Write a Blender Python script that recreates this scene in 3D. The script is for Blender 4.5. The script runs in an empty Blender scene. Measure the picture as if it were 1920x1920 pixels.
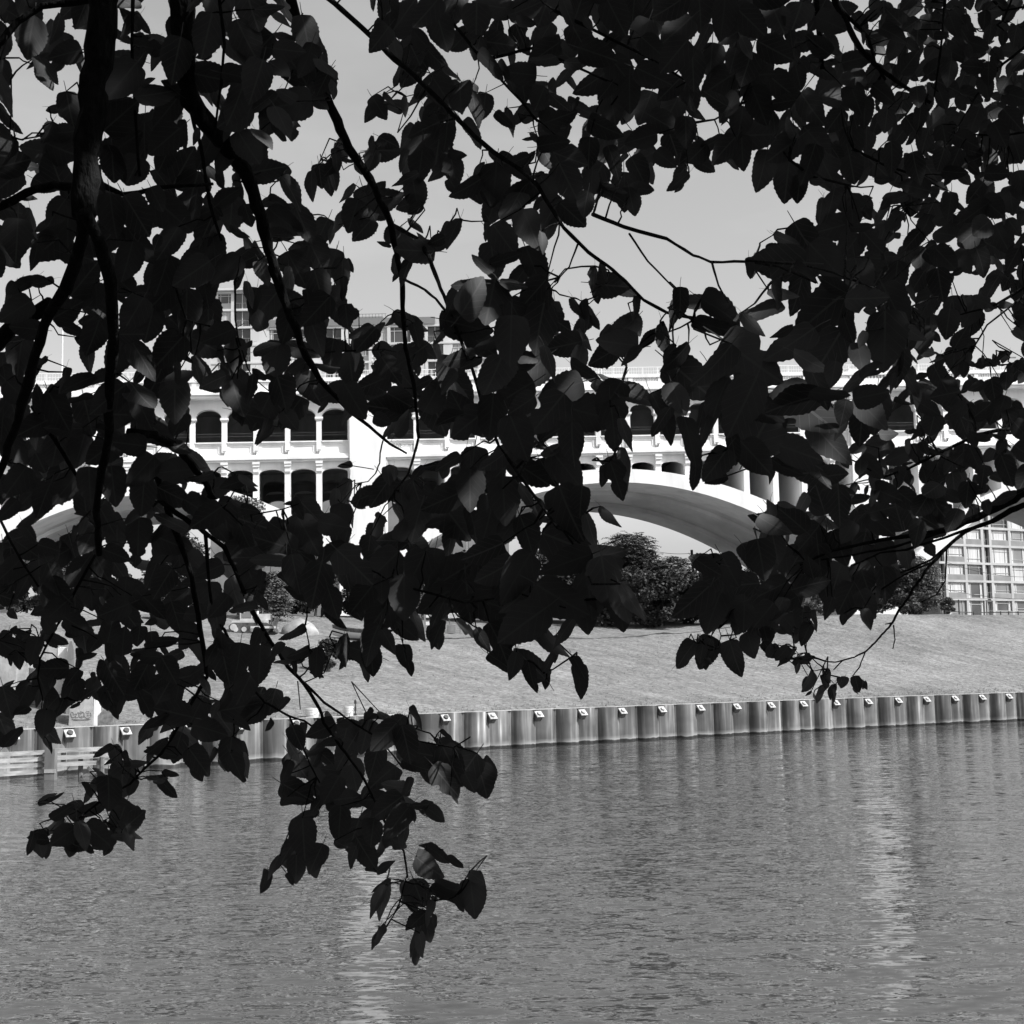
import bpy, math, random
import numpy as np
from mathutils import Vector, Matrix, Euler

# ------------------------------------------------------------------ camera, sky, sun, exposure
scene = bpy.context.scene
FPX, CX = 2667.0, 960.0                       # focal length and centre, in pixels of a 1920 px wide picture
PITCH, ROLL = math.atan(310 / FPX), math.radians(-1.2)
CAM = Vector((0, 0, 4.2))                     # 4.2 m above the river
ROT = Matrix.Rotation(math.pi / 2 + PITCH, 3, 'X') @ Matrix.Rotation(ROLL, 3, 'Z')
cd = bpy.data.cameras.new('camera'); cam = bpy.data.objects.new('camera', cd)
scene.collection.objects.link(cam); scene.camera = cam
cam.matrix_world = Matrix.Translation(CAM) @ ROT.to_4x4()
cd.sensor_fit = 'HORIZONTAL'; cd.sensor_width = 36; cd.lens = 36 * FPX / 1920
cd.clip_start = 0.05; cd.clip_end = 20000

SUN_EL, SUN_AZ = math.radians(45), math.radians(66)   # azimuth measured from straight behind the camera towards the right
SUN = Vector((math.cos(SUN_EL) * math.sin(SUN_AZ), -math.cos(SUN_EL) * math.cos(SUN_AZ), math.sin(SUN_EL)))
sl = bpy.data.lights.new('sun', 'SUN'); sl.energy = 4.0; sl.angle = math.radians(0.53); sl.color = (1, 1, 1)
so = bpy.data.objects.new('sun', sl); scene.collection.objects.link(so)
so.rotation_euler = (-SUN).to_track_quat('-Z', 'Y').to_euler()

world = bpy.data.worlds.new('World'); scene.world = world; world.use_nodes = True
wn, wl = world.node_tree.nodes, world.node_tree.links
for n in list(wn): wn.remove(n)
sky = wn.new('ShaderNodeTexSky'); sky.sky_type = 'NISHITA'; sky.sun_disc = False
sky.sun_elevation = SUN_EL; sky.sun_rotation = math.atan2(SUN.x, SUN.y)
sky.air_density = 1.0; sky.dust_density = 3.0; sky.ozone_density = 1.0; sky.altitude = 200
sep = wn.new('ShaderNodeSeparateColor'); bw = wn.new('ShaderNodeMath'); bw.operation = 'ADD'; bw.inputs[1].default_value = 0; bg = wn.new('ShaderNodeBackground'); wo = wn.new('ShaderNodeOutputWorld')
tc = wn.new('ShaderNodeTexCoord'); mp = wn.new('ShaderNodeMapping'); mp.inputs['Scale'].default_value = (3, 3, 9)
cl = wn.new('ShaderNodeTexNoise'); cl.inputs['Scale'].default_value = 1.4; cl.inputs['Detail'].default_value = 5
cr = wn.new('ShaderNodeMapRange'); cr.inputs[1].default_value = .48; cr.inputs[2].default_value = .75; cr.inputs[3].default_value = 1.0; cr.inputs[4].default_value = 1.2
mu = wn.new('ShaderNodeMath'); mu.operation = 'MULTIPLY'
wl.new(tc.outputs['Generated'], mp.inputs[0]); wl.new(mp.outputs[0], cl.inputs['Vector']); wl.new(cl.outputs[0], cr.inputs[0])
# blue-sensitive black and white: mostly the green and blue of the sky
hg = wn.new('ShaderNodeMath'); hg.operation = 'MULTIPLY'; hg.inputs[1].default_value = .45
hb = wn.new('ShaderNodeMath'); hb.operation = 'MULTIPLY_ADD'; hb.inputs[1].default_value = .55
wl.new(sky.outputs[0], sep.inputs[0]); wl.new(sep.outputs[1], hg.inputs[0]); wl.new(sep.outputs[2], hb.inputs[0]); wl.new(hg.outputs[0], hb.inputs[2]); wl.new(hb.outputs[0], bw.inputs[0])
wl.new(bw.outputs[0], mu.inputs[0]); wl.new(cr.outputs[0], mu.inputs[1])
wl.new(mu.outputs[0], bg.inputs['Color']); bg.inputs['Strength'].default_value = 0.13
wl.new(bg.outputs[0], wo.inputs['Surface'])

vs = scene.view_settings
vs.view_transform = 'Standard'; vs.look = 'None'; vs.exposure = 0.45; vs.gamma = 1; vs.use_curve_mapping = False
scene.render.engine = 'CYCLES'; scene.cycles.max_bounces = 8; scene.cycles.use_denoising = True

# ------------------------------------------------------------------ helpers
def ray(px, py): return ROT @ Vector(((px - CX) / FPX, (CX - py) / FPX, -1))
def at(px, py, Y):
    d = ray(px, py); return CAM + d * (Y / d.y)
def on_level(px, py, z):
    d = ray(px, py); return CAM + d * ((z - CAM.z) / d.z)

COL = scene.collection
def link(name, me, mat=None, parent=None):
    o = bpy.data.objects.new(name, me); COL.objects.link(o)
    if mat is not None and me is not None and not me.materials: me.materials.append(mat)
    if parent is not None: o.parent = parent
    return o
def tag(o, label, cat=None, group=None, kind=None):
    if label: o['label'] = label
    if cat: o['category'] = cat
    if group: o['group'] = group
    if kind: o['kind'] = kind
    return o
def thing(name, label, cat, loc=(0, 0, 0), rz=0, group=None):
    o = bpy.data.objects.new(name, None); COL.objects.link(o)
    o.location = loc; o.rotation_euler = (0, 0, rz)
    return tag(o, label, cat, group)
def structure(o): o['kind'] = 'structure'; return o

class MB:
    def __init__(s): s.v = []; s.f = []
    def add(s, vs, fs):
        b = len(s.v); s.v += [tuple(p) for p in vs]; s.f += [tuple(i + b for i in f) for f in fs]; return s
    def box(s, x0, x1, y0, y1, z0, z1):
        return s.add([(x0,y0,z0),(x1,y0,z0),(x1,y1,z0),(x0,y1,z0),(x0,y0,z1),(x1,y0,z1),(x1,y1,z1),(x0,y1,z1)],
                     [(0,3,2,1),(4,5,6,7),(0,1,5,4),(1,2,6,5),(2,3,7,6),(3,0,4,7)])
    def obox(s, c, ax, ay, az):        # centre and three half-axis vectors
        c, ax, ay, az = map(Vector, (c, ax, ay, az)); P = []
        for k in (-1, 1):
            for i, j in ((-1,-1),(1,-1),(1,1),(-1,1)): P.append(c + ax*i + ay*j + az*k)
        return s.add(P, [(0,3,2,1),(4,5,6,7),(0,1,5,4),(1,2,6,5),(2,3,7,6),(3,0,4,7)])
    def prism(s, poly, y0, y1):        # polygon in x,z extruded along y
        n = len(poly)
        return s.add([(x, y0, z) for x, z in poly] + [(x, y1, z) for x, z in poly],
                     [tuple(range(n)), tuple(range(2*n-1, n-1, -1))] + [(i, i+n, (i+1) % n + n, (i+1) % n) for i in range(n)])
    def tube(s, pts, rad, k=6, caps=True):
        pts = [Vector(p) for p in pts]; n = len(pts)
        if not hasattr(rad, '__len__'): rad = [rad] * n
        b = len(s.v); up = Vector((.3, .2, 1)).normalized()
        for i, p in enumerate(pts):
            d = (pts[min(i+1, n-1)] - pts[max(i-1, 0)])
            d = d.normalized() if d.length > 1e-9 else Vector((0, 0, 1))
            a = d.cross(up)
            if a.length < .05: a = d.cross(Vector((1, 0, 0)))
            a.normalize(); c = d.cross(a)
            for j in range(k):
                t = 2 * math.pi * j / k
                s.v.append(tuple(p + (a * math.cos(t) + c * math.sin(t)) * rad[i]))
        for i in range(n - 1):
            for j in range(k):
                j2 = (j + 1) % k
                s.f.append((b+i*k+j, b+i*k+j2, b+(i+1)*k+j2, b+(i+1)*k+j))
        if caps:
            s.f.append(tuple(b + j for j in range(k))[::-1]); s.f.append(tuple(b + (n-1)*k + j for j in range(k)))
        return s
    def cyl(s, c, r, z0, z1, k=16, r2=None):
        c = Vector(c); return s.tube([c + Vector((0,0,z0)), c + Vector((0,0,z1))], [r, r if r2 is None else r2], k)
    def mesh(s, name, smooth=False):
        me = bpy.data.meshes.new(name); me.from_pydata(s.v, [], s.f); me.update()
        if smooth: me.polygons.foreach_set('use_smooth', [True] * len(me.polygons))
        return me
    def build(s, name, mat, parent=None, smooth=False): return link(name, s.mesh(name, smooth), mat, parent)

# ------------------------------------------------------------------ materials (all grey: the photograph is black and white)
def base_mat(name, rough=.8, spec=.3):
    m = bpy.data.materials.new(name); m.use_nodes = True
    nt = m.node_tree; b = nt.nodes['Principled BSDF']
    b.inputs['Roughness'].default_value = rough; b.inputs['Specular IOR Level'].default_value = spec
    return m, nt, b
def node(nt, t, **kw):
    n = nt.nodes.new(t)
    for k, v in kw.items():
        if isinstance(k, str) and k.startswith('i_'): n.inputs[k[2:].replace('_', ' ')].default_value = v
        else: setattr(n, k, v)
    return n
def grey(v): return (v, v, v, 1)
def noisy(name, lo, hi, scale=3.0, stretch=(1, 1, 1), rough=.8, detail=6, bump=0.0, bscale=None, a=.35, b_=.65, spec=.3, coord='Object'):
    m, nt, b = base_mat(name, rough, spec)
    t = node(nt, 'ShaderNodeTexCoord'); mp = node(nt, 'ShaderNodeMapping'); mp.inputs['Scale'].default_value = stretch
    n = node(nt, 'ShaderNodeTexNoise'); n.inputs['Scale'].default_value = scale; n.inputs['Detail'].default_value = detail
    r = node(nt, 'ShaderNodeValToRGB'); r.color_ramp.elements[0].position = a; r.color_ramp.elements[1].position = b_
    r.color_ramp.elements[0].color = grey(lo); r.color_ramp.elements[1].color = grey(hi)
    L = nt.links.new
    L(t.outputs[coord], mp.inputs[0]); L(mp.outputs[0], n.inputs['Vector']); L(n.outputs[0], r.inputs[0]); L(r.outputs[0], b.inputs['Base Color'])
    if bump:
        bn = node(nt, 'ShaderNodeTexNoise'); bn.inputs['Scale'].default_value = bscale or scale * 3; bn.inputs['Detail'].default_value = 5
        L(mp.outputs[0], bn.inputs['Vector'])
        bp = node(nt, 'ShaderNodeBump'); bp.inputs['Strength'].default_value = bump; bp.inputs['Distance'].default_value = .1
        L(bn.outputs[0], bp.inputs['Height']); L(bp.outputs[0], b.inputs['Normal'])
    return m
def plain(name, v, rough=.6, spec=.4, metal=0):
    m, nt, b = base_mat(name, rough, spec)
    b.inputs['Base Color'].default_value = grey(v); b.inputs['Metallic'].default_value = metal
    return m

M = {}
M['white_concrete'] = noisy('white_concrete', .68, .84, .55, (1, 1, .22), .85, 9, .05, 4, a=.28, b_=.55)
M['arch_concrete'] = noisy('arch_concrete', .62, .84, .22, (1, .6, .5), .85, 8, .05, 4)
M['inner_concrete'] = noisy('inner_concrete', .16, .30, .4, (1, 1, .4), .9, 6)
M['stain_line'] = noisy('stain_line', .08, .3, 2, rough=.9)
M['rail_white'] = plain('rail_white', .8, .5)
M['steel_dark'] = plain('steel_dark', .05, .6)
M['black_paint'] = plain('black_paint', .03, .6)
M['bark'] = noisy('bark', .010, .028, 30, (1, 1, .35), .9, 6, .5, 60)
M['far_bark'] = noisy('far_bark', .06, .12, 3, (1, 1, .3), .9)
M['plate'] = noisy('plate', .3, .52, 6, rough=.6)
M['plate_block'] = noisy('plate_block', .10, .2, 5, rough=.8)
M['block'] = noisy('block', .28, .5, 1.3, (1, 1, .6), .9, 8, .2, 8)
M['timber'] = noisy('timber', .2, .42, 2.0, (.25, 1, 2.5), .85, 8, .2, 10)
M['post_steel'] = noisy('post_steel', .12, .24, 1.5, (1, 1, .3), .7)
M['bucket'] = plain('bucket', .72, .4)
M['glass'] = noisy('glass', .03, .10, .12, (1, 1, 1), .12, 2, spec=.6)
M['glass_grey'] = noisy('glass_grey', .16, .28, .15, (1, 1, 1), .2, 2, spec=.5)
M['curtain'] = noisy('curtain', .42, .62, 2.2, (3, 3, .05), .8, 3)
M['facade'] = noisy('facade', .58, .7, .3, (1, 1, .4), .8)
M['facade_dull'] = noisy('facade_dull', .36, .48, .4, (1, 1, .4), .8)
M['facade_grey'] = noisy('facade_grey', .20, .26, .5, (1, 1, 1), .7)
M['roof_grey'] = plain('roof_grey', .22, .7)
M['machine'] = noisy('machine', .42, .62, 1.5, rough=.5)
M['machine_dark'] = noisy('machine_dark', .04, .11, 3, rough=.6)
M['sand'] = noisy('sand', .24, .38, 1.2, rough=.95, bump=.3, bscale=6)
M['ledge'] = noisy('ledge', .05, .12, 2, rough=.95)

def pile_material():
    m, nt, b = base_mat('rusted_sheet_steel', .75, .3); L = nt.links.new
    g = node(nt, 'ShaderNodeNewGeometry'); mp = node(nt, 'ShaderNodeMapping'); mp.inputs['Scale'].default_value = (3.6, 3.6, .2)
    L(g.outputs['Position'], mp.inputs[0])
    n1 = node(nt, 'ShaderNodeTexNoise', i_Scale=1.0, i_Detail=7); L(mp.outputs[0], n1.inputs['Vector'])
    r1 = node(nt, 'ShaderNodeValToRGB'); e = r1.color_ramp.elements
    e[0].position = .3; e[0].color = grey(.12); e[1].position = .72; e[1].color = grey(.42)
    e.new(.48).color = grey(.15); e.new(.58).color = grey(.22); e.new(.66).color = grey(.30)
    e[-1].position = .72; e[-1].color = grey(.55)
    L(n1.outputs[0], r1.inputs[0])
    n2 = node(nt, 'ShaderNodeTexNoise', i_Scale=.45, i_Detail=3); L(g.outputs['Position'], n2.inputs['Vector'])
    mr = node(nt, 'ShaderNodeMapRange'); mr.inputs[1].default_value = .35; mr.inputs[2].default_value = .65; mr.inputs[3].default_value = .65; mr.inputs[4].default_value = 1.35
    L(n2.outputs[0], mr.inputs[0])
    mm = node(nt, 'ShaderNodeMix', data_type='RGBA', blend_type='MULTIPLY'); mm.inputs['Factor'].default_value = 1
    oi = node(nt, 'ShaderNodeObjectInfo'); orr = node(nt, 'ShaderNodeMapRange'); orr.inputs[3].default_value = .52; orr.inputs[4].default_value = 1.08; L(oi.outputs['Random'], orr.inputs[0])
    pm_ = node(nt, 'ShaderNodeMath', operation='MULTIPLY'); L(mr.outputs[0], pm_.inputs[0]); L(orr.outputs[0], pm_.inputs[1])
    L(r1.outputs[0], mm.inputs['A']); L(pm_.outputs[0], mm.inputs['B'])
    # waterline: wet black foot, pale scum band above it
    sx = node(nt, 'ShaderNodeSeparateXYZ'); L(g.outputs['Position'], sx.inputs[0])
    n3 = node(nt, 'ShaderNodeTexNoise', i_Scale=1.6, i_Detail=4); L(g.outputs['Position'], n3.inputs['Vector'])
    ad = node(nt, 'ShaderNodeMath', operation='MULTIPLY_ADD'); ad.inputs[1].default_value = .22; L(n3.outputs[0], ad.inputs[0]); L(sx.outputs[2], ad.inputs[2])
    rz = node(nt, 'ShaderNodeValToRGB'); z = rz.color_ramp.elements
    z[0].position = .0; z[0].color = (0, 0, 0, 1); z[1].position = .55; z[1].color = (0, 0, 0, 1)
    z.new(.27).color = (0, 0, 0, 1); z.new(.31).color = (.8, .8, .8, 1); z.new(.37).color = (.45, .45, .45, 1)
    L(ad.outputs[0], rz.inputs[0])
    m2 = node(nt, 'ShaderNodeMix', data_type='RGBA'); L(rz.outputs[0], m2.inputs['Factor']); L(mm.outputs['Result'], m2.inputs['A']); m2.inputs['B'].default_value = grey(.33)
    wt = node(nt, 'ShaderNodeMapRange'); wt.inputs[1].default_value = .24; wt.inputs[2].default_value = .29; wt.inputs[3].default_value = .22; wt.inputs[4].default_value = 1
    L(ad.outputs[0], wt.inputs[0])
    m3 = node(nt, 'ShaderNodeMix', data_type='RGBA', blend_type='MULTIPLY'); m3.inputs['Factor'].default_value = 1
    L(m2.outputs['Result'], m3.inputs['A']); L(wt.outputs[0], m3.inputs['B']); L(m3.outputs['Result'], b.inputs['Base Color'])
    bp = node(nt, 'ShaderNodeBump', i_Strength=.3, i_Distance=.02); L(n1.outputs[0], bp.inputs['Height']); L(bp.outputs[0], b.inputs['Normal'])
    return m
M['pile'] = pile_material()

def grass_material(name, lo, hi, ca, sa):
    m, nt, b = base_mat(name, .95, .1); L = nt.links.new
    g = node(nt, 'ShaderNodeNewGeometry')
    def nz(scale, stretch, detail, rot=0):
        mp = node(nt, 'ShaderNodeMapping'); mp.inputs['Scale'].default_value = stretch; mp.inputs['Rotation'].default_value = (0, 0, rot)
        n = node(nt, 'ShaderNodeTexNoise', i_Scale=scale, i_Detail=detail, i_Roughness=.65); L(g.outputs['Position'], mp.inputs[0]); L(mp.outputs[0], n.inputs['Vector']); return n
    fine = nz(3.2, (1, 1, 1), 9); mid = nz(.55, (1, 1, 1), 6); streak = node(nt, 'ShaderNodeTexNoise', i_Scale=1.0, i_Detail=5)
    d1 = node(nt, 'ShaderNodeVectorMath', operation='DOT_PRODUCT'); d1.inputs[1].default_value = (.834 * 1.1, .552 * 1.1, .5); L(g.outputs['Position'], d1.inputs[0])
    d2 = node(nt, 'ShaderNodeVectorMath', operation='DOT_PRODUCT'); d2.inputs[1].default_value = (-.552 * .10, .834 * .10, 0); L(g.outputs['Position'], d2.inputs[0])
    cb = node(nt, 'ShaderNodeCombineXYZ'); L(d1.outputs['Value'], cb.inputs[0]); L(d2.outputs['Value'], cb.inputs[1]); L(cb.outputs[0], streak.inputs['Vector'])
    patch = nz(.11, (1, 1, 1), 4)
    def ramp(n, a, b_, lo, hi):
        r = node(nt, 'ShaderNodeMapRange'); r.inputs[1].default_value = a; r.inputs[2].default_value = b_; r.inputs[3].default_value = lo; r.inputs[4].default_value = hi
        L(n.outputs[0], r.inputs[0]); return r
    f = ramp(fine, .3, .7, lo, hi); k = ramp(mid, .35, .65, .88, 1.12); s = ramp(streak, .32, .68, .87, 1.13); pt = ramp(patch, .35, .65, .80, 1.14)
    m1 = node(nt, 'ShaderNodeMath', operation='MULTIPLY'); L(f.outputs[0], m1.inputs[0]); L(k.outputs[0], m1.inputs[1])
    m2 = node(nt, 'ShaderNodeMath', operation='MULTIPLY'); L(m1.outputs[0], m2.inputs[0]); L(s.outputs[0], m2.inputs[1]); m4 = node(nt, 'ShaderNodeMath', operation='MULTIPLY'); L(m2.outputs[0], m4.inputs[0]); L(pt.outputs[0], m4.inputs[1]); L(m4.outputs[0], b.inputs['Base Color'])
    bp = node(nt, 'ShaderNodeBump', i_Strength=.9, i_Distance=.12); L(fine.outputs[0], bp.inputs['Height']); L(bp.outputs[0], b.inputs['Normal'])
    return m
M['grass'] = grass_material('mown_grass', .10, .28, 1, 1)
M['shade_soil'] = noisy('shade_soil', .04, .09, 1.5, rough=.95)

def water_material():
    m, nt, b = base_mat('river_water', .04, .5); L = nt.links.new
    b.inputs['Base Color'].default_value = grey(.05); b.inputs['IOR'].default_value = 1.33
    g = node(nt, 'ShaderNodeNewGeometry')
    def nz(scale, st, rot, detail, rough=.55):
        mp = node(nt, 'ShaderNodeMapping'); mp.inputs['Scale'].default_value = st; mp.inputs['Rotation'].default_value = (0, 0, math.radians(rot))
        n = node(nt, 'ShaderNodeTexNoise', i_Scale=scale, i_Detail=detail, i_Roughness=rough); L(g.outputs['Position'], mp.inputs[0]); L(mp.outputs[0], n.inputs['Vector']); return n
    big = nz(1.1, (.5, 1, 1), 12, 1); mid = nz(3.0, (.45, 1, 1), -6, 1.5); small = nz(7.5, (.45, 1, 1), 5, 2)
    # gusts: patches of rougher and calmer water
    gust = nz(.035, (.35, 1, 1), 10, 3)
    gr = node(nt, 'ShaderNodeMapRange'); gr.inputs[1].default_value = .35; gr.inputs[2].default_value = .65; gr.inputs[3].default_value = .6; gr.inputs[4].default_value = 1.3; L(gust.outputs[0], gr.inputs[0])
    acc = None
    for tex, amp in ((big, .20), (mid, .34), (small, .40)):
        sb = node(nt, 'ShaderNodeVectorMath', operation='SUBTRACT'); sb.inputs[1].default_value = (.5, .5, .5); L(tex.outputs['Color'], sb.inputs[0])
        ml = node(nt, 'ShaderNodeVectorMath', operation='MULTIPLY'); ml.inputs[1].default_value = (amp * .55, amp, 0); L(sb.outputs[0], ml.inputs[0])
        if acc is None: acc = ml
        else:
            ad = node(nt, 'ShaderNodeVectorMath', operation='ADD'); L(acc.outputs[0], ad.inputs[0]); L(ml.outputs[0], ad.inputs[1]); acc = ad
    sc_ = node(nt, 'ShaderNodeVectorMath', operation='SCALE'); L(acc.outputs[0], sc_.inputs[0]); L(gr.outputs[0], sc_.inputs['Scale'])
    up = node(nt, 'ShaderNodeVectorMath', operation='ADD'); up.inputs[1].default_value = (0, -.018, 1); L(sc_.outputs[0], up.inputs[0])
    nm = node(nt, 'ShaderNodeVectorMath', operation='NORMALIZE'); L(up.outputs[0], nm.inputs[0]); L(nm.outputs[0], b.inputs['Normal'])
    return m
M['water'] = water_material()

def leaf_material(name, base, vein, trans, far=False):
    m, nt, b = base_mat(name, .65, .08); L = nt.links.new
    out = nt.nodes['Material Output']
    uv = node(nt, 'ShaderNodeUVMap'); uv.uv_map = 'UVMap'; sx = node(nt, 'ShaderNodeSeparateXYZ'); L(uv.outputs[0], sx.inputs[0])
    ab = node(nt, 'ShaderNodeMath', operation='ABSOLUTE'); L(sx.outputs[0], ab.inputs[0])
    mid = node(nt, 'ShaderNodeMath', operation='LESS_THAN'); mid.inputs[1].default_value = .045; L(ab.outputs[0], mid.inputs[0])
    k = node(nt, 'ShaderNodeMath', operation='MULTIPLY_ADD'); k.inputs[1].default_value = -.42; L(ab.outputs[0], k.inputs[0]); L(sx.outputs[1], k.inputs[2])
    k2 = node(nt, 'ShaderNodeMath', operation='MULTIPLY'); k2.inputs[1].default_value = 6.0; L(k.outputs[0], k2.inputs[0])
    fr = node(nt, 'ShaderNodeMath', operation='FRACT'); L(k2.outputs[0], fr.inputs[0])
    side = node(nt, 'ShaderNodeMath', operation='LESS_THAN'); side.inputs[1].default_value = .06; L(fr.outputs[0], side.inputs[0])
    mx = node(nt, 'ShaderNodeMath', operation='MAXIMUM'); L(mid.outputs[0], mx.inputs[0]); L(side.outputs[0], mx.inputs[1])
    t = node(nt, 'ShaderNodeNewGeometry'); n = node(nt, 'ShaderNodeTexNoise', i_Scale=7, i_Detail=3); L(t.outputs['Position'], n.inputs['Vector'])
    mr = node(nt, 'ShaderNodeMapRange'); mr.inputs[1].default_value = .3; mr.inputs[2].default_value = .7; mr.inputs[3].default_value = base * .7; mr.inputs[4].default_value = base * 1.35; L(n.outputs[0], mr.inputs[0])
    c = node(nt, 'ShaderNodeMix', data_type='FLOAT'); L(mx.outputs[0], c.inputs[0]); L(mr.outputs[0], c.inputs[2]); c.inputs[3].default_value = vein
    L(c.outputs[0], b.inputs['Base Color'])
    tr = node(nt, 'ShaderNodeBsdfTranslucent'); L(c.outputs[0], tr.inputs['Color'])
    ms = node(nt, 'ShaderNodeMixShader'); ms.inputs[0].default_value = trans
    L(b.outputs[0], ms.inputs[1]); L(tr.outputs[0], ms.inputs[2]); L(ms.outputs[0], out.inputs['Surface'])
    return m
M['leaf'] = leaf_material('mulberry_leaf', .12, .175, .10)
def far_leaf(name, lo, hi):
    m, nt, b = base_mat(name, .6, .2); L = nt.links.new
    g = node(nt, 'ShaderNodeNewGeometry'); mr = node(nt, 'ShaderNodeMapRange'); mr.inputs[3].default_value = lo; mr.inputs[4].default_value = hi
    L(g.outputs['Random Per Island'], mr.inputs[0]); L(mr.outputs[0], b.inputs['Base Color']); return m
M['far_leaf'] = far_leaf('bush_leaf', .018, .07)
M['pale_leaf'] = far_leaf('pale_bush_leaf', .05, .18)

# ------------------------------------------------------------------ river, far bank, near bank
mb = MB(); NX = 2
mb.add([(-900, -3, 0), (900, -3, 0), (900, 700, 0), (-900, 700, 0)], [(0, 1, 2, 3)])
structure(tag(mb.build('water', M['water']), 'rippled grey river in the foreground'))

WALL_Z = 2.2
PATH0 = [Vector(p) for p in ((-26.36, 66.61), (-22.3, 70.1), (-13.49, 77.58), (-5.25, 83.63), (4.36, 90.0), (19.84, 100.76), (38.77, 112.23), (49.96, 119.0))]
a, b = PATH0[0] - PATH0[1], PATH0[-1] - PATH0[-2]
PATH = [PATH0[0] + a.normalized() * d for d in (160, 60, 20)] + PATH0 + [PATH0[-1] + b.normalized() * d for d in (20, 80, 300)]
CUM = [0.0]
for i in range(1, len(PATH)): CUM.append(CUM[-1] + (PATH[i] - PATH[i-1]).length)
S_ZERO = CUM[3]
def wall_at(s):                                 # s = metres along the wall from where it enters the frame
    s += S_ZERO
    i = max(k for k in range(len(CUM) - 1) if CUM[k] <= max(s, 0))
    f = (s - CUM[i]) / (CUM[i+1] - CUM[i])
    return PATH[i].lerp(PATH[i+1], f)
def wall_dir(s):
    d = wall_at(s + 3) - wall_at(s - 3); return d.normalized()
def wall_n(s):                                  # away from the river
    d = wall_dir(s); return Vector((-d.y, d.x))
def smooth(a, b, x):
    t = min(1, max(0, (x - a) / (b - a))); return t * t * (3 - 2 * t)
def land_z(s, t):
    edge = 7.5 + 2.3 * smooth(58, 96, s) + .5 * smooth(30, 0, s)
    if t <= .5: return WALL_Z - .06
    if t <= 28:
        f = (t - .5) / 27.5; f = .93 * f + .07 * smooth(0, 1, f)
        z = WALL_Z - .06 + (edge - WALL_Z) * f
    elif t <= 46: z = edge + (10.2 - edge) * ((t - 28) / 18) ** 1.2
    else: z = 10.2 + .5 * smooth(46, 75, t)
    return z + .07 * math.sin(s * .9 + t * .7) * math.sin(t * .31 + s * .23) * smooth(1, 6, t)
def land(s, t):
    p = wall_at(s) + wall_n(s) * t; return Vector((p.x, p.y, land_z(s, t)))
ss = [-160, -120, -80, -50, -30, -20] + [k * 1.5 for k in range(-8, 82)] + [125, 135, 150, 180, 220, 300, 400]
tt = [0, .5, 1, 1.6] + [k * 1.4 for k in range(2, 40)] + [58, 64, 72, 85, 105, 140, 200, 320, 600, 1200, 3000]
mb = MB(); v = []
for s in ss:
    for t in tt: v.append(land(s, t))
n = len(tt)
mb.add(v, [(i*n+j, (i+1)*n+j, (i+1)*n+j+1, i*n+j+1) for i in range(len(ss)-1) for j in range(n-1)])
structure(tag(mb.build('ground', M['grass'], smooth=True), 'mown grass bank rising from the steel river wall'))

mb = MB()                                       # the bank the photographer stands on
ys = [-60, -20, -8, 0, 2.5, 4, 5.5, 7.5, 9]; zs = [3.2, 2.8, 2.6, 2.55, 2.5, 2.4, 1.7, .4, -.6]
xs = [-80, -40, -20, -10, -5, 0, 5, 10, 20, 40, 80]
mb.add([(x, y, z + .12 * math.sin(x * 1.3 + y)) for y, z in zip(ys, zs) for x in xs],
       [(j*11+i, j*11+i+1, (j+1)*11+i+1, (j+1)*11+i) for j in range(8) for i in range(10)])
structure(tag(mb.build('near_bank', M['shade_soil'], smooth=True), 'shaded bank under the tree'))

def land_near(px, py, Y0, Y1=None):
    """point of the bank that the pixel's ray meets"""
    d = ray(px, py); best = None
    for k in range(900):
        Y = Y0 + k * .15; p = CAM + d * (Y / d.y)
        # project on wall coordinates
        s, t = wall_coords(p)
        if t > 0 and land_z(s, t) >= p.z: return p, s, t
    return at(px, py, Y0), 0, 0
def wall_coords(p):
    best = (1e9, 0, 0); q = Vector((p[0], p[1]))
    for i in range(len(PATH) - 1):
        d = PATH[i+1] - PATH[i]; L = d.length; d = d / L
        f = max(0, min(L, (q - PATH[i]).dot(d))); c = PATH[i] + d * f; r = (q - c)
        if r.length < best[0]: best = (r.length, CUM[i] + f - S_ZERO, r.dot(Vector((-d.y, d.x))))
    return best[1], best[2]
def ground_z(x, y):
    s, t = wall_coords((x, y)); return land_z(s, t)

# the little earth step across the top of the slope
mb = MB(); pts = []
for k in range(60):
    s = 40 + k * .8; t = 28 + .3 * math.sin(s * .7) + .15 * math.sin(s * 2.1)
    p = land(s, t); pts.append(p + Vector((0, 0, .02)))
mb.tube(pts, [.06 + .03 * math.sin(i * 1.7) for i in range(60)], 6)
structure(tag(mb.build('earth_step', M['ledge']), 'dark earth edge across the grass slope'))

# clods and tufts along the foot of the grass slope: too many to count
random.seed(21); mb = MB()
for k in range(5200):
    s = random.uniform(-8, 102); t = abs(random.gauss(0, 1.3)) + .1 if k < 3600 else random.uniform(.3, 27)
    p = land(s, t); h = random.uniform(.05, .16)
    for j in range(2):
        aa = random.uniform(0, 6.28); dx, dy = math.cos(aa) * .018, math.sin(aa) * .018; lx, ly = random.gauss(0, .07), random.gauss(0, .07)
        mb.add([(p.x - dx + j * .05, p.y - dy, p.z - .03), (p.x + dx + j * .05, p.y + dy, p.z - .03), (p.x + lx + j * .05, p.y + ly, p.z + h)], [(0, 1, 2)])
tag(mb.build('grass_tufts', M['grass']), 'rough grass tufts along the wall top', 'grass', kind='stuff')

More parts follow.
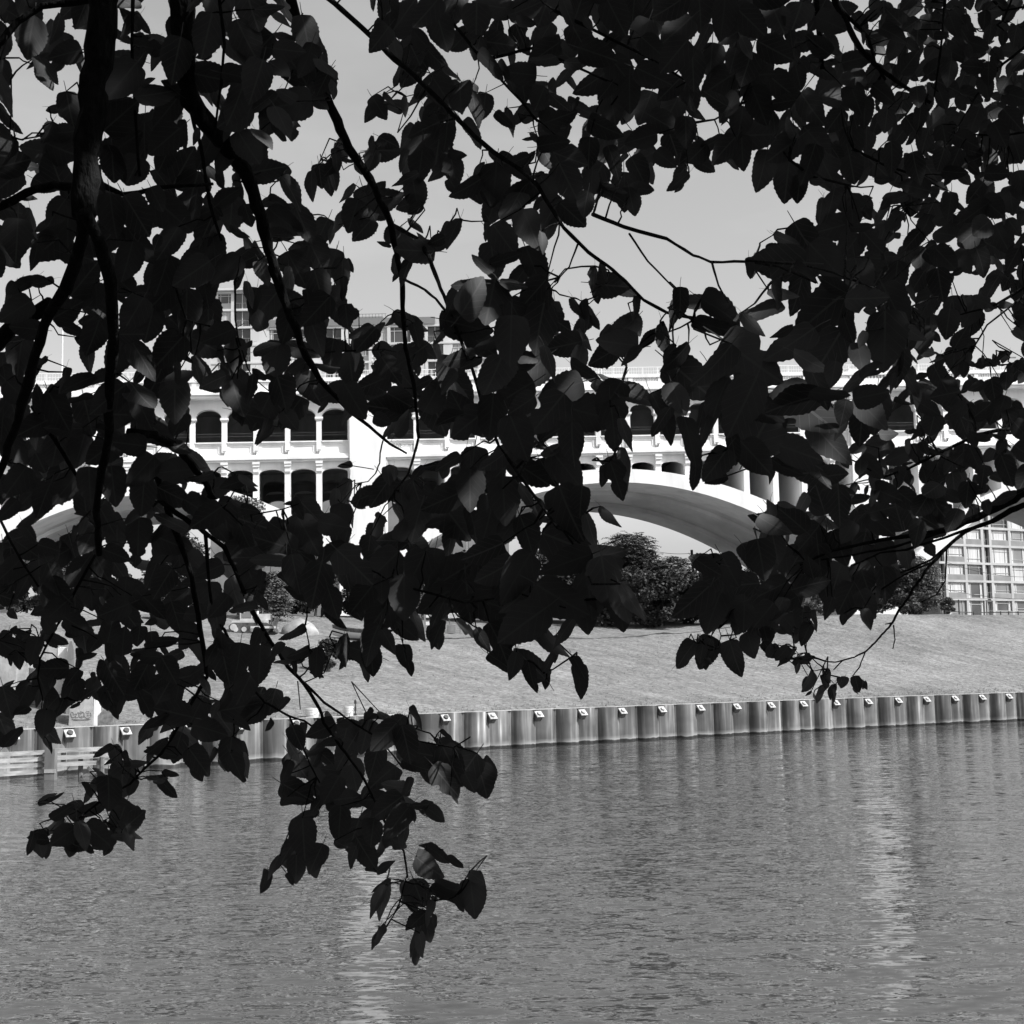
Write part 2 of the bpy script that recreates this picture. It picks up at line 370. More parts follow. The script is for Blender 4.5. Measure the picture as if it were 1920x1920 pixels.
# ------------------------------------------------------------------ sheet pile wall
ANCHOR_PX = [(-92, 1377), (16, 1372), (121, 1366), (226, 1362), (333, 1358), (440, 1354), (545, 1350), (640, 1346), (733, 1343), (825, 1345), (913, 1340), (1000, 1336), (1082, 1332), (1156, 1331), (1230, 1329), (1302, 1325), (1370, 1323), (1434, 1320), (1495, 1319), (1556, 1317), (1617, 1315), (1673, 1313), (1726, 1312), (1779, 1310), (1830, 1308), (1880, 1306), (1930, 1304), (1978, 1302)]
def s_of_px(px):
    lo, hi = -30, 130
    for _ in range(40):
        mid = (lo + hi) / 2; p = wall_at(mid); d = Vector((p.x, p.y, WALL_Z)) - CAM
        q = ROT.transposed() @ d; x = CX + FPX * q.x / -q.z
        if x < px: lo = mid
        else: hi = mid
    return lo
AS = [s_of_px(p[0]) for p in ANCHOR_PX]
wall = thing('sheet_pile_wall', 'streaked rusty steel sheet pile wall along the far river bank', 'retaining wall')
edges = [AS[0] - (AS[1] - AS[0]) / 2] + [(AS[i] + AS[i+1]) / 2 for i in range(len(AS) - 1)] + [AS[-1] + (AS[-1] - AS[-2]) / 2]
def sheet(s0, s1, f0, f1, amp0, amp, skew):
    mb = MB(); K = 9
    for k in range(K + 1):
        f = k / K; s = s0 + (s1 - s0) * (f0 + (f1 - f0) * f)
        out = amp0 + amp * (math.sin(math.pi * f ** skew) ** .75 if 0 < f < 1 else 0)
        p = wall_at(s) - wall_n(s) * out
        mb.v += [(p.x, p.y, -1.2), (p.x, p.y, WALL_Z)]
    mb.f += [(2*k, 2*k+2, 2*k+3, 2*k+1) for k in range(K)]
    return mb
for i in range(len(edges) - 1):
    s0, s1 = edges[i], edges[i+1]
    o = sheet(s0, s1, .004, .536, .04, .62, .8).build('sheet_pile', M['pile'], wall, True)
    o = sheet(s0, s1, .530, .955, .038, .26, 1.1).build('sheet_pile', M['pile'], wall, True)
    mb = MB(); p, q, n_ = wall_at(s0 + (s1-s0)*.957), wall_at(s1 - .004), wall_n(s1)
    mb.add([(p.x, p.y, -1.2), (q.x - n_.x*.06, q.y - n_.y*.06, -1.2), (q.x - n_.x*.06, q.y - n_.y*.06, WALL_Z), (p.x, p.y, WALL_Z)], [(0, 1, 2, 3)])
    mb.build('interlock', M['pile'], wall)
# thin steel cap strip, one length per pair of piles
for i in range(len(edges) - 1):
    s0, s1 = edges[i], edges[i+1]; mb = MB(); P = []
    for k in range(7):
        s = s0 + (s1 - s0 - .02) * k / 6; p, n_ = wall_at(s), wall_n(s)
        f = k / 6; o1 = .12 + .46 * math.sin(math.pi * min(1, f * 1.4)) if f < .7 else .16
        a_ = p - n_ * o1; b_ = p + n_ * .35
        P += [(a_.x, a_.y, WALL_Z + .005), (b_.x, b_.y, WALL_Z + .005), (b_.x, b_.y, WALL_Z + .04), (a_.x, a_.y, WALL_Z + .04)]
    mb.add(P, sum([[(4*k, 4*k+4, 4*k+7, 4*k+3), (4*k+3, 4*k+7, 4*k+6, 4*k+2), (4*k, 4*k+1, 4*k+5, 4*k+4)] for k in range(6)], []))
    mb.build('cap_strip', M['block'], wall)
# anchor heads: tilted square plate with a round cap on a wedge
random.seed(4)
pm = MB().box(-.25, .25, -.25, .25, -.03, .03).mesh('anchor_plate')
cm = MB().cyl((0, 0, 0), .155, .031, .12, 18, .14).mesh('cap', False); cm2 = cm.copy()
wm = MB().prism([(-.24, -.36), (.24, -.36), (.24, .28), (-.24, .28)], -.2, .2).mesh('wedge')
for k, (s, (px, py)) in enumerate(zip(AS, ANCHOR_PX)):
    if abs(px - 640) < 2 or abs(px - 733) < 2 and False: pass
    n_ = wall_n(s); d = wall_dir(s); p = wall_at(s) - n_ * .62
    outv = Vector((-n_.x, -n_.y, 0)); along = Vector((d.x, d.y, 0)); up = Vector((0, 0, 1))
    tilt = math.radians(44); nz = outv * math.cos(tilt) + up * math.sin(tilt); ny = nz.cross(along)
    Mx = Matrix((along, ny, nz)).transposed().to_4x4()
    pos = Vector((p.x, p.y, WALL_Z - .26))
    pl = link('anchor_plate', pm, M['plate'], wall); pl.matrix_world = Matrix.Translation(pos) @ Mx
    c = link('cap', cm if px > 850 else cm2, M['plate'] if px > 850 else M['machine_dark'], pl)
    # wedge between plate and sheet
    w = MB(); w.obox(pos - nz * .20 - up * .04, along * .19, ny * .2, nz * .165); w.build('wedge', M['plate_block'], wall)
bpy.context.view_layer.update()

# ------------------------------------------------------------------ the bridge
TH = math.radians(8.0); BU = Vector((math.cos(TH), math.sin(TH), 0)); BN = Vector((math.sin(TH), -math.cos(TH), 0))
BP = at(1138, 881, 160.0); GR = .0203
def B(u, z, n=0.0): return Vector((BP.x + BU.x * u + BN.x * n, BP.y + BU.y * u + BN.y * n, z))
def sill(u): return 31.3 + GR * u
bridge = thing('arch_bridge', 'long white concrete double deck arch bridge crossing above the far bank', 'bridge')
W = 28.0
class BB(MB):                                   # boxes in bridge coordinates: u along, z relative to the sill line (follows the grade), n towards the viewer
    def bar(s, u0, u1, z0, z1, n0, n1, steps=1):
        for k in range(steps):
            a_, b_ = u0 + (u1-u0)*k/steps, u0 + (u1-u0)*(k+1)/steps
            P = [B(u, sill(u) + z, n) for z in (z0, z1) for u, n in ((a_, n1), (b_, n1), (b_, n0), (a_, n0))]
            s.add(P, [(0,3,2,1),(4,5,6,7),(0,1,5,4),(1,2,6,5),(2,3,7,6),(3,0,4,7)])
        return s
    def post(s, u0, u1, zb, z1, n0, n1):        # absolute bottom height
        P = [B(u, zb, n) for u, n in ((u0, n1), (u1, n1), (u1, n0), (u0, n0))] + [B(u, sill(u) + z1, n) for u, n in ((u0, n1), (u1, n1), (u1, n0), (u0, n0))]
        return s.add(P, [(0,3,2,1),(4,5,6,7),(0,1,5,4),(1,2,6,5),(2,3,7,6),(3,0,4,7)])
PIERS = [(-75.3, -71.35), (-29.05, -25.08), (28.9, 33.2), (78.8, 83.0)]
U0, U1 = -80.0, 90.0
COLS = [-32.40 - 3.43 * k for k in range(12)] + [-21.62 + 3.45 * k for k in range(15)] + [37.44 + 3.41 * k for k in range(13)]
COLS = sorted(u for u in COLS if not any(p0 - 1.2 < u < p1 + 1.2 for p0, p1 in PIERS))
ARCH = [(-50.2, 26.2, .0174, -71.35, -29.05), (1.2, 27.45, .0124, -25.08, 28.9), (56.0, 27.0, .0244, 33.2, 78.8)]
def extrados(u):
    for uc, z0, k, a_, b_ in ARCH:
        if a_ <= u <= b_: return z0 - k * (u - uc) ** 2
    return 8.0
# ---- decks
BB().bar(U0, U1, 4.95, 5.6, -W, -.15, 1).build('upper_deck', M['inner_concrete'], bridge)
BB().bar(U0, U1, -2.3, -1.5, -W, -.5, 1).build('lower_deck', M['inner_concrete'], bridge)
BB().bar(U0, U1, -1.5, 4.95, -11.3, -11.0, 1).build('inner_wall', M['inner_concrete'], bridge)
for z in (1.15, 1.45): BB().bar(U0, U1, z, z + .06, -3.04, -3.0).build('inner_rail', M['facade_grey'], bridge)
BB().bar(U0, U1, -2.3, -1.5, -W - .3, -W - .02, 1).build('rear_fascia', M['white_concrete'], bridge)
bays = []
pts_u = sorted(COLS + [e for p in PIERS for e in p])
spans = [(a_, b_) for a_, b_ in zip(pts_u[:-1], pts_u[1:]) if not any(abs(a_ - p0) < .01 for p0, p1 in PIERS)]
def is_edge(u): return any(abs(u - e) < .01 for p in PIERS for e in p)
# ---- upper cornice, parapet, railing per bay
for a_, b_ in zip(pts_u[:-1], pts_u[1:]):
    BB().bar(a_, b_ - .01, 4.72, 5.05, -.9, 1.25).bar(a_, b_ - .01, 5.05, 5.25, -.9, 1.45).build('cornice', M['white_concrete'], bridge)
    f = BB().bar(a_, b_ - .01, 5.25, 6.05, .55, 1.2).bar(a_, b_ - .01, 6.48, 6.88, .5, 1.28).bar(a_, a_ + .5, 6.05, 6.48, .6, 1.2)
    f.build('parapet', M['white_concrete'], bridge)
    nb = 9; bal = BB()
    for k in range(nb):
        u = a_ + .62 + (b_ - a_ - .72) * (k + .5) / nb
        bal.bar(u - .075, u + .075, 6.05, 6.48, .8, 1.05)
    bal.build('balusters', M['white_concrete'], bridge)
    r = BB().bar(a_, b_, 7.68, 7.75, .95, 1.0).bar(a_, b_, 7.25, 7.28, .96, .99).bar(a_, a_ + .07, 6.88, 7.7, .95, 1.0).bar((a_+b_)/2, (a_+b_)/2 + .06, 6.88, 7.68, .95, 1.0)
    for k in range(12): r.bar(a_ + (b_-a_)*(k+.5)/12, a_ + (b_-a_)*(k+.5)/12 + .025, 6.88, 7.68, .96, .98)
    r.build('railing', M['rail_white'], bridge)
BB().bar(U0, U1, 5.25, 6.8, -W, -W + .5).build('rear_parapet', M['white_concrete'], bridge)
# ---- arcade panels with an arched head
def arch_panel(a_, b_, zs, zc, ztop, n0, n1, seg=14, hw=.32, edge_a=0, edge_b=0):
    """wall between springing zs and ztop with an elliptical opening"""
    mb = BB(); l, r = a_ + (hw if not edge_a else edge_a), b_ - (hw if not edge_b else edge_b)
    L_ = []; c = (l + r) / 2; h = (r - l) / 2
    for k in range(seg + 1):
        t = math.pi * (1 - k / seg); L_.append((c + h * math.cos(t), zs + (zc - zs) * max(0, math.sin(t)) ** .9))
    for nn in (n1, n0):
        P = []; F = []
        for u, z in L_: P += [B(u, sill(u) + z, nn), B(u, sill(u) + ztop, nn)]
        P += [B(a_, sill(a_) + zs, nn), B(a_, sill(a_) + ztop, nn), B(b_, sill(b_) + zs, nn), B(b_, sill(b_) + ztop, nn)]
        m_ = 2 * (seg + 1)
        F = [(2*k, 2*k+2, 2*k+3, 2*k+1) for k in range(seg)] + [(m_, 0, 1, m_+1), (2*seg, m_+2, m_+3, 2*seg+1)]
        if nn == n0: F = [f[::-1] for f in F]
        mb.add(P, F)
    P = []; 
    for u, z in L_: P += [B(u, sill(u) + z, n1), B(u, sill(u) + z, n0)]
    mb.add(P, [(2*k, 2*k+1, 2*k+3, 2*k+2) for k in range(seg)])
    P = [B(u, sill(u) + zs, n) for u, n in ((a_, n1), (l, n1), (l, n0), (a_, n0), (r, n1), (b_, n1), (b_, n0), (r, n0))]
    mb.add(P, [(0, 3, 2, 1), (4, 7, 6, 5)])
    return mb
for a_, b_ in spans:
    ea, eb = .08 * is_edge(a_), .08 * is_edge(b_)
    arch_panel(a_ + .002, b_ - .002, 2.66, 3.7, 4.74, -.85, .02, 16, .33, ea, eb).build('arch_panel', M['white_concrete'], bridge)
    # parapet wall between the columns: sill, recessed panel, base
    l, r = a_ + (.31 if not ea else .02), b_ - (.31 if not eb else .02)
    BB().bar(l, r, -.14, 0, -.5, .28).bar(l, r, -.34, -.14, -.5, .14).build('sill', M['white_concrete'], bridge)
    p = BB().bar(l, r, -1.5, -.34, -.45, .0)
    p.bar(l + .001, l + .34, -1.5, -.34, 0, .06).bar(r - .34, r - .001, -1.5, -.34, 0, .06).bar(l + .34, r - .34, -.56, -.34, 0, .06).bar(l + .34, r - .34, -1.5, -1.32, 0, .06)
    p.build('parapet_panel', M['white_concrete'], bridge)
    BB().bar(a_, b_ - .01, -1.78, -1.5, -.6, .45).bar(a_, b_ - .01, -2.05, -1.78, -.6, .62).bar(a_, b_ - .01, -2.28, -2.05, -.6, .4).build('belt_course', M['white_concrete'], bridge)
for u in COLS:
    c = BB().bar(u - .29, u + .29, -1.48, 2.28, -.4, .22).build('column', M['white_concrete'], bridge)
    k = BB().bar(u - .36, u + .36, 2.30, 2.44, -.46, .30).bar(u - .45, u + .45, 2.44, 2.66, -.5, .40); k.build('capital', M['white_concrete'], c)
    BB().bar(u - .34, u - .31, -1.44, -.9, .225, .25).bar(u - .31, u + .02, -1.44, -1.41, .225, .25).bar(u + .0, u + .04, -1.40, -1.1, .225, .5).bar(u - .16, u + .18, -1.1, -1.04, .3, .5).build('lamp_bracket', M['facade_grey'], c)
# ---- lower arcade on the arch
for a_, b_ in spans:
    um = (a_ + b_) / 2; ez = min(extrados(a_ + .3), extrados(b_ - .3))
    if extrados(um) > sill(um) - 3.75: continue
    ea, eb = .08 * is_edge(a_), .08 * is_edge(b_)
    arch_panel(a_ + .002, b_ - .002, -3.62, -3.02, -2.27, -.75, .0, 14, .34, ea, eb).build('spandrel_arch', M['white_concrete'], bridge)
for j, nn in enumerate((-9.2, -18.4, -27.2)):
    for a_, b_ in spans:
        um = (a_ + b_) / 2
        if extrados(um) > sill(um) - 3.75: continue
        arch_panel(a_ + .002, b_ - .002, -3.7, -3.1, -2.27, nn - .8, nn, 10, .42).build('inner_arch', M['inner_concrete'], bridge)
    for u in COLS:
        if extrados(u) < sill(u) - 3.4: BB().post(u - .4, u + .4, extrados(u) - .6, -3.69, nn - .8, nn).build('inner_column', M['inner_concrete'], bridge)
for u in COLS:
    ez = extrados(u)
    if ez > sill(u) - 2.6: continue
    c = BB().post(u - .33, u + .33, ez - .9, -2.29, -.8, .14).build('spandrel_column', M['white_concrete'], bridge)
    BB().bar(u - .40, u + .40, -2.55, -2.29, -.1, .5).bar(u - .36, u + .36, -2.85, -2.57, -.1, .42).bar(u - .32, u + .32, -3.4, -2.87, -.1, .3).bar(u - .34, u + .34, -3.55, -3.42, -.1, .22).build('corbel', M['white_concrete'], c)
    BB().post(u - .24, u + .24, ez - .5, -2.3, -9.2, -.81).build('spandrel_wall', M['arch_concrete'], bridge) if ez < sill(u) - 3.2 else None
# ---- arch ribs
for uc, z0, k, a_, b_ in ARCH:
    K = 40
    def rib(n0, n1, dt, name, m, extra=0):
        mb = MB(); P = []
        for i in range(K + 1):
            u = a_ - .5 + (b_ - a_ + 1) * i / K; z = z0 - k * (u - uc) ** 2; sl_ = 2 * k * (u - uc)
            th = 1.55 * math.sqrt(1 + sl_ * sl_) + .0012 * (u - uc) ** 2 + dt
            P += [B(u, z - extra, n1), B(u, z - extra, n0), B(u, z - th, n0), B(u, z - th, n1)]
        F = []
        for i in range(K):
            p, q = 4*i, 4*i+4
            F += [(p, q, q+1, p+1), (p+1, q+1, q+2, p+2), (p+2, q+2, q+3, p+3), (p+3, q+3, q, p)]
        F += [(0, 1, 2, 3), (4*K+3, 4*K+2, 4*K+1, 4*K)]
        mb.add(P, F); return mb.build(name, m, bridge)
    rib(-6.4, .45, 0, 'arch_rib', M['white_concrete'])
    rib(-10.6, -6.42, -.5, 'arch_web', M['arch_concrete'], .1)
    rib(-17.4, -10.62, 0, 'arch_rib', M['arch_concrete'])
    rib(-21.6, -17.42, -.5, 'arch_web', M['arch_concrete'], .1)
    rib(-W, -21.62, 0, 'arch_rib', M['arch_concrete'])
# ---- piers
for p0, p1 in PIERS:
    p = BB().post(p0, p1, 3.0, 6.9, -W + .1, .75).build('pier', M['white_concrete'], bridge)
    BB().post(p0 - .18, p0 - .001, 12.0, 4.7, -.8, .4).build('pier_fin', M['white_concrete'], bridge)
    BB().post(p1 + .001, p1 + .18, 12.0, 4.7, -.8, .4).build('pier_fin', M['white_concrete'], bridge)
    BB().bar(p0 - .1, p1 + .1, 6.9, 7.3, -.4, .95).build('pier_cap', M['white_concrete'], bridge)
    BB().post(p0 - 1.2, p1 + 1.2, 3.0, -15, -W - .4, 1.3).build('pier_base', M['white_concrete'], bridge)
# spray-painted scrawl on the parapet just right of the pier
mb = MB()
for k, (pp) in enumerate([[(0,.5),(.1,.15),(.2,.5),(.05,.3)], [(.35,.05),(.5,.5)], [(.62,.05),(.7,.52)], [(.85,.5),(.8,.05),(1.0,.05)], [(.82,.3),(1.0,.28)], [(1.15,.3),(1.45,.34)], [(1.55,.3),(2.0,.42),(2.3,.3)]]):
    mb.tube([B(-24.3 + x * 1.1, sill(-24) - .95 + z, .085) for x, z in pp], .025, 4)
mb.build('spray_scrawl', M['stain_line'], bridge)
# service cables strung in the open gallery

# ------------------------------------------------------------------ street lamps on the bridge deck
def deck_lamp(px, label, h):
    d = ray(px, 700); t = ((BP - CAM).dot(BN) - 2.0) / d.dot(BN); P = CAM + d * t
    u = (P - BP).dot(BU); z = sill(u) + 5.6
    o = thing('street_lamp', label, 'lamp post', (P.x, P.y, z), group='lamp posts on the bridge deck')
    MB().cyl((0, 0, 0), .12, 0, h, 8, .07).build('post', M['rail_white'], o)
    MB().tube([(0, 0, h), (.3, 0, h + .35), (1.2, 0, h + .45)], .05, 6).build('arm', M['rail_white'], o)
    MB().box(1.0, 1.7, -.12, .12, h + .38, h + .52).build('lamp_head', M['facade_grey'], o)
deck_lamp(116, 'tall pale lamp post on the bridge deck at far left', 8.5)
deck_lamp(1127, 'thin lamp post on the bridge deck above the middle arch', 3.2)
deck_lamp(1880, 'lamp post on the bridge deck at far right', 3.0)

# ------------------------------------------------------------------ apartment blocks
def facade_block(o, x0, x1, z0, z1, depth, floor, bays, seed, roof=True, spandrel=.3, fm='facade'):
    """facade in the plane y=0 facing -y; bays: list of (x0, x1, kind)"""
    rnd = random.Random(seed)
    MB().box(x0, x1, .45, depth, z0, z1 - .02).build('wall', M['facade_grey'], o)
    nf = int(round((z1 - z0) / floor))
    for f in range(nf + 1):
        z = z0 + f * floor
        MB().box(x0 - .05, x1 + .05, -.12, .47, z - .18, z + .18).build('floor_slab', M[fm], o)
    for f in range(nf):
        za, zb = z0 + f * floor + .181, z0 + (f + 1) * floor - .181
        for (a, b, kind) in bays:
            if kind == 'pier':
                MB().box(a, b, -.09, .46, za, zb).build('wall_pier', M[fm], o); continue
            if kind == 'wall':
                MB().box(a, b, -.02, .46, za, zb).build('wall_panel', M[fm], o); continue
            if kind == 'balcony':
                w = MB().box(a, b, .40, .45, za, zb).build('window', M['glass'], o)
                MB().box(a + (b-a)*.45, a + (b-a)*.45 + .09, .33, .40, za, zb).build('mullion', M[fm], w)
                r = MB().box(a, b, -.05, -.01, za + .95, za + 1.0)
                k = max(3, int((b - a) / .35))
                for i in range(k): r.box(a + (b-a)*i/k, a + (b-a)*i/k + .03, -.05, -.01, za, za + .95)
                r.build('balcony_railing', M['facade_grey'], o); continue
            sp = za + (floor * .30 if rnd.random() < spandrel else 0)
            if sp > za: MB().box(a, b, -.06, .46, za, sp - .002).build('spandrel_panel', M['facade_grey'], o)
            g = rnd.random()
            wmat = M['curtain'] if g < .42 else (M['glass_grey'] if g < .66 else M['glass'])
            w = MB().box(a, b, .22, .27, sp, zb).build('window', wmat, o)
            fr = MB(); T = .08
            fr.box(a, b, .12, .22, sp, sp + T).box(a, b, .12, .22, zb - T, zb)
            zt = sp + (zb - sp) * rnd.choice((.22, .74))
            fr.box(a, b, .13, .215, zt, zt + .075)
            for q in ((.18, .8) if b - a > 2 else (.5,)): fr.box(a + (b-a)*q, a + (b-a)*q + .075, .13, .216, sp + T, zb - T)
            fr.build('window_frame', M[fm], w)
            if wmat is not M['curtain'] and rnd.random() < .6:
                cw = (b - a) * rnd.uniform(.12, .28)
                MB().box(a + .06, a + cw, .19, .215, sp + T, zb - T).build('curtain', M['curtain'], w)
                if rnd.random() < .6: MB().box(b - cw * .8, b - .06, .19, .215, sp + T, zb - T).build('curtain', M['curtain'], w)

# right-hand block, seen under the bridge, turned away to the right
P = at(1788, 1150, 230.0)
rb = thing('apartment_block', 'pale apartment block with gridded windows and grey panels at far right', 'building', (P.x, P.y, 9.4), math.radians(30))
bays = []; x = -2.7
for wdt, kind in ((1.1, 'balcony'), (.5, 'pier'), (3.55, 'win'), (.5, 'pier'), (3.2, 'win'), (.55, 'pier'), (1.15, 'balcony'), (.5, 'pier'), (3.6, 'win'), (.5, 'pier'), (3.2, 'win'), (.55, 'pier'), (1.15, 'balcony'), (.5, 'pier'), (3.6, 'win'), (.5, 'pier'), (3.4, 'win'), (.5, 'pier')):
    wdt *= 1.12; bays.append((x, x + wdt - .002, kind)); x += wdt
facade_block(rb, -2.7, x, 0, 2.94 * 8, 14, 2.94, bays, 11, spandrel=.5, fm='facade_dull')
MB().box(-2.9, x + .2, -.3, 14.2, 2.94 * 8 + .2, 2.94 * 8 + .6).build('roof', M['roof_grey'], rb)

# left-hand blocks above the bridge deck
D = 235.0; sc = D / FPX
def X(px): return at(px, 700, D).x
def Z(py, px=500): return at(px, py, D).z
lb = thing('apartment_tower', 'tall stepped white apartment tower with balconies behind the bridge', 'building', (X(395), D, 0))
zt = Z(547); fl = 3.05; zb = zt - 8 * fl; x0 = 0; xs_ = X(505) - X(395)
b_ = [(0, 1.2, 'wall'), (1.202, 3.4, 'win'), (3.402, 4.0, 'pier'), (4.002, 6.7, 'balcony'), (6.702, xs_, 'wall')]
facade_block(lb, 0, xs_, zb, zt, 14, fl, b_, 3, spandrel=.8)
MB().box(-.3, xs_ + .3, -.8, 14.3, zt + .2, zt + .55).build('roof', M['facade'], lb)
MB().box(0, xs_, .45, 14, 8, zb - .02).build('base', M['facade_grey'], lb)
lb2 = thing('apartment_wing', 'long white apartment wing with grey roof band behind the bridge', 'building', (X(505) + .1, D, 0))
zt = Z(612, 700); zb = zt - 6 * fl; xe = X(868) - X(505); b_ = []; x = 0; k = 0
seq = ((2.6, 'win'), (.55, 'pier'), (3.4, 'win'), (2.4, 'wall'), (.5, 'pier'), (2.6, 'balcony'), (1.6, 'wall'), (3.0, 'win'), (.55, 'pier'))
while x < xe - 1.5:
    w_, kd = seq[k % len(seq)]; b_.append((x, min(x + w_, xe) - .002, kd)); x += w_; k += 1
facade_block(lb2, 0, xe, zb, zt, 15, fl, b_, 8, spandrel=.35)
MB().box(-.05, X(816) - X(505), -.25, 15, zt + .19, zt + 1.4).build('roof', M['roof_grey'], lb2)
MB().box(X(662) - X(505), X(716) - X(505), 1.5, 9, zt + 1.41, zt + 2.1).build('roof_plant_room', M['facade_grey'], lb2)
r = MB(); 
for k in range(9): r.box(X(672) - X(505) + k * .55, X(672) - X(505) + k * .55 + .05, 1.2, 1.25, zt + 1.41, zt + 2.5)
r.box(X(672) - X(505), X(672) - X(505) + 4.6, 1.2, 1.25, zt + 2.45, zt + 2.5); r.build('roof_railing', M['steel_dark'], lb2)
MB().box(0, xe, .45, 15, 8, zb - .02).build('base', M['facade_grey'], lb2)
# a smaller grey-roofed block far right of the wing, low on the skyline
lb3 = thing('low_block', 'low pale block peeking over the bridge railing right of the wing', 'building', (X(868) + .2, D + 6, 0))
xe = X(945) - X(868); zt = Z(655, 900)
facade_block(lb3, 0, xe, zt - 3 * fl, zt, 10, fl, [(0, 2.2, 'win'), (2.202, 2.8, 'pier'), (2.802, 5.2, 'win'), (5.202, xe, 'wall')], 5)
MB().box(0, xe, .45, 10, 8, zt - 3 * fl - .02).build('base', M['facade_grey'], lb3)
# little white house seen low under the middle arch
P = at(1071, 1020, 215.0)
hs = thing('white_house', 'small white house half hidden behind the trees under the middle arch', 'house', (P.x, P.y, 9.5))
MB().box(-2.5, 2.5, 0, 6, 0, P.z - 9.5 + .6).build('wall', M['facade'], hs)
zr = P.z - 9.5 + .61
MB().prism([(-2.9, zr), (2.9, zr), (0, zr + 1.6)], -.3, 6.3).build('roof', M['roof_grey'], hs)
w = MB().box(-.9, .9, -.06, -.01, zr - 1.6, zr - .3).build('window', M['glass_grey'], hs)

# ------------------------------------------------------------------ background trees and bushes
def leaf_cloud(clumps, n, size, seed, droop=.2):
    rnd = random.Random(seed); v = []; f = []
    tot = sum(c[1] ** 2 for c in clumps)
    for (c, r, sq) in clumps:
        for _ in range(int(n * r * r / tot)):
            d = Vector((rnd.gauss(0, 1), rnd.gauss(0, 1), rnd.gauss(0, 1))).normalized() * r * rnd.random() ** .4
            p = c + Vector((d.x, d.y, d.z * sq))
            a = Vector((rnd.gauss(0, 1), rnd.gauss(0, 1), rnd.gauss(-droop, .6))).normalized(); b = a.cross(Vector((rnd.gauss(0, 1), rnd.gauss(0, 1), rnd.gauss(0, 1)))).normalized()
            l = size * rnd.uniform(.6, 1.4); w = l * rnd.uniform(.25, .45); k = len(v)
            v += [tuple(p - a * l * .5), tuple(p + b * w), tuple(p + a * l * .5), tuple(p - b * w)]; f.append((k, k+1, k+2, k+3))
    me = bpy.data.meshes.new('crown'); me.from_pydata(v, [], f); me.update(); return me
def frond_tree(mb_seed, h, w, nf, z0f=.12):
    rnd = random.Random(mb_seed); v = []; f = []
    for _ in range(nf):
        a = rnd.uniform(0, 6.28); q = rnd.random() ** .5; zz = rnd.uniform(z0f, 1.0)
        prof = (1 - zz) ** .55 * (.55 + .9 * zz) + .12
        p = Vector((math.cos(a) * q * w * prof + .12 * w * math.sin(5 * zz + mb_seed), math.sin(a) * q * w * .8 * prof, zz * h * .93))
        d = Vector((math.cos(a) + rnd.gauss(0, .5), math.sin(a) + rnd.gauss(0, .5), rnd.uniform(.0, .9))).normalized(); L = rnd.uniform(.7, 1.5)
        side = d.cross(Vector((0, 0, 1))).normalized()
        for k in range(8):
            t = k / 7; c = p + d * (L * t) - Vector((0, 0, .45 * L * t * t)); ll = .34 * (1 - .45 * abs(t - .45)) * rnd.uniform(.8, 1.2)
            for sg in (-1, 1):
                e = (side * sg + d * .35 - Vector((0, 0, rnd.uniform(.2, .7)))).normalized(); u_ = e.cross(Vector((rnd.gauss(0, .4), rnd.gauss(0, .4), 1))).normalized() * ll * .2; i = len(v)
                v += [tuple(c), tuple(c + e * ll * .5 + u_), tuple(c + e * ll), tuple(c + e * ll * .5 - u_)]; f.append((i, i+1, i+2, i+3))
    me = bpy.data.meshes.new('crown'); me.from_pydata(v, [], f); me.update(); return me
def bush(name, label, px, py_top, Y, wpx, zbase=None, n=4200, size=.34, seed=1, mat='far_leaf', cat='tree', squash=1.0, group=None, fronds=0):
    rnd = random.Random(seed); top = at(px, py_top, Y); z0 = ground_z(top.x, Y) if zbase is None else zbase
    h = max(1.2, top.z - z0); w = wpx / FPX * Y / 2
    o = thing(name, label, cat, (top.x, Y, z0), group=group)
    cl = []
    k = 26
    for i in range(k):
        a = rnd.uniform(0, 6.28); rr = rnd.uniform(.1, .75) * w; zz = rnd.uniform(.18, .86) * h
        tap = 1 - .55 * max(0, zz / h - .45); cr_ = rnd.uniform(.12, .27) * min(w * 1.3, h)
        cl.append((Vector((math.cos(a) * rr * tap, math.sin(a) * rr * .8 * tap, min(zz, h - cr_ * .8))), cr_, rnd.uniform(.7, .95)))
    for _ in range(5): cl.append((Vector((rnd.gauss(0, .3) * w, rnd.gauss(0, .2) * w, h * rnd.uniform(.78, .93))), rnd.uniform(.07, .13) * h, .8))
    me = leaf_cloud([(c_ * .84, r_, q_) for c_, r_, q_ in cl] if fronds else cl, int(n * 1.9), size * .74, seed + 50); link('crown', me, M[mat], o)
    if fronds: link('fronds', frond_tree(seed, h, w * .95, fronds), M[mat], o)
    t = MB()
    t.tube([(0, 0, -.3), (.05 * h, 0, h * .35), (0, .03 * h, h * .75)], [.035 * h, .025 * h, .008 * h], 6)
    for i in range(5):
        c = cl[i][0]; t.tube([(0.03 * h, 0, h * .25 + .08 * h * i * .5), c * .6 + Vector((0, 0, h * .15)), c], [.016 * h, .01 * h, .004 * h], 5)
    t.build('trunk', M['far_bark'], o)
    return o
G1 = 'trees under the bridge arches'
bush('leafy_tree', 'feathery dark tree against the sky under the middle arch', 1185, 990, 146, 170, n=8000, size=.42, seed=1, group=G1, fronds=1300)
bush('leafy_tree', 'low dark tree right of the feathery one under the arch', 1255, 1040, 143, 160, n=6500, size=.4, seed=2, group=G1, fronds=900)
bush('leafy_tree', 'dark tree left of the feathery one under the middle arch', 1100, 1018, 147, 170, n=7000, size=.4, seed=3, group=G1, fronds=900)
bush('leafy_tree', 'dark tree below the left end of the middle arch', 1000, 1030, 145, 140, n=4200, size=.42, seed=4, group=G1)
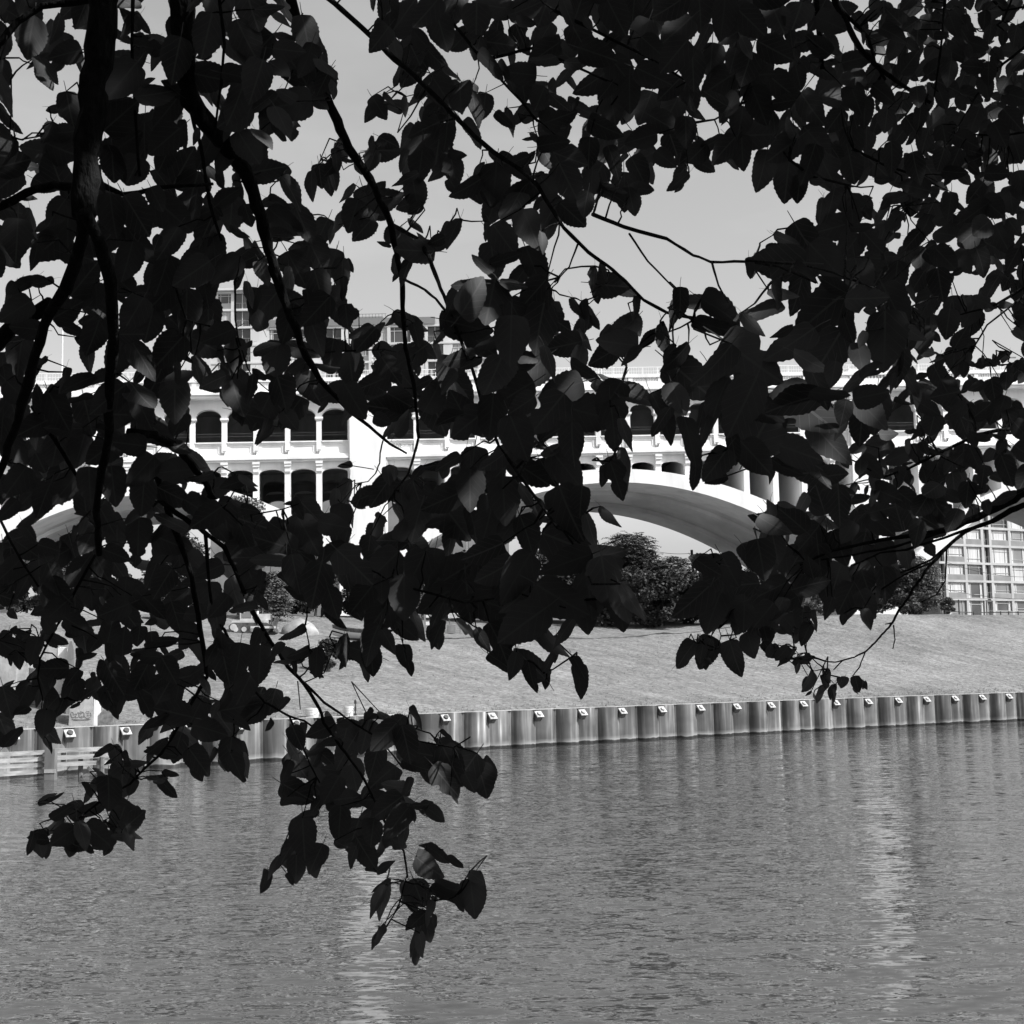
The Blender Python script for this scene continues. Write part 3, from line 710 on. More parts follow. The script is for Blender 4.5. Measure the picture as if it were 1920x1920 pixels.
bush('leafy_tree', 'dark tree standing beside the sunlit pier', 880, 1028, 142, 150, n=4200, size=.42, seed=5, group=G1)
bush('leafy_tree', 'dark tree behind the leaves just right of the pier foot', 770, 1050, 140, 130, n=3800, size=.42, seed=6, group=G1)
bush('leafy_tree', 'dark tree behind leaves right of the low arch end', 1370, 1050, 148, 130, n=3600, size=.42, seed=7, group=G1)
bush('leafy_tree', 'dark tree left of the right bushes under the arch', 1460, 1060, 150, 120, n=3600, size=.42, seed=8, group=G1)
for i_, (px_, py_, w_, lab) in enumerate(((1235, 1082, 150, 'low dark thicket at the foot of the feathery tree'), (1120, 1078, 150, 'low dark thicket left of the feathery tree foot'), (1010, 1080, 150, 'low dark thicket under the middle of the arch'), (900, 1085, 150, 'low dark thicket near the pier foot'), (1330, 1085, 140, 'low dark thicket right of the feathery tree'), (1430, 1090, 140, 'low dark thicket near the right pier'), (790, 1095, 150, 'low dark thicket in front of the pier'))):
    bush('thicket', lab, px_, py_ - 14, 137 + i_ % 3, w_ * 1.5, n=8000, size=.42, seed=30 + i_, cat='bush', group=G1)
G2 = 'bushes on the bank'
bush('tall_bush', 'large pale leafy bush beside the right apartment block', 1700, 1035, 152, 140, n=6500, size=.38, seed=11, mat='pale_leaf', cat='bush', group=G2, fronds=1000)
bush('tall_bush', 'mid grey bush left of the large pale bush', 1620, 1060, 153, 120, n=5000, size=.38, seed=12, mat='pale_leaf', cat='bush', group=G2)
bush('tall_bush', 'low bush at the foot of the large pale bush', 1725, 1108, 148, 120, n=3600, size=.32, seed=13, mat='pale_leaf', cat='bush', group=G2)
bush('tall_bush', 'low bush at the left end of the right hedge', 1545, 1105, 149, 90, n=3000, size=.32, seed=14, mat='pale_leaf', cat='bush', group=G2)
bush('tall_bush', 'small low bush just left of the right apartment block', 1772, 1118, 152, 40, n=1400, size=.3, seed=15, mat='pale_leaf', cat='bush', group=G2)
bush('tall_bush', 'pale bush in front of the left arch', 450, 925, 140, 110, n=4600, size=.36, seed=16, mat='pale_leaf', cat='bush', group=G2)
bush('tall_bush', 'pale feathery shrub above the bulldozer', 500, 1068, 124, 90, n=3600, size=.3, seed=17, mat='pale_leaf', cat='bush', group=G2, fronds=500)
bush('tall_bush', 'broad dark bush below the left arch', 330, 985, 138, 170, n=5200, size=.4, seed=18, cat='bush', group=G2)
bush('tall_bush', 'dark bush at the left edge below the left arch', 130, 1030, 132, 200, n=5200, size=.4, seed=19, cat='bush', group=G2)
bush('tall_bush', 'dark shrub right of the bulldozer on the rising bank', 590, 1075, 130, 140, n=3800, size=.36, seed=20, cat='bush', group=G2)
bush('tall_bush', 'shrub on the bank behind the boat', 680, 1080, 132, 120, n=3600, size=.36, seed=22, cat='bush', group=G2)
bush('tall_bush', 'dark low bush at the far left edge behind the sandy bank', 50, 1078, 120, 190, n=4600, size=.36, seed=41, cat='bush', group=G2)
bush('tall_bush', 'dark low bush left of the parked trailer', 235, 1075, 122, 180, n=4600, size=.36, seed=42, cat='bush', group=G2)
p, s_, t_ = land_near(612, 1258, 84)
bush('round_shrub', 'round dark shrub alone on the grass slope below the bulldozer', 614, 1196, p.y, 62, zbase=p.z, n=3000, size=.2, seed=21, cat='bush', group=G2)

# ------------------------------------------------------------------ bulldozer, earth heap and other gear on the left bank
p, s_, t_ = land_near(474, 1187, 92)
k = p.y / FPX                                   # metres per pixel at its distance
dz = thing('bulldozer', 'pale bulldozer with square cab and front blade on the bank', 'bulldozer', (p.x, p.y, p.z - .05), math.radians(4))
for y in (-.95, .95):
    tr = MB(); tr.prism([(-1.75, .28), (-1.55, 0.02), (1.25, 0.02), (1.55, .3), (1.5, .66), (1.2, .82), (-1.45, .86), (-1.75, .62)], y - .26, y + .26)
    t_o = tr.build('track', M['machine_dark'], dz)
    for x in (-1.2, -.55, .1, .75): MB().tube([(x, y - .30, .32), (x, y + .30, .32)], .2, 12).build('roller', M['machine'], t_o)
    MB().tube([(-1.38, y - .29, .5), (-1.38, y + .29, .5)], .27, 14).build('sprocket', M['machine'], t_o)
MB().box(-1.6, 1.3, -.62, .62, .5, 1.05).box(.1, 1.45, -.5, .5, 1.051, 1.55).build('body', M['machine'], dz)
MB().box(1.452, 1.5, -.45, .45, .7, 1.5).build('grille', M['machine_dark'], dz)
cab = MB().box(-.95, .05, -.58, .58, 1.052, 1.2).box(-.95, -.87, -.58, .58, 1.2, 2.05).build('cab', M['machine'], dz)
for x in (-.9, -.02):
    for y in (-.54, .54): MB().box(x - .035, x + .035, y - .035, y + .035, 1.201, 2.1).build('cab_post', M['machine'], cab)
MB().prism([(-1.15, 2.1), (.15, 2.1), (.05, 2.22), (-1.05, 2.3)], -.66, .66).build('cab_roof', M['bucket'], cab)
MB().box(-.85, -.06, -.56, -.55, 1.25, 2.05).build('side_window', M['glass_grey'], cab)
MB().cyl((.75, .2, 0), .06, 1.551, 2.15, 8).build('exhaust', M['machine_dark'], dz)
MB().cyl((.4, -.2, 0), .1, 1.551, 1.8, 10).build('air_filter', M['bucket'], dz)
for y in (-1.28, 1.28): MB().obox((.95, y, .45), (.98, 0, -.02), (0, .07, 0), (0, 0, .09)).build('push_arm', M['machine'], dz)
bl = MB(); K = 8; P = []
for i in range(K + 1):
    z = 1.15 * i / K; x = 2.0 - .22 * math.sin(math.pi * i / K)
    P += [(x, -1.5, z + .02), (x, 1.5, z + .02), (x - .08, -1.5, z + .02), (x - .08, 1.5, z + .02)]
F_ = []
for i in range(K):
    a_, b_ = 4*i, 4*i+4; F_ += [(a_, a_+1, b_+1, b_), (a_+3, a_+2, b_+2, b_+3), (a_+2, a_, b_, b_+2), (a_+1, a_+3, b_+3, b_+1)]
bl.add(P, F_ + [(0, 2, 3, 1), (4*K, 4*K+1, 4*K+3, 4*K+2)]); bl.build('blade', M['machine_dark'], dz)
# second parked machine: small loader left of it
p, s_, t_ = land_near(400, 1168, 92)
ld = thing('flatbed_trailer', 'white flatbed load parked left of the bulldozer', 'trailer', (at(318, 1186, p.y).x, p.y, ground_z(at(318, 1186, p.y).x, p.y)), math.radians(6))
MB().box(-1.9, 1.9, -.9, .9, .62, .78).build('bed', M['bucket'], ld)
MB().box(.6, 1.5, -.6, .6, .781, 1.5).build('crate', M['bucket'], ld)
for x in (-1.0, -.2):
    for y in (-.95, .95): MB().tube([(x, y - .1, .33), (x, y + .1, .33)], .33, 14).build('wheel', M['machine_dark'], ld)
MB().obox((2.4, 0, .62), (.55, 0, 0), (0, .06, 0), (0, 0, .05)).build('drawbar', M['machine_dark'], ld)

p, s_, t_ = land_near(562, 1188, 96)
mb = MB(); K, Rr = 9, 22; P = []; rnd = random.Random(2)
hw = 62 / FPX * p.y / 2 * 1.1; hh = 29 / FPX * p.y
for i in range(K + 1):
    f = i / K
    for j in range(Rr):
        a_ = 2 * math.pi * j / Rr; r_ = hw * (1.02 - f ** 3.2) * (1 + .05 * math.sin(3 * a_ + i)) ; P.append((r_ * math.cos(a_), r_ * .8 * math.sin(a_), -.3 + (hh + .3) * f + rnd.uniform(-.03, .03)))
mb.add(P, [(i*Rr+j, i*Rr+(j+1) % Rr, (i+1)*Rr+(j+1) % Rr, (i+1)*Rr+j) for i in range(K) for j in range(Rr)] + [tuple(K*Rr+j for j in range(Rr))])
o = mb.build('sand_heap', M['sand'], smooth=True); o.location = (p.x, p.y, p.z); tag(o, 'smooth pale heap of sand in front of the bulldozer blade', 'sand heap')

# small boat drawn up on the bank
p, s_, t_ = land_near(668, 1200, 90)
bt = thing('rowing_boat', 'small white boat with a dark stripe drawn up on the bank', 'boat', (p.x, p.y, p.z), math.radians(155))
P = []; K = 9
for i in range(K + 1):
    f = i / K; hwid = .8 * (1 - f ** 2.6) + .02; z1 = .75 + .55 * f ** 2
    x = -2 + 4.2 * f
    P += [(x, -hwid, z1), (x, -hwid * .96, z1 - .28), (x, -hwid * .55, .12 + .35 * f ** 3), (x, 0, .05 + .4 * f ** 3), (x, hwid * .55, .12 + .35 * f ** 3), (x, hwid * .96, z1 - .28), (x, hwid, z1)]
mb = MB(); mb.add(P, [(7*i+j, 7*i+7+j, 7*i+8+j, 7*i+1+j) for i in range(K) for j in (1, 2, 3, 4)] + [tuple(range(7))]); mb.build('hull', M['bucket'], bt, True)
mb = MB(); mb.add(P, [(7*i+j, 7*i+7+j, 7*i+8+j, 7*i+1+j) for i in range(K) for j in (0, 5)]); mb.build('stripe', M['machine_dark'], bt)
mb = MB(); mb.box(-1.2, -.9, -.72, .72, .6, .65).box(.2, .5, -.68, .68, .62, .67); mb.build('thwart', M['timber'], bt)

# notice board and cabinet further along
p, s_, t_ = land_near(853, 1187, 92)
o = thing('notice_board', 'pale notice board on posts above a small cabinet on the bank', 'sign', (p.x, p.y, p.z))
w_ = 24 / FPX * p.y; h1 = 37 / FPX * p.y; h0 = 28 / FPX * p.y
MB().box(-w_/2, w_/2, -.03, .03, h0, h1).build('board', M['bucket'], o)
mb = MB()
for r_ in range(3): mb.box(-w_*.42, w_*(.3 + .05*r_), -.04, -.031, h0 + (h1-h0)*(.2+.27*r_), h0 + (h1-h0)*(.3+.27*r_))
mb.build('printed_lines', M['facade_grey'], o)
for x in (-w_*.4, w_*.4): MB().box(x - .03, x + .03, .031, .09, -.1, h1).build('post', M['post_steel'], o)
o = thing('cabinet', 'grey metal cabinet standing below the notice board', 'cabinet', (p.x - w_*.25, p.y - .7, p.z))
c_ = MB().box(-.38, .38, -.2, .2, 0, .7).build('case', M['facade_grey'], o); MB().box(-.3, .3, -.215, -.201, .1, .6).build('door', M['post_steel'], o)
p, s_, t_ = land_near(797, 1184, 92)
o = thing('marker_post', 'grey marker post with two white plates on the bank', 'post', (p.x, p.y, p.z))
MB().box(-.07, .07, -.07, .07, -.1, 1.5).build('post', M['facade_grey'], o); MB().box(.08, .42, -.03, .03, .55, .85).build('plate', M['bucket'], o); MB().box(.1, .4, -.03, .03, 1.2, 1.45).build('top_plate', M['bucket'], o)
p, s_, t_ = land_near(458, 1150, 100)
o = thing('bank_lamp', 'short lamp post with a white lantern above the bulldozer', 'lamp post', (p.x, p.y, p.z))
hl = at(458, 1117, p.y).z - p.z
MB().cyl((0, 0, 0), .05, 0, hl - .1, 8).build('post', M['facade_grey'], o); MB().cyl((0, 0, 0), .12, hl - .1, hl + .12, 10, .28).build('lantern', M['bucket'], o)

# buckets and beacon on the wall top
def bucket(px, label, wpx, hpx):
    s = s_of_px(px); q = land(s, .55); kk = q.y / FPX; r_ = wpx * kk / 2; h = hpx * kk
    o = thing('bucket', label, 'bucket', (q.x, q.y, WALL_Z - .04), group='white buckets on the wall')
    mb = MB(); K = 18
    mb.tube([(0, 0, 0), (0, 0, h)], [r_ * .84, r_], K, False); mb.tube([(0, 0, h), (0, 0, h * .1)], [r_ * .94, r_ * .8], K, False)
    mb.add([(r_*.84*math.cos(6.2832*j/K), r_*.84*math.sin(6.2832*j/K), .01) for j in range(K)], [tuple(range(K))])
    b_ = mb.build('body', M['bucket'], o)
    for z in (.68, .88): MB().tube([(r_ * (.86 + .16*z) * math.cos(6.2832*j/K), r_ * (.86 + .16*z) * math.sin(6.2832*j/K), h * z) for j in range(K + 1)], .016, 5, False).build('rib', M['bucket'], b_)
    MB().tube([(r_ * 1.02 * math.cos(a_), -r_ * .9 - .02, h * .82 - .5 * h * math.sin(a_)) for a_ in [math.pi * j / 10 for j in range(11)]], .014, 5).build('handle', M['post_steel'], o)
bucket(594, 'white bucket with wire handle on the wall, left of the beacon post', 27, 19)
bucket(663, 'white bucket standing directly beside the dark beacon post', 18, 20)
s = s_of_px(674); q = land(s, .45); kk = q.y / FPX
o = thing('beacon_post', 'thin dark navigation beacon post on the wall beside a bucket', 'beacon', (q.x, q.y, WALL_Z - .06))
MB().cyl((0, 0, 0), .03, 0, 31 * kk, 8).build('post', M['black_paint'], o)
for z0, z1, r_ in ((0, 7, .075), (12, 19, .06), (25, 30, .07)): MB().cyl((0, 0, 0), r_, z0 * kk, z1 * kk, 10).build('box', M['black_paint'], o)
MB().cyl((0, 0, 0), .07, 30 * kk, 33 * kk, 10, .015).build('lantern', M['black_paint'], o)

# concrete blocks, steel pile ends and graffiti at the left
def block(name, label, px0, px1, py0, py1, s_off, depth, mat, cat):
    sm = s_of_px((px0 + px1) / 2); q = land(sm, s_off); Y = q.y
    a_, b_ = at(px0, py1, Y), at(px1, py0, Y)
    o = thing(name, label, cat, ((a_.x + b_.x) / 2, Y, a_.z), math.radians(6))
    w_, h = (b_.x - a_.x) / 2, b_.z - a_.z
    return o, w_, h
o, w_, h = block('concrete_block', 'tall pale concrete block with spray painted letters on the wall', 128, 175, 1290, 1360, 1.2, 1.5, 'block', 'concrete block')
g0 = -.6
MB().prism([(-w_, g0), (w_, g0), (w_ * .93, h * .96), (w_ * .2, h * 1.08), (-w_ * .8, h)], 0, 1.6).build('body', M['block'], o)
MB().box(w_ + .002, w_ + .12, .05, 1.4, g0, h * .9).build('edge_plate', M['bucket'], o)
def strokes(o, lines, x0, z0, sx, sz, y, r_, mat):
    mb = MB()
    for l in lines: mb.tube([(x0 + x * sx, y, z0 + z * sz) for x, z in l], r_, 4)
    return mb.build('graffiti', mat, o)
def loop(cx, cz, rx, rz, a0=0, a1=360, n=14): return [(cx + rx * math.cos(math.radians(a0 + (a1-a0)*i/n)), cz + rz * math.sin(math.radians(a0 + (a1-a0)*i/n))) for i in range(n + 1)]
lines = [[(.0,.75),(.02,.35),(.1,.12),(.2,.2),(.22,.4),(.27,.14),(.38,.2),(.4,.55),(.38,.8),(.33,.82),(.31,.5),(.22,.66),(.14,.5),(.12,.85),(.04,.9),(0,.75)],
         [(.62,.85),(.48,.92),(.42,.75),(.52,.62),(.45,.5),(.43,.2),(.55,.08),(.66,.2),(.62,.4),(.66,.6),(.62,.85)], [(.5,.7),(.58,.74)], [(.5,.3),(.58,.26)],
         loop(.83, .48, .17, .46, 60, 400), [(.76,.7),(.9,.72),(.78,.35),(.92,.38)], [(.05,-.1),(.5,-.16),(.98,-.1)], [(.15,-.22),(.9,-.2)]]
strokes(o, lines, -w_ * .78, h * .18, w_ * 1.62, h * .2, -.012, .011, M['stain_line'])
o, w_, h = block('concrete_block', 'pale square concrete block at the left edge above the wall', 2, 52, 1236, 1284, 8, 2, 'block', 'concrete block')
MB().box(-w_, w_, 0, 1.8, -.8, h).box(-w_ * 1.05, w_ * .2, -.1, -.002, -.8, h * 1.05).build('body', M['block'], o)
o, w_, h = block('concrete_block', 'grey concrete abutment with white notice under the leaves at left', 84, 128, 1212, 1262, 6, 2, 'block', 'concrete block')
MB().prism([(-w_, -2.4), (w_, -2.4), (w_, h * .5), (w_ * .2, h), (-w_, h)], 0, 1.8).build('body', M['block'], o)
MB().box(w_ * .1, w_ * .9, -.03, -.002, h * .5, h * .95).build('notice', M['bucket'], o)
o, w_, h = block('steel_pile_end', 'pointed steel pile end standing behind the graffiti block', 124, 139, 1202, 1290, 5, 1, 'post_steel', 'pile')
MB().prism([(-w_, -2.5), (w_, -2.5), (w_, h * .8), (w_ * .35, h), (-w_ * .2, h), (-w_, h * .7)], 0, .35).build('body', M['post_steel'], o)
o, w_, h = block('concrete_block', 'low dark weathered block at the wall edge right of the graffiti', 183, 212, 1332, 1358, .9, 1, 'block', 'concrete block')
MB().prism([(-w_, -.4), (w_, -.4), (w_, h), (-w_ * .3, h * 1.05), (-w_, h * .6)], 0, .9).build('body', M['plate_block'], o)

# ------------------------------------------------------------------ timber fender in the river at left
def fender_pt(px, py, Y): return at(px, py, Y)
Yf = 66.0
fd = thing('timber_fender', 'weathered horizontal plank fender fence standing in the river at left', 'fence')
def plank(px0, py0, px1, py1, th, Y0, Y1, rnd=random.Random(6)):
    a_, b_ = at(px0, py0, Y0), at(px1, py1, Y1); d = (b_ - a_) / 2; c = (a_ + b_) / 2; hz = th / FPX * Y0 / 2
    MB().obox(c, d, Vector((.02, .07, 0)), Vector((0, 0, hz))).build('plank', M['timber'], fd)
for y0, y1, th in ((1415, 1410, 8), (1427.5, 1422.5, 8), (1437.5, 1434, 7), (1453, 1446, 8)): plank(-60, y0 + 3, 88, y1, th, 64.2, 66.2)
for y0, y1, th in ((1407.5, 1403, 8), (1421, 1416, 8), (1433.5, 1428.5, 8)): plank(105, y0, 216, y1, th, 66.4, 67.8)
for px, y0, y1, Y in ((73, 1414, 1447, 66.1), (117, 1406, 1432, 66.6), (-20, 1418, 1452, 64.7)):
    a_, b_ = at(px, y1, Y), at(px, y0, Y); MB().box(a_.x - .1, a_.x + .1, Y + .08, Y + .2, a_.z, b_.z).build('spacer', M['timber'], fd)
a_, b_ = at(86, 1460, 66.0), at(106, 1404, 66.0)
MB().box(a_.x, b_.x, 65.75, 66.15, -1.0, b_.z).build('post', M['post_steel'], fd)
a_ = at(97, 1446, 66.0); MB().box(a_.x - .26, a_.x + .26, 65.72, 65.745, a_.z - .06, a_.z + .1).build('scum_band', M['block'], fd)
for px in (-30, 150, 190):
    a_ = at(px, 1440, 67.2); MB().cyl((a_.x, 67.3, -1.0), .12, 0, 1.9, 8).build('brace_pile', M['plate_block'], fd)
for px0, px1 in ((118, 130), (178, 165)):
    a_, b_ = at(px0, 1452, 67), at(px1, 1438, 67); MB().obox((a_ + b_) / 2, (b_ - a_) / 2, (0, .06, 0), (.05, 0, .05)).build('brace', M['plate_block'], fd)

# ------------------------------------------------------------------ ridge fence, stop sign, wires at right
Yr = 150.0
def ridge(px):
    best = None
    for Y in range(118, 176, 2):
        x = at(px, 1147, Y).x; z = ground_z(x, Y); d = Vector((x, Y, z)) - CAM; q = ROT.transposed() @ d; py = CX - FPX * q.y / -q.z
        if best is None or py < best[0]: best = (py, Vector((x, Y, z)))
    return best[1]
fn = thing('ridge_fence', 'thin dark post and wire fence along the ridge at right', 'fence')
prev = None
for k, px in enumerate((1778, 1804, 1831, 1856, 1882, 1897, 1915, 1940)):
    q = ridge(px) + Vector((0, 1.0, -.05)); hgt = (1.65 if k in (1, 3) else .45) * q.y / 150
    MB().cyl(q, .075, 0, hgt, 6).build('post', M['steel_dark'], fn)
    if prev is not None:
        MB().tube([prev + Vector((0, 0, .36)), q + Vector((0, 0, .36))], .05, 4).build('wire', M['steel_dark'], fn)
    prev = q
q = ridge(1869) + Vector((0, 2.2, -.1))
st = thing('stop_sign', 'small dark octagonal stop sign on a pole on the ridge', 'road sign', q)
zt = at(1869, 1127, q.y).z - q.z; r_ = 4.6 / FPX * q.y
MB().cyl((0, .04, 0), .035, 0, zt, 6).build('pole', M['facade_grey'], st)
mb = MB(); mb.prism([(r_ * math.cos(math.radians(22.5 + 45*j)), zt + r_ * math.sin(math.radians(22.5 + 45*j))) for j in range(8)], -.02, .0); sp = mb.build('sign_plate', M['black_paint'], st)
fc = bpy.data.curves.new('lettering', 'FONT'); fc.body = 'STOP'; fc.align_x = 'CENTER'; fc.align_y = 'CENTER'; fc.size = r_ * .72; fc.extrude = .004
fo = bpy.data.objects.new('lettering_source', fc); COL.objects.link(fo); bpy.context.view_layer.update()
fm = bpy.data.meshes.new_from_object(fo.evaluated_get(bpy.context.evaluated_depsgraph_get())); bpy.data.objects.remove(fo)
fo = link('lettering', fm, M['bucket']); fo.parent = sp; fo.location = (0, -.03, zt); fo.rotation_euler = (math.pi / 2, 0, 0)
def wire(name, label, pts, r_):
    mb = MB(); P = []
    for (a_, b_, sag) in pts:
        for i in range(13):
            f = i / 12; p_ = a_.lerp(b_, f); P.append(p_ - Vector((0, 0, sag * 4 * f * (1 - f))))
    o = mb.tube(P, r_, 4).build(name, M['steel_dark']); return tag(o, label, 'wire')
wire('overhead_wire', 'thin upper overhead wire crossing the right apartment block', [(at(1773, 1053, 170), at(1935, 1082, 160), .5)], .022)
wire('overhead_wire', 'thin lower overhead wire crossing the right apartment block', [(at(1765, 1103, 165), at(1935, 1124, 155), .3)], .022)
wire('overhead_wire', 'taut wire just above the ridge fence at right', [(at(1755, 1121, 158), at(1935, 1123, 154), .05)], .02)
P = at(1300, 1060, 185.0)
up_ = thing('utility_pole', 'leaning utility pole and strut under the right end of the middle arch', 'utility pole', (P.x, P.y, 10))
zt = at(1297, 1031, 185).z - 10
MB().tube([(.2, 0, -.5), (-.15, 0, zt)], .17, 8).build('pole', M['far_bark'], up_); MB().tube([(-.3, .6, -.5), (.55, 0, zt - .4)], .12, 8).build('strut', M['far_bark'], up_)
wire('overhead_wire', 'faint wire strung across the sky gap under the arch', [(at(1230, 1034, 185), at(1299, 1037, 185), .2)], .03)

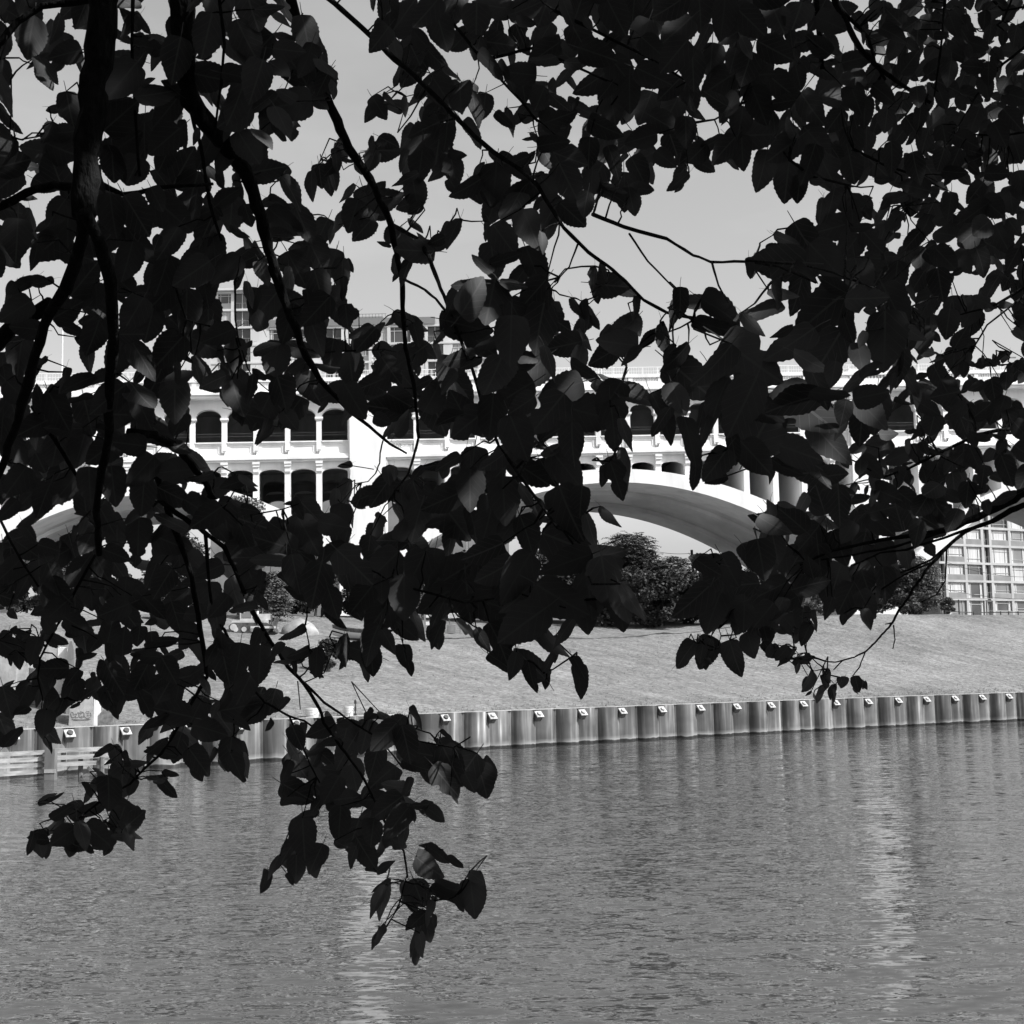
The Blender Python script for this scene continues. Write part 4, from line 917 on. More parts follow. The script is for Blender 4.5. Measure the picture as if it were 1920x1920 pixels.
# leaf, twig and branch layout of the mulberry tree: x y z (mm), length (mm), rotation (deg), shape
LEAVES = """\
321 2089 4697 115 -82 -56 10 4
420 2486 4584 127 79 30 -5 0
417 2161 4641 121 -116 -37 18 4
641 2365 4807 111 -89 2 -31 1
332 1879 4593 91 -66 18 21 2
36 2293 4349 104 -128 45 142 1
53 2548 4457 111 -89 68 -177 1
285 2496 4756 106 -76 -46 -20 2
51 2302 4310 99 -53 49 24 0
573 2346 4836 121 -83 -61 134 0
545 2273 4753 94 -88 33 -11 3
85 2529 4540 110 -94 19 147 1
32 2511 4418 107 -110 -27 -143 2
564 2608 4964 109 113 85 -167 0
117 2846 4742 117 -110 -69 9 1
102 2627 4727 101 -96 39 -13 4
144 2310 4393 89 -82 -11 15 2
78 2975 4876 117 -105 49 -10 1
7 2631 4881 99 -103 -3 -179 2
-158 3139 4413 116 58 -55 -157 1
79 2962 4993 116 -72 7 29 1
618 2818 5065 101 -72 -38 -26 1
-1 2569 4679 94 -98 23 -174 1
-26 2955 5042 108 -95 13 4 4
497 2636 4624 95 -84 -69 -8 2
-17 2773 4593 97 -76 -2 0 3
122 2364 4371 85 -94 -7 -10 3
-85 2925 4382 107 -117 43 171 1
761 2818 4978 109 -51 -11 -41 0
-12 2704 4822 112 -116 13 -16 1
459 2088 4711 89 -129 46 -64 0
-348 2800 4458 100 -73 44 -150 4
-605 2834 5594 101 -74 12 18 1
-389 2883 4441 98 -86 13 9 0
51 2924 4813 108 -87 -66 158 3
130 2324 4398 93 -21 40 74 0
-740 3176 4991 111 -122 -39 -155 1
-758 3280 5131 111 -87 1 13 0
-679 2944 5515 106 -89 -74 3 3
-758 2819 5482 99 -57 34 33 3
186 2596 4706 102 -90 -9 -44 4
-780 3050 5272 115 -125 47 173 1
-787 3247 5366 112 64 -26 -156 1
-258 3217 4490 109 -95 46 -5 0
-234 3037 4423 102 -94 0 4 0
-271 3178 4386 107 -92 35 5 1
-99 2965 4406 101 -71 -3 -5 2
500 2315 4604 95 -117 -25 28 0
-548 2908 5679 104 -93 -14 19 1
-1027 3072 5412 113 -110 -60 5 1
-135 3003 4969 107 -152 48 110 1
-911 3086 5380 111 154 33 63 3
-1038 3293 5121 109 118 35 28 0
-165 3297 4609 125 -106 -38 -11 2
-494 2931 5589 110 -99 -51 172 1
78 2626 4617 92 -67 -39 0 0
-718 3216 5393 109 -98 -15 -167 4
-466 2647 5404 93 -77 12 34 2
-216 3749 4958 124 -76 -21 -1 2
-672 2841 5546 102 -68 4 38 0
-741 3102 4878 105 -78 0 28 3
-527 2779 5422 103 -87 20 -15 1
148 2808 4787 97 -114 71 -34 2
-1055 3058 5706 108 -80 7 42 1
778 3094 5117 106 -96 12 -179 3
-863 2951 5390 104 42 -44 -146 2
319 1994 4667 84 -115 30 -61 3
-565 2889 5605 101 -88 -25 18 1
-453 3152 5570 120 51 16 153 3
-803 2900 5226 100 -68 -27 -12 0
130 3282 5418 109 -89 -24 -12 2
-935 2947 5238 104 -88 -3 173 1
-488 3019 5491 110 -61 12 54 0
455 3308 4402 114 -111 44 -46 1
-37 2849 4561 115 -67 30 -31 0
-187 3054 4474 100 -81 -28 176 3
-980 3052 5294 115 116 11 -141 0
-31 2699 4745 95 -71 14 -22 0
-493 3254 4578 106 -73 -23 -15 2
38 3065 5233 102 -93 -22 8 2
-888 3226 5010 112 -64 25 4 1
401 2443 4598 79 -85 -39 -18 0
-1213 3224 5263 111 -62 -37 -7 0
452 3224 5750 108 -88 47 7 0
-1004 3340 5159 126 -121 -8 30 2
-1143 3074 5357 100 15 -62 -117 1
-669 2828 5343 91 -128 -43 -145 3
-667 3109 5144 104 -89 52 13 0
-1029 3217 5252 117 -28 44 36 3
-95 2799 4927 104 77 -32 -129 2
3 2562 4411 84 -121 51 -36 3
-526 2847 5400 106 -71 46 59 0
-896 3199 5268 104 -63 25 47 2
392 3506 5944 114 -77 0 -6 1
-1059 3154 5640 111 92 -2 168 2
-424 3030 5482 107 -129 -64 -111 2
-561 3413 5160 120 -81 37 44 2
-17 2624 4448 84 -114 65 -39 1
-104 2957 4589 96 -48 55 58 2
-1029 2906 5183 92 -98 0 -155 3
254 3254 5814 103 -74 -24 -17 0
-832 3028 4847 100 -45 32 58 0
422 3091 5632 99 -98 -40 -170 0
-664 3642 4594 115 -89 43 16 0
-633 3412 4895 111 112 36 -151 0
669 3204 5236 102 -61 -26 -21 0
-805 3070 5053 94 -76 28 23 0
-6 2812 4635 104 -138 36 107 2
-84 2917 4632 91 -74 0 13 1
-597 3501 4920 122 -111 17 -10 0
-75 2947 4683 94 -92 8 -20 1
-20 3443 5484 124 -126 2 -167 1
-278 3399 5807 109 58 -28 -146 2
585 3421 5697 108 -76 56 17 2
-662 3339 5383 119 -110 8 26 2
-480 3145 4490 99 46 65 151 0
333 2392 4841 90 -41 -35 -84 3
369 3389 5826 110 -88 22 19 0
607 3270 5826 104 -19 -63 -87 0
-821 2856 5216 96 -116 -2 177 1
615 2340 4663 79 -109 8 -165 1
708 3278 5471 102 -89 53 -4 0
-517 3597 5349 109 -87 -24 0 1
-973 3423 4731 103 -81 7 -165 0
493 3383 5892 109 -81 -1 -29 1
-211 3340 4618 101 -75 15 15 0
-1229 3521 5083 108 -77 5 33 1
571 3283 5797 102 -60 -38 -32 2
-49 2774 4307 93 -68 -18 -41 1
14 2613 4497 83 -77 -18 -34 3
780 3560 5606 111 -65 -39 -18 2
-919 3311 4782 103 -92 50 9 0
335 2129 4647 93 -57 3 56 3
-532 3201 4896 108 -100 -23 -17 1
719 3470 5480 106 -72 9 -9 0
950 3758 5414 121 -119 73 -39 0
-1083 3289 4888 103 -79 -24 -13 2
-1015 3437 4862 109 -43 85 -149 1
-551 3350 5015 103 -85 13 25 1
-51 2760 4720 93 -68 50 52 4
-555 2854 5344 89 -94 -30 16 1
132 3605 6008 112 -88 21 9 1
256 2757 4846 85 16 59 104 2
641 3738 5655 116 -11 -69 -92 0
-764 3180 5118 98 -88 39 4 3
-412 3227 5090 98 -62 36 34 2
-1243 3479 4924 112 -77 -20 38 1
-701 3342 5346 110 -80 -24 169 1
808 3511 5507 112 -80 -27 5 4
-809 2991 5156 96 -91 13 -11 0
511 3524 4397 112 -111 15 -32 2
255 3555 5517 113 -93 31 18 0
-1293 3764 4861 110 -97 -27 14 1
183 3234 5684 99 -36 -52 -62 0
-30 3151 5229 95 -82 -35 0 0
-756 3094 5156 100 -76 22 -9 1
-38 3414 5271 102 -82 -5 -1 0
451 3235 5676 101 -82 -4 9 2
-63 3465 5915 110 -78 -2 -178 0
-518 3526 4983 118 -110 -12 37 1
560 3245 4503 98 -65 -6 -19 3
-747 3459 5152 111 -88 4 163 2
687 3521 5729 105 -51 -43 -34 1
339 2197 4549 66 -95 36 -23 1
-187 3617 4033 108 -84 -24 -21 2
-1095 2913 5398 89 -97 -20 28 1
626 3436 5665 106 -112 12 143 2
-865 3308 4824 102 -111 -45 42 2
493 3369 4481 98 -110 27 169 1
-1161 3226 4904 95 -107 -44 9 3
-745 3740 4640 113 -63 -70 -8 1
-849 3138 4970 104 -107 -28 52 2
-152 3436 4950 108 -62 -30 -44 1
-1051 3450 4911 101 -87 -13 4 2
-190 3571 5777 113 -55 -30 -12 0
-767 3404 4716 99 -9 66 81 0
-1231 3266 5847 114 -39 -33 -73 0
-811 3092 5486 109 -84 -1 153 1
-271 3665 4898 112 9 58 113 2
869 3923 4630 111 73 15 166 0
-511 3321 5097 102 -112 -6 -144 0
-161 3369 5840 100 -91 15 175 0
84 2986 5050 90 -60 32 36 2
-567 3803 3846 110 -79 3 -174 3
772 3479 5908 117 -115 14 -16 0
-1281 3557 5051 119 -54 5 4 1
603 3179 5663 95 -69 -52 -34 1
-1089 3353 4842 101 -35 43 67 0
-149 3229 5813 99 -92 39 -3 0
-21 3529 5448 107 -89 13 -20 3
318 3259 5643 98 -81 -62 -12 2
591 3224 5661 95 -89 -19 178 2
-137 3086 4393 89 -100 55 -24 2
-808 3169 5056 95 -99 13 18 0
219 2729 4769 90 -48 25 16 2
-802 3246 4947 114 -61 37 -10 3
-690 3653 4512 115 -65 -7 -22 2
274 3471 5765 104 -114 40 169 1
-102 3670 4010 113 -113 36 -1 0
-860 3387 4748 98 -82 42 1 1
112 2536 4655 80 -73 -6 28 3
42 3131 5169 114 -46 1 -36 1
-1109 3142 5372 100 -101 48 -4 2
518 3135 5754 100 -68 14 -25 1
131 3233 5317 100 -74 32 42 1
-887 3405 4697 95 -101 -4 -165 0
188 3513 5887 108 72 -25 173 3
-1216 3403 4807 102 -85 -25 39 2
-711 2990 5481 91 -67 27 52 2
-446 3029 5680 92 -95 16 -154 1
-644 3244 4902 99 -100 -10 37 1
702 4063 4453 114 -156 78 -69 0
202 3290 5125 97 -92 -77 -9 3
750 3619 4554 109 46 27 134 0
170 2307 4349 71 -85 -17 31 0
-752 3276 5012 94 -62 -62 -14 2
242 2394 4678 96 -59 -2 -70 3
-210 3413 4847 107 108 -29 148 3
-605 3510 5402 115 -139 26 143 3
-256 3625 5906 115 -96 -27 -23 0
556 3683 4452 104 -55 59 33 0
-788 3840 4294 104 -89 -12 11 0
-286 3904 3669 114 -119 13 177 3
173 3366 5807 99 -91 -25 -1 1
616 2439 4657 72 -93 10 -39 2
-423 3306 5665 101 -98 32 -1 1
678 3397 5861 109 -107 -13 -2 0
174 3289 4984 93 -32 73 48 2
-177 3803 5709 113 -64 9 6 1
-882 2998 4984 88 -118 -8 -145 3
529 3422 5777 98 -86 6 -6 1
-381 3235 4882 96 -76 -25 -30 2
658 3434 5499 108 -74 22 -31 1
-119 3496 3723 97 -101 -6 3 1
313 3614 5514 106 -90 2 -165 1
-91 3020 4743 88 63 16 160 3
-943 3571 4622 101 -111 1 -158 2
-741 3627 4664 105 -87 8 169 0
-1175 3413 4733 94 -78 34 14 3
-454 2913 4461 86 -88 -12 41 0
-106 3563 6004 107 -70 10 36 0
-429 3539 4643 111 -90 6 -34 0
-1147 3561 4841 112 -110 1 4 3
856 3782 4573 104 -102 16 154 0
-169 3096 4484 89 -67 8 27 3
-1055 3075 5052 86 -72 54 25 0
-287 3449 4098 91 -88 44 3 1
-174 3361 5233 101 -173 79 -73 0
-1093 3548 4733 100 -110 -33 -138 2
6 2685 4640 96 -134 25 -38 1
-274 3434 4092 96 -78 -10 -20 0
-90 3105 4963 84 -71 -49 -15 1
423 3088 5737 94 -81 60 -10 3
-558 3516 5288 115 -131 13 163 0
929 3637 5339 100 -103 -38 180 2
815 3521 4649 97 -80 -4 3 2
281 3583 5730 106 -94 -7 -24 2
-293 2950 4395 79 -113 -39 -171 1
112 2393 4397 89 175 -41 114 1
-621 3225 5189 94 -132 -29 -125 2
-428 3295 5129 105 -98 31 -143 2
-630 3543 4293 100 -84 8 -15 2
-446 4064 3815 109 -71 16 14 2
76 3316 5386 124 -158 -13 -129 2
-1013 3101 5398 90 71 -76 13 2
918 3661 5460 101 -102 1 165 4
-452 3248 5160 89 -80 -14 1 3
-894 3251 4860 93 -54 -45 -33 1
618 3737 4385 112 -123 -14 -174 0
-702 3414 4624 96 -49 55 21 3
-390 3653 5469 101 -88 17 12 0
-726 3053 5206 92 -99 27 -13 0
-1154 3875 4574 106 -105 26 -174 0
26 2482 4289 98 -138 -37 86 2
-542 3559 5417 106 -89 25 -146 2
568 3522 5719 102 -71 -16 0 2
58 2752 4195 88 127 24 -132 2
-1113 4110 3871 106 -81 20 14 1
-623 2881 5660 87 -81 32 -149 0
1076 3971 4530 111 -125 -80 -167 0
-223 3751 5647 106 -81 -8 -174 3
118 3368 5479 100 -72 61 -172 2
98 3638 5658 109 17 -44 -124 4
127 3226 5302 88 -75 -43 -21 3
952 3754 5683 108 -76 7 -34 0
-1156 3534 4709 95 -71 18 29 3
1145 3715 5211 102 -81 27 8 2
1040 3684 5280 101 -108 -9 167 1
-295 3696 3904 100 -76 54 26 2
-1117 3816 4641 102 -87 27 20 0
-1014 3380 4724 94 -105 -3 177 0
-849 2965 5353 81 -89 -3 21 3
-816 3512 4657 99 -48 -46 -41 1
983 3951 5916 113 -47 40 47 3
-833 3070 4863 109 -131 -7 46 1
-685 3219 5244 104 -70 7 -30 0
-844 3722 4116 99 88 75 -162 2
-651 3970 3925 108 -74 -59 -26 2
-812 3056 5371 94 -105 22 21 0
257 2076 4578 83 -63 15 -64 0
-1071 3644 4675 98 -98 24 176 1
762 3991 4457 114 99 30 27 2
-586 3160 5365 87 60 -74 -140 2
267 2302 4677 67 -103 -10 16 3
-1139 4172 3983 118 -106 7 23 0
157 2238 4538 67 -70 -9 -46 4
-910 3588 4576 100 -65 -67 1 0
300 3581 5869 115 -116 -43 25 1
437 2035 4641 71 -59 2 -66 0
-1053 3211 5045 87 53 -60 -154 2
-432 3744 5080 113 -121 17 -165 3
745 3858 4443 101 -107 63 -29 0
-796 3863 4128 105 164 67 61 3
-881 3513 4689 93 -115 59 168 1
-867 3844 4092 99 -47 67 -129 1
598 3431 5689 112 23 -43 -78 0
-544 4074 3864 106 22 68 -69 1
291 3909 5741 105 -88 -10 180 2
-387 3726 5530 101 -77 -16 -16 2
416 3817 5820 104 -94 -24 169 2
530 2182 4780 69 -163 -65 55 4
-1068 3522 4829 92 -80 13 28 2
443 2255 4797 86 -149 32 -70 0
961 4153 4512 116 -77 27 -33 2
-206 3529 3990 99 -108 -33 49 4
-1184 3745 4793 95 -70 28 22 1
-224 3686 5073 101 -100 51 3 3
-473 4089 3978 108 -70 -15 17 2
-318 3628 4940 95 -59 -58 -14 2
140 3365 5758 94 -34 40 45 0
998 3696 4804 99 -122 49 -31 0
-294 3086 4317 96 -79 25 54 3
-330 3828 5027 103 -99 66 -19 3
15 3494 5895 105 128 -67 143 1
-318 3324 4255 87 136 -61 -44 2
-252 3745 5557 97 -81 -9 0 3
318 3422 5694 95 -85 5 -29 2
-1256 4013 4588 109 -74 56 40 2
625 4154 4295 113 -95 11 142 1
805 3744 4534 99 -64 -4 -12 0
824 3794 4590 109 -77 44 -28 3
-201 3690 4002 93 61 -78 17 0
-1042 4144 4137 102 107 29 14 2
962 3952 4500 103 -94 -14 1 0
-617 3139 4995 84 -34 44 65 2
-443 3955 3775 104 -77 -27 -22 2
-144 3620 5580 102 -101 -6 22 2
565 2648 4956 87 -97 -10 -137 1
988 4065 4663 109 -81 -36 11 3
-343 3758 5066 101 -107 -28 18 0
-50 3443 5803 90 -16 -64 -69 0
-885 4130 4495 115 -54 0 12 2
-632 3012 5421 113 -79 44 -35 0
-213 3633 5847 97 -98 -41 -180 0
779 3469 4687 90 -163 81 -81 0
29 3501 5916 109 142 70 -140 1
279 3059 4977 82 -72 -47 156 2
-1222 3293 5348 95 -137 -62 60 0
119 2354 4325 59 -94 -1 165 3
172 2328 4328 61 -101 -1 151 0
739 3260 5444 101 -89 26 -51 0
-342 4048 3960 113 -42 38 29 1
-477 3894 3866 102 -88 8 -24 2
-857 3935 4166 95 -101 -26 -168 2
539 3912 4302 103 -104 -25 157 2
-421 4118 4089 104 -95 -13 -160 4
-541 3123 4475 83 -178 72 -100 0
527 3550 4422 89 -79 20 -1 4
-881 3661 4496 93 -89 33 -2 2
-823 3006 5610 82 -13 -41 -77 4
-173 3720 5706 97 -35 46 59 4
494 3859 5818 110 -53 29 6 0
-930 4075 4471 103 -99 50 -10 1
-1398 4060 4555 99 -68 28 22 3
-481 3242 4855 93 -43 16 42 1
-477 3863 3948 94 -73 28 15 2
214 3452 5595 101 -137 32 104 1
-306 3862 5050 103 -60 -29 -38 0
1122 3611 5237 92 -85 -4 -32 2
-1152 3839 4542 99 -109 -29 -137 0
-362 3918 4769 99 -106 30 160 0
393 3695 5702 95 -75 -56 -14 1
-1068 3763 3964 111 -56 13 -8 0
994 4009 5802 111 -65 15 -20 2
937 3722 5769 107 -124 49 -23 3
805 3479 5867 91 -57 -52 -49 1
-703 3660 4303 95 -84 9 -17 1
35 3233 5332 102 -118 13 -30 0
286 3612 5800 119 -102 62 -48 3
-836 3227 4745 80 53 79 139 0
181 3544 5792 98 79 -42 14 1
-1136 3794 3841 96 -99 -54 -2 0
-771 3939 4055 105 95 42 -136 1
-109 3404 5676 106 -73 15 151 2
452 3459 5703 87 -83 44 17 2
-769 3881 4056 95 -88 -6 -178 0
-931 2905 5460 76 -76 -14 28 1
652 3416 5912 87 -115 -59 -152 1
955 3994 4443 101 -94 31 -36 2
-268 3573 3890 102 -127 23 -40 2
-594 4135 3978 106 -115 14 169 1
-426 3404 5032 88 -76 7 34 3
-352 3554 5420 97 111 -71 175 1
-1340 3860 4549 96 -81 46 2 1
761 3487 5667 107 -60 -45 5 1
873 3634 5994 101 -117 -16 -148 0
-1224 3729 4481 94 -109 40 -179 3
-845 3705 4037 91 -75 -35 15 3
92 3731 5676 94 15 -63 -104 0
619 3569 5591 93 -104 -7 151 1
-467 3272 5054 105 -106 34 -136 2
626 3570 5670 96 -84 -12 -164 1
-636 3239 4999 84 -107 6 -148 2
-1223 3671 4732 100 -49 46 14 0
408 3653 5632 92 -32 57 63 2
-1003 3914 4261 93 -99 -27 -165 0
-686 3719 4225 89 -84 25 11 0
356 3873 5652 103 -60 -15 -42 1
-1177 3137 5196 78 -92 -22 23 0
-478 4084 4083 102 -117 -14 -174 2
-1371 3914 4601 94 -106 -54 12 1
-104 3764 3976 101 -104 -24 -15 3
-926 2993 5593 76 -42 67 53 2
1041 3975 5685 103 -65 -32 -50 2
83 3359 5672 88 151 -82 -49 0
-986 3652 4409 88 -68 67 25 0
-773 2860 5426 102 152 -55 142 0
581 3440 5535 92 -50 29 47 1
-631 3972 4007 95 -101 36 -169 1
1149 3716 5324 91 -115 37 150 3
1327 3748 5394 93 -64 -21 -26 1
-1181 3957 4500 104 -122 5 -164 2
-215 3905 5853 100 -109 35 143 2
1260 3913 4968 94 -55 77 35 3
909 3620 5551 97 -80 11 148 2
318 2391 4803 85 -18 -9 -79 2
-1346 3759 4205 96 -109 -7 41 0
-1213 4159 4508 98 -88 44 -168 2
-1221 3721 4524 92 -94 -21 41 2
-918 3010 5726 80 -63 6 51 2
-1085 3074 5766 81 -114 24 -173 1
-1122 3054 5606 82 -77 -3 54 3
-275 3328 5870 84 -93 -3 169 3
204 2772 4769 100 -25 34 -116 1
-943 3917 4426 95 -74 -14 -5 0
-841 3152 5637 92 127 69 -164 1
472 3545 5636 88 -81 0 9 0
-137 3305 4960 83 -68 11 30 3
936 3678 5769 92 -84 16 159 1
738 3744 4415 97 36 63 -75 1
-1506 4077 4478 93 -100 -68 11 2
-443 3228 4562 77 -82 -77 -20 2
458 3802 5695 105 -109 -16 -13 1
-816 3016 5049 73 82 45 171 2
-879 3195 5255 111 -44 0 -39 2
-1112 4095 4478 113 -59 -62 -59 0
1009 3882 4480 101 -64 7 -41 1
-953 4099 4584 97 -106 -42 27 0
-674 3862 4144 88 -96 -54 -171 2
1301 3810 5401 96 -89 53 17 1
-1066 3731 4306 88 106 8 33 0
-1490 4121 4129 102 -114 -14 43 0
-564 3539 5061 111 -140 -30 55 1
-371 2838 4385 67 -83 -16 -5 2
862 3064 4902 94 -104 14 -146 3
-913 2859 5207 70 -56 23 47 1
1137 3574 5119 85 -83 11 -4 1
-334 3835 4739 93 -77 34 32 0
-1143 3732 3838 83 -103 -56 -171 0
325 3170 5678 78 -77 -41 -30 2
107 3527 5715 95 -108 22 8 0
440 3967 5705 97 -48 51 51 1
933 3704 4608 91 -111 39 135 1
-1282 3831 4545 96 -83 2 -133 1
-504 3362 4627 90 -79 48 -132 0
-1171 3716 4419 87 -52 41 36 3
-842 3787 4354 96 -90 -50 154 1
-480 2842 5517 72 -104 -80 15 0
-387 3363 4902 79 -136 -65 -147 2
-1345 3961 4216 102 -107 16 -7 1
536 3632 5593 87 -88 45 14 3
8 2858 4518 71 -74 38 37 3
1224 4054 5025 98 -113 39 -25 0
229 2968 4890 76 -109 -56 -135 0
1115 3778 5507 88 -95 5 -15 3
-1044 3654 4253 93 -75 -33 34 1
675 3702 4378 85 -98 41 -8 2
-353 3678 4035 89 -87 -17 -154 0
974 3903 4576 94 -101 13 -35 0
30 2514 4360 74 -122 36 -67 1
1193 3913 5198 98 -51 47 21 1
-1218 3966 4228 92 -90 17 3 1
-1425 3938 4331 92 -71 -54 -16 2
1134 4113 4598 98 97 11 173 2
1369 3943 5395 101 -60 60 2 2
478 1950 4575 52 9 -62 -128 2
47 2572 4712 64 -69 52 43 2
-386 3936 5711 97 105 -89 171 2
-219 3744 3675 106 -151 60 91 1
-608 4184 3707 114 -150 59 -96 2
-919 3717 4270 83 -80 29 -167 2
-873 2950 5456 84 -178 25 107 1
479 3549 5733 88 -94 -13 12 2
-364 3657 3853 89 -109 -19 162 0
1258 3584 5353 93 -111 51 3 0
-1102 3939 4648 94 -66 -6 24 2
121 2407 4522 56 -97 -11 161 1
-269 3235 5747 80 -95 -33 -149 3
518 3735 4394 86 -81 13 10 1
1094 3655 5097 83 -88 12 -14 0
-254 3566 3768 96 -101 -51 58 3
941 3790 5746 86 -80 37 3 3
-769 3424 5133 90 78 -55 165 2
-932 4000 4067 97 -83 24 -20 2
550 3159 4546 84 -128 -39 42 3
-1248 4114 4382 96 -94 -6 39 0
-451 3964 4037 94 -88 34 26 1
-1078 2893 5503 100 -103 -25 77 2
-1084 3977 4220 91 -97 56 -165 1
-538 3982 3757 91 -73 22 30 0
-1201 3850 4250 85 -135 -89 -124 2
-273 3214 4336 75 -60 -44 -36 0
-1173 3890 4674 89 97 6 -158 3
2 2965 5003 74 -117 34 -177 3
818 3421 5389 111 -113 -8 -58 0
-516 4006 5535 97 -58 16 35 0
-814 3330 5075 88 -57 35 -128 1
36 3658 5951 92 -113 9 140 4
926 3627 4664 83 -45 -57 -54 3
-1147 4004 4204 91 -102 19 175 2
662 3612 4553 85 -80 8 -177 0
1108 3592 5437 84 127 -73 -31 1
-252 3424 4531 82 14 -64 73 0
-79 3529 5709 107 -85 1 -127 2
1404 3799 4737 86 -74 -29 161 2
1287 3990 4833 89 -95 8 -17 3
-1068 3886 4281 89 71 4 -150 3
324 3610 5472 89 -99 -4 18 0
-795 3678 4702 94 157 -69 91 2
1149 3841 5366 91 -92 2 7 0
-257 3642 4717 88 -64 -20 9 0
-402 3406 5235 93 -71 -7 51 3
865 3758 5932 93 2 43 77 0
906 3730 4407 84 -85 -27 8 1
816 3964 4632 109 -149 -46 69 0
-333 3504 5081 84 -74 -40 177 3
-921 4190 4230 95 -36 -69 134 2
1134 3826 4657 90 -75 -31 -44 2
-1169 4131 4290 92 -82 -33 -5 2
980 3675 5791 86 -73 76 23 1
-1190 3770 4382 82 -98 -56 14 0
-1052 3139 5001 71 17 76 121 1
534 2133 4698 51 -94 -3 12 1
-258 3463 4542 75 -93 -53 -3 1
825 3720 5862 107 -152 7 103 2
569 3521 4518 97 -117 13 115 0
485 3325 4453 76 154 67 -121 3
1398 4056 5442 95 -51 -42 -63 2
1288 3813 5205 93 -91 -29 -159 1
1127 4003 5597 95 114 22 21 0
501 3470 4455 80 -96 27 10 0
-581 3375 4580 78 -60 -49 -43 2
1033 3767 5298 93 -90 35 -41 0
-209 3706 5911 100 -116 27 116 1
618 3540 5876 103 -92 -14 120 0
1273 3623 5416 89 -42 39 32 2
1009 3579 5569 90 -105 14 -163 3
590 3645 4377 77 -84 4 -9 3
114 2652 4222 66 -76 -2 -45 1
923 3583 5334 84 -95 -36 3 4
-290 3550 5136 101 -126 -40 63 3
185 2333 4575 75 -93 -12 58 2
-317 3129 4274 70 -68 -1 -9 0
-1493 4142 4623 95 -102 0 34 0
1348 3869 4777 92 -104 12 126 2
1254 4017 5559 91 -72 26 9 0
-468 3721 4092 86 -49 57 59 2
975 3673 5731 85 -104 -13 153 3
10 3553 5526 82 -50 -39 -53 1
215 3439 5544 82 -68 12 -18 2
1063 3605 4640 87 -123 25 -24 3
-735 3395 5252 80 -19 39 64 3
-62 3436 5438 90 -109 64 -45 1
-83 3518 5866 82 -62 37 52 1
-964 3006 5138 74 -35 64 -137 1
-862 3726 4383 93 -5 50 -102 2
1013 3713 4666 80 -60 -46 -31 0
-786 3736 4412 91 -80 3 -130 0
-1104 3013 5664 90 -89 -8 -104 0
1257 3637 5430 91 -80 -42 -50 3
-553 3397 5443 97 -68 33 -120 3
-769 3763 4513 80 -80 66 22 2
-558 2703 5404 73 -1 -25 -70 3
338 3429 5905 79 -76 12 -18 2
466 3692 4281 85 -67 -35 131 1
158 2090 4333 65 -112 -19 61 0
-1261 4017 4632 87 -97 13 179 1
-471 3835 5390 83 -75 15 12 0
350 2834 4956 88 -174 -44 79 0
1123 3702 4872 85 -111 17 -14 3
935 3754 5864 95 176 33 68 0
-749 3758 4479 104 -86 -24 62 1
-359 3958 3878 87 -168 -68 -93 1
-1232 3764 4143 79 -91 6 18 0
1283 3942 5423 99 6 40 121 3
1343 3634 5472 89 -90 -41 -37 1
236 3422 5892 101 -79 -14 -69 2
-1309 3923 4235 88 -94 28 -137 1
1089 3662 5915 83 85 39 159 0
1194 3966 4783 86 -108 20 175 3
134 3666 5957 83 -61 30 14 0
886 3588 4735 79 -48 -39 -53 3
423 1971 4591 60 -170 14 99 0
-1143 4123 4430 97 -56 -33 -2 3
-369 3869 4713 81 -99 -69 -176 0
-369 3123 4502 95 -32 15 77 3
1295 3545 5637 79 -44 -33 -34 3
1178 3881 5040 86 -84 -26 6 0
25 2710 4231 73 -111 -14 133 1
1063 3640 5780 77 106 39 4 0
-434 3170 5706 101 -92 -11 68 1
-1162 4043 3875 105 -34 21 61 2
1054 3543 5526 88 -67 -20 12 1
-69 2929 4873 75 -18 -63 88 2
169 3211 4955 78 -101 -8 -137 0
-609 3970 3731 80 -82 2 2 0
-499 3385 5105 74 79 -53 25 2
-1038 3169 5817 74 -18 53 96 0
1445 4037 4832 84 -64 -46 -36 0
-985 2884 5531 77 -112 -21 59 0
-732 2967 4840 72 164 -60 104 3
-1011 3317 4807 90 -170 48 -72 1
-1013 3053 5428 71 -172 -77 81 1
-1011 3871 4441 88 -53 -35 -24 1
709 3234 4641 77 34 -71 -94 1
-604 3037 5379 67 -89 -32 178 1
1299 3995 5823 86 -70 42 22 2
1276 3898 5709 87 110 -20 162 2
-780 3192 5445 74 -99 17 -10 0
79 3293 5465 82 8 -26 -105 0
1311 3973 5139 85 -103 23 -13 0
1315 4104 4934 90 -93 16 139 0
590 3800 4403 82 -83 25 -32 1
-382 3957 5517 89 -46 36 28 1
-960 4108 4081 100 -120 -10 55 3
1171 3658 5644 76 -79 -7 -21 2
-982 3918 4543 86 -97 16 -15 1
1168 3846 5614 92 -74 -28 -62 0
-131 3274 4555 96 -72 13 67 3
1062 3834 4568 110 -73 15 117 1
1173 3537 5531 78 -104 -20 -164 1
-379 3964 5148 81 -84 -44 -8 3
771 3611 5703 94 -92 -20 34 2
-1052 3060 5327 63 -82 -59 -16 2
1257 3929 5097 89 -93 13 14 3
614 3718 4390 84 -41 43 36 2
1374 3893 5713 86 -114 -6 171 1
1215 3578 5274 82 -79 -13 -58 3
864 3583 5811 84 150 -19 -63 1
-1415 4131 4642 87 -144 -72 -143 2
-678 3423 4863 82 -145 -59 78 1
1092 3722 5693 82 -77 -26 -46 3
384 3992 5761 83 -101 -50 -169 1
1227 3956 5750 84 -78 17 4 0
-1204 3772 4175 88 -83 -55 142 1
82 3260 5380 71 -98 -35 -5 2
1257 3927 5246 82 -82 -2 -32 2
-591 2882 5561 89 -116 -24 66 0
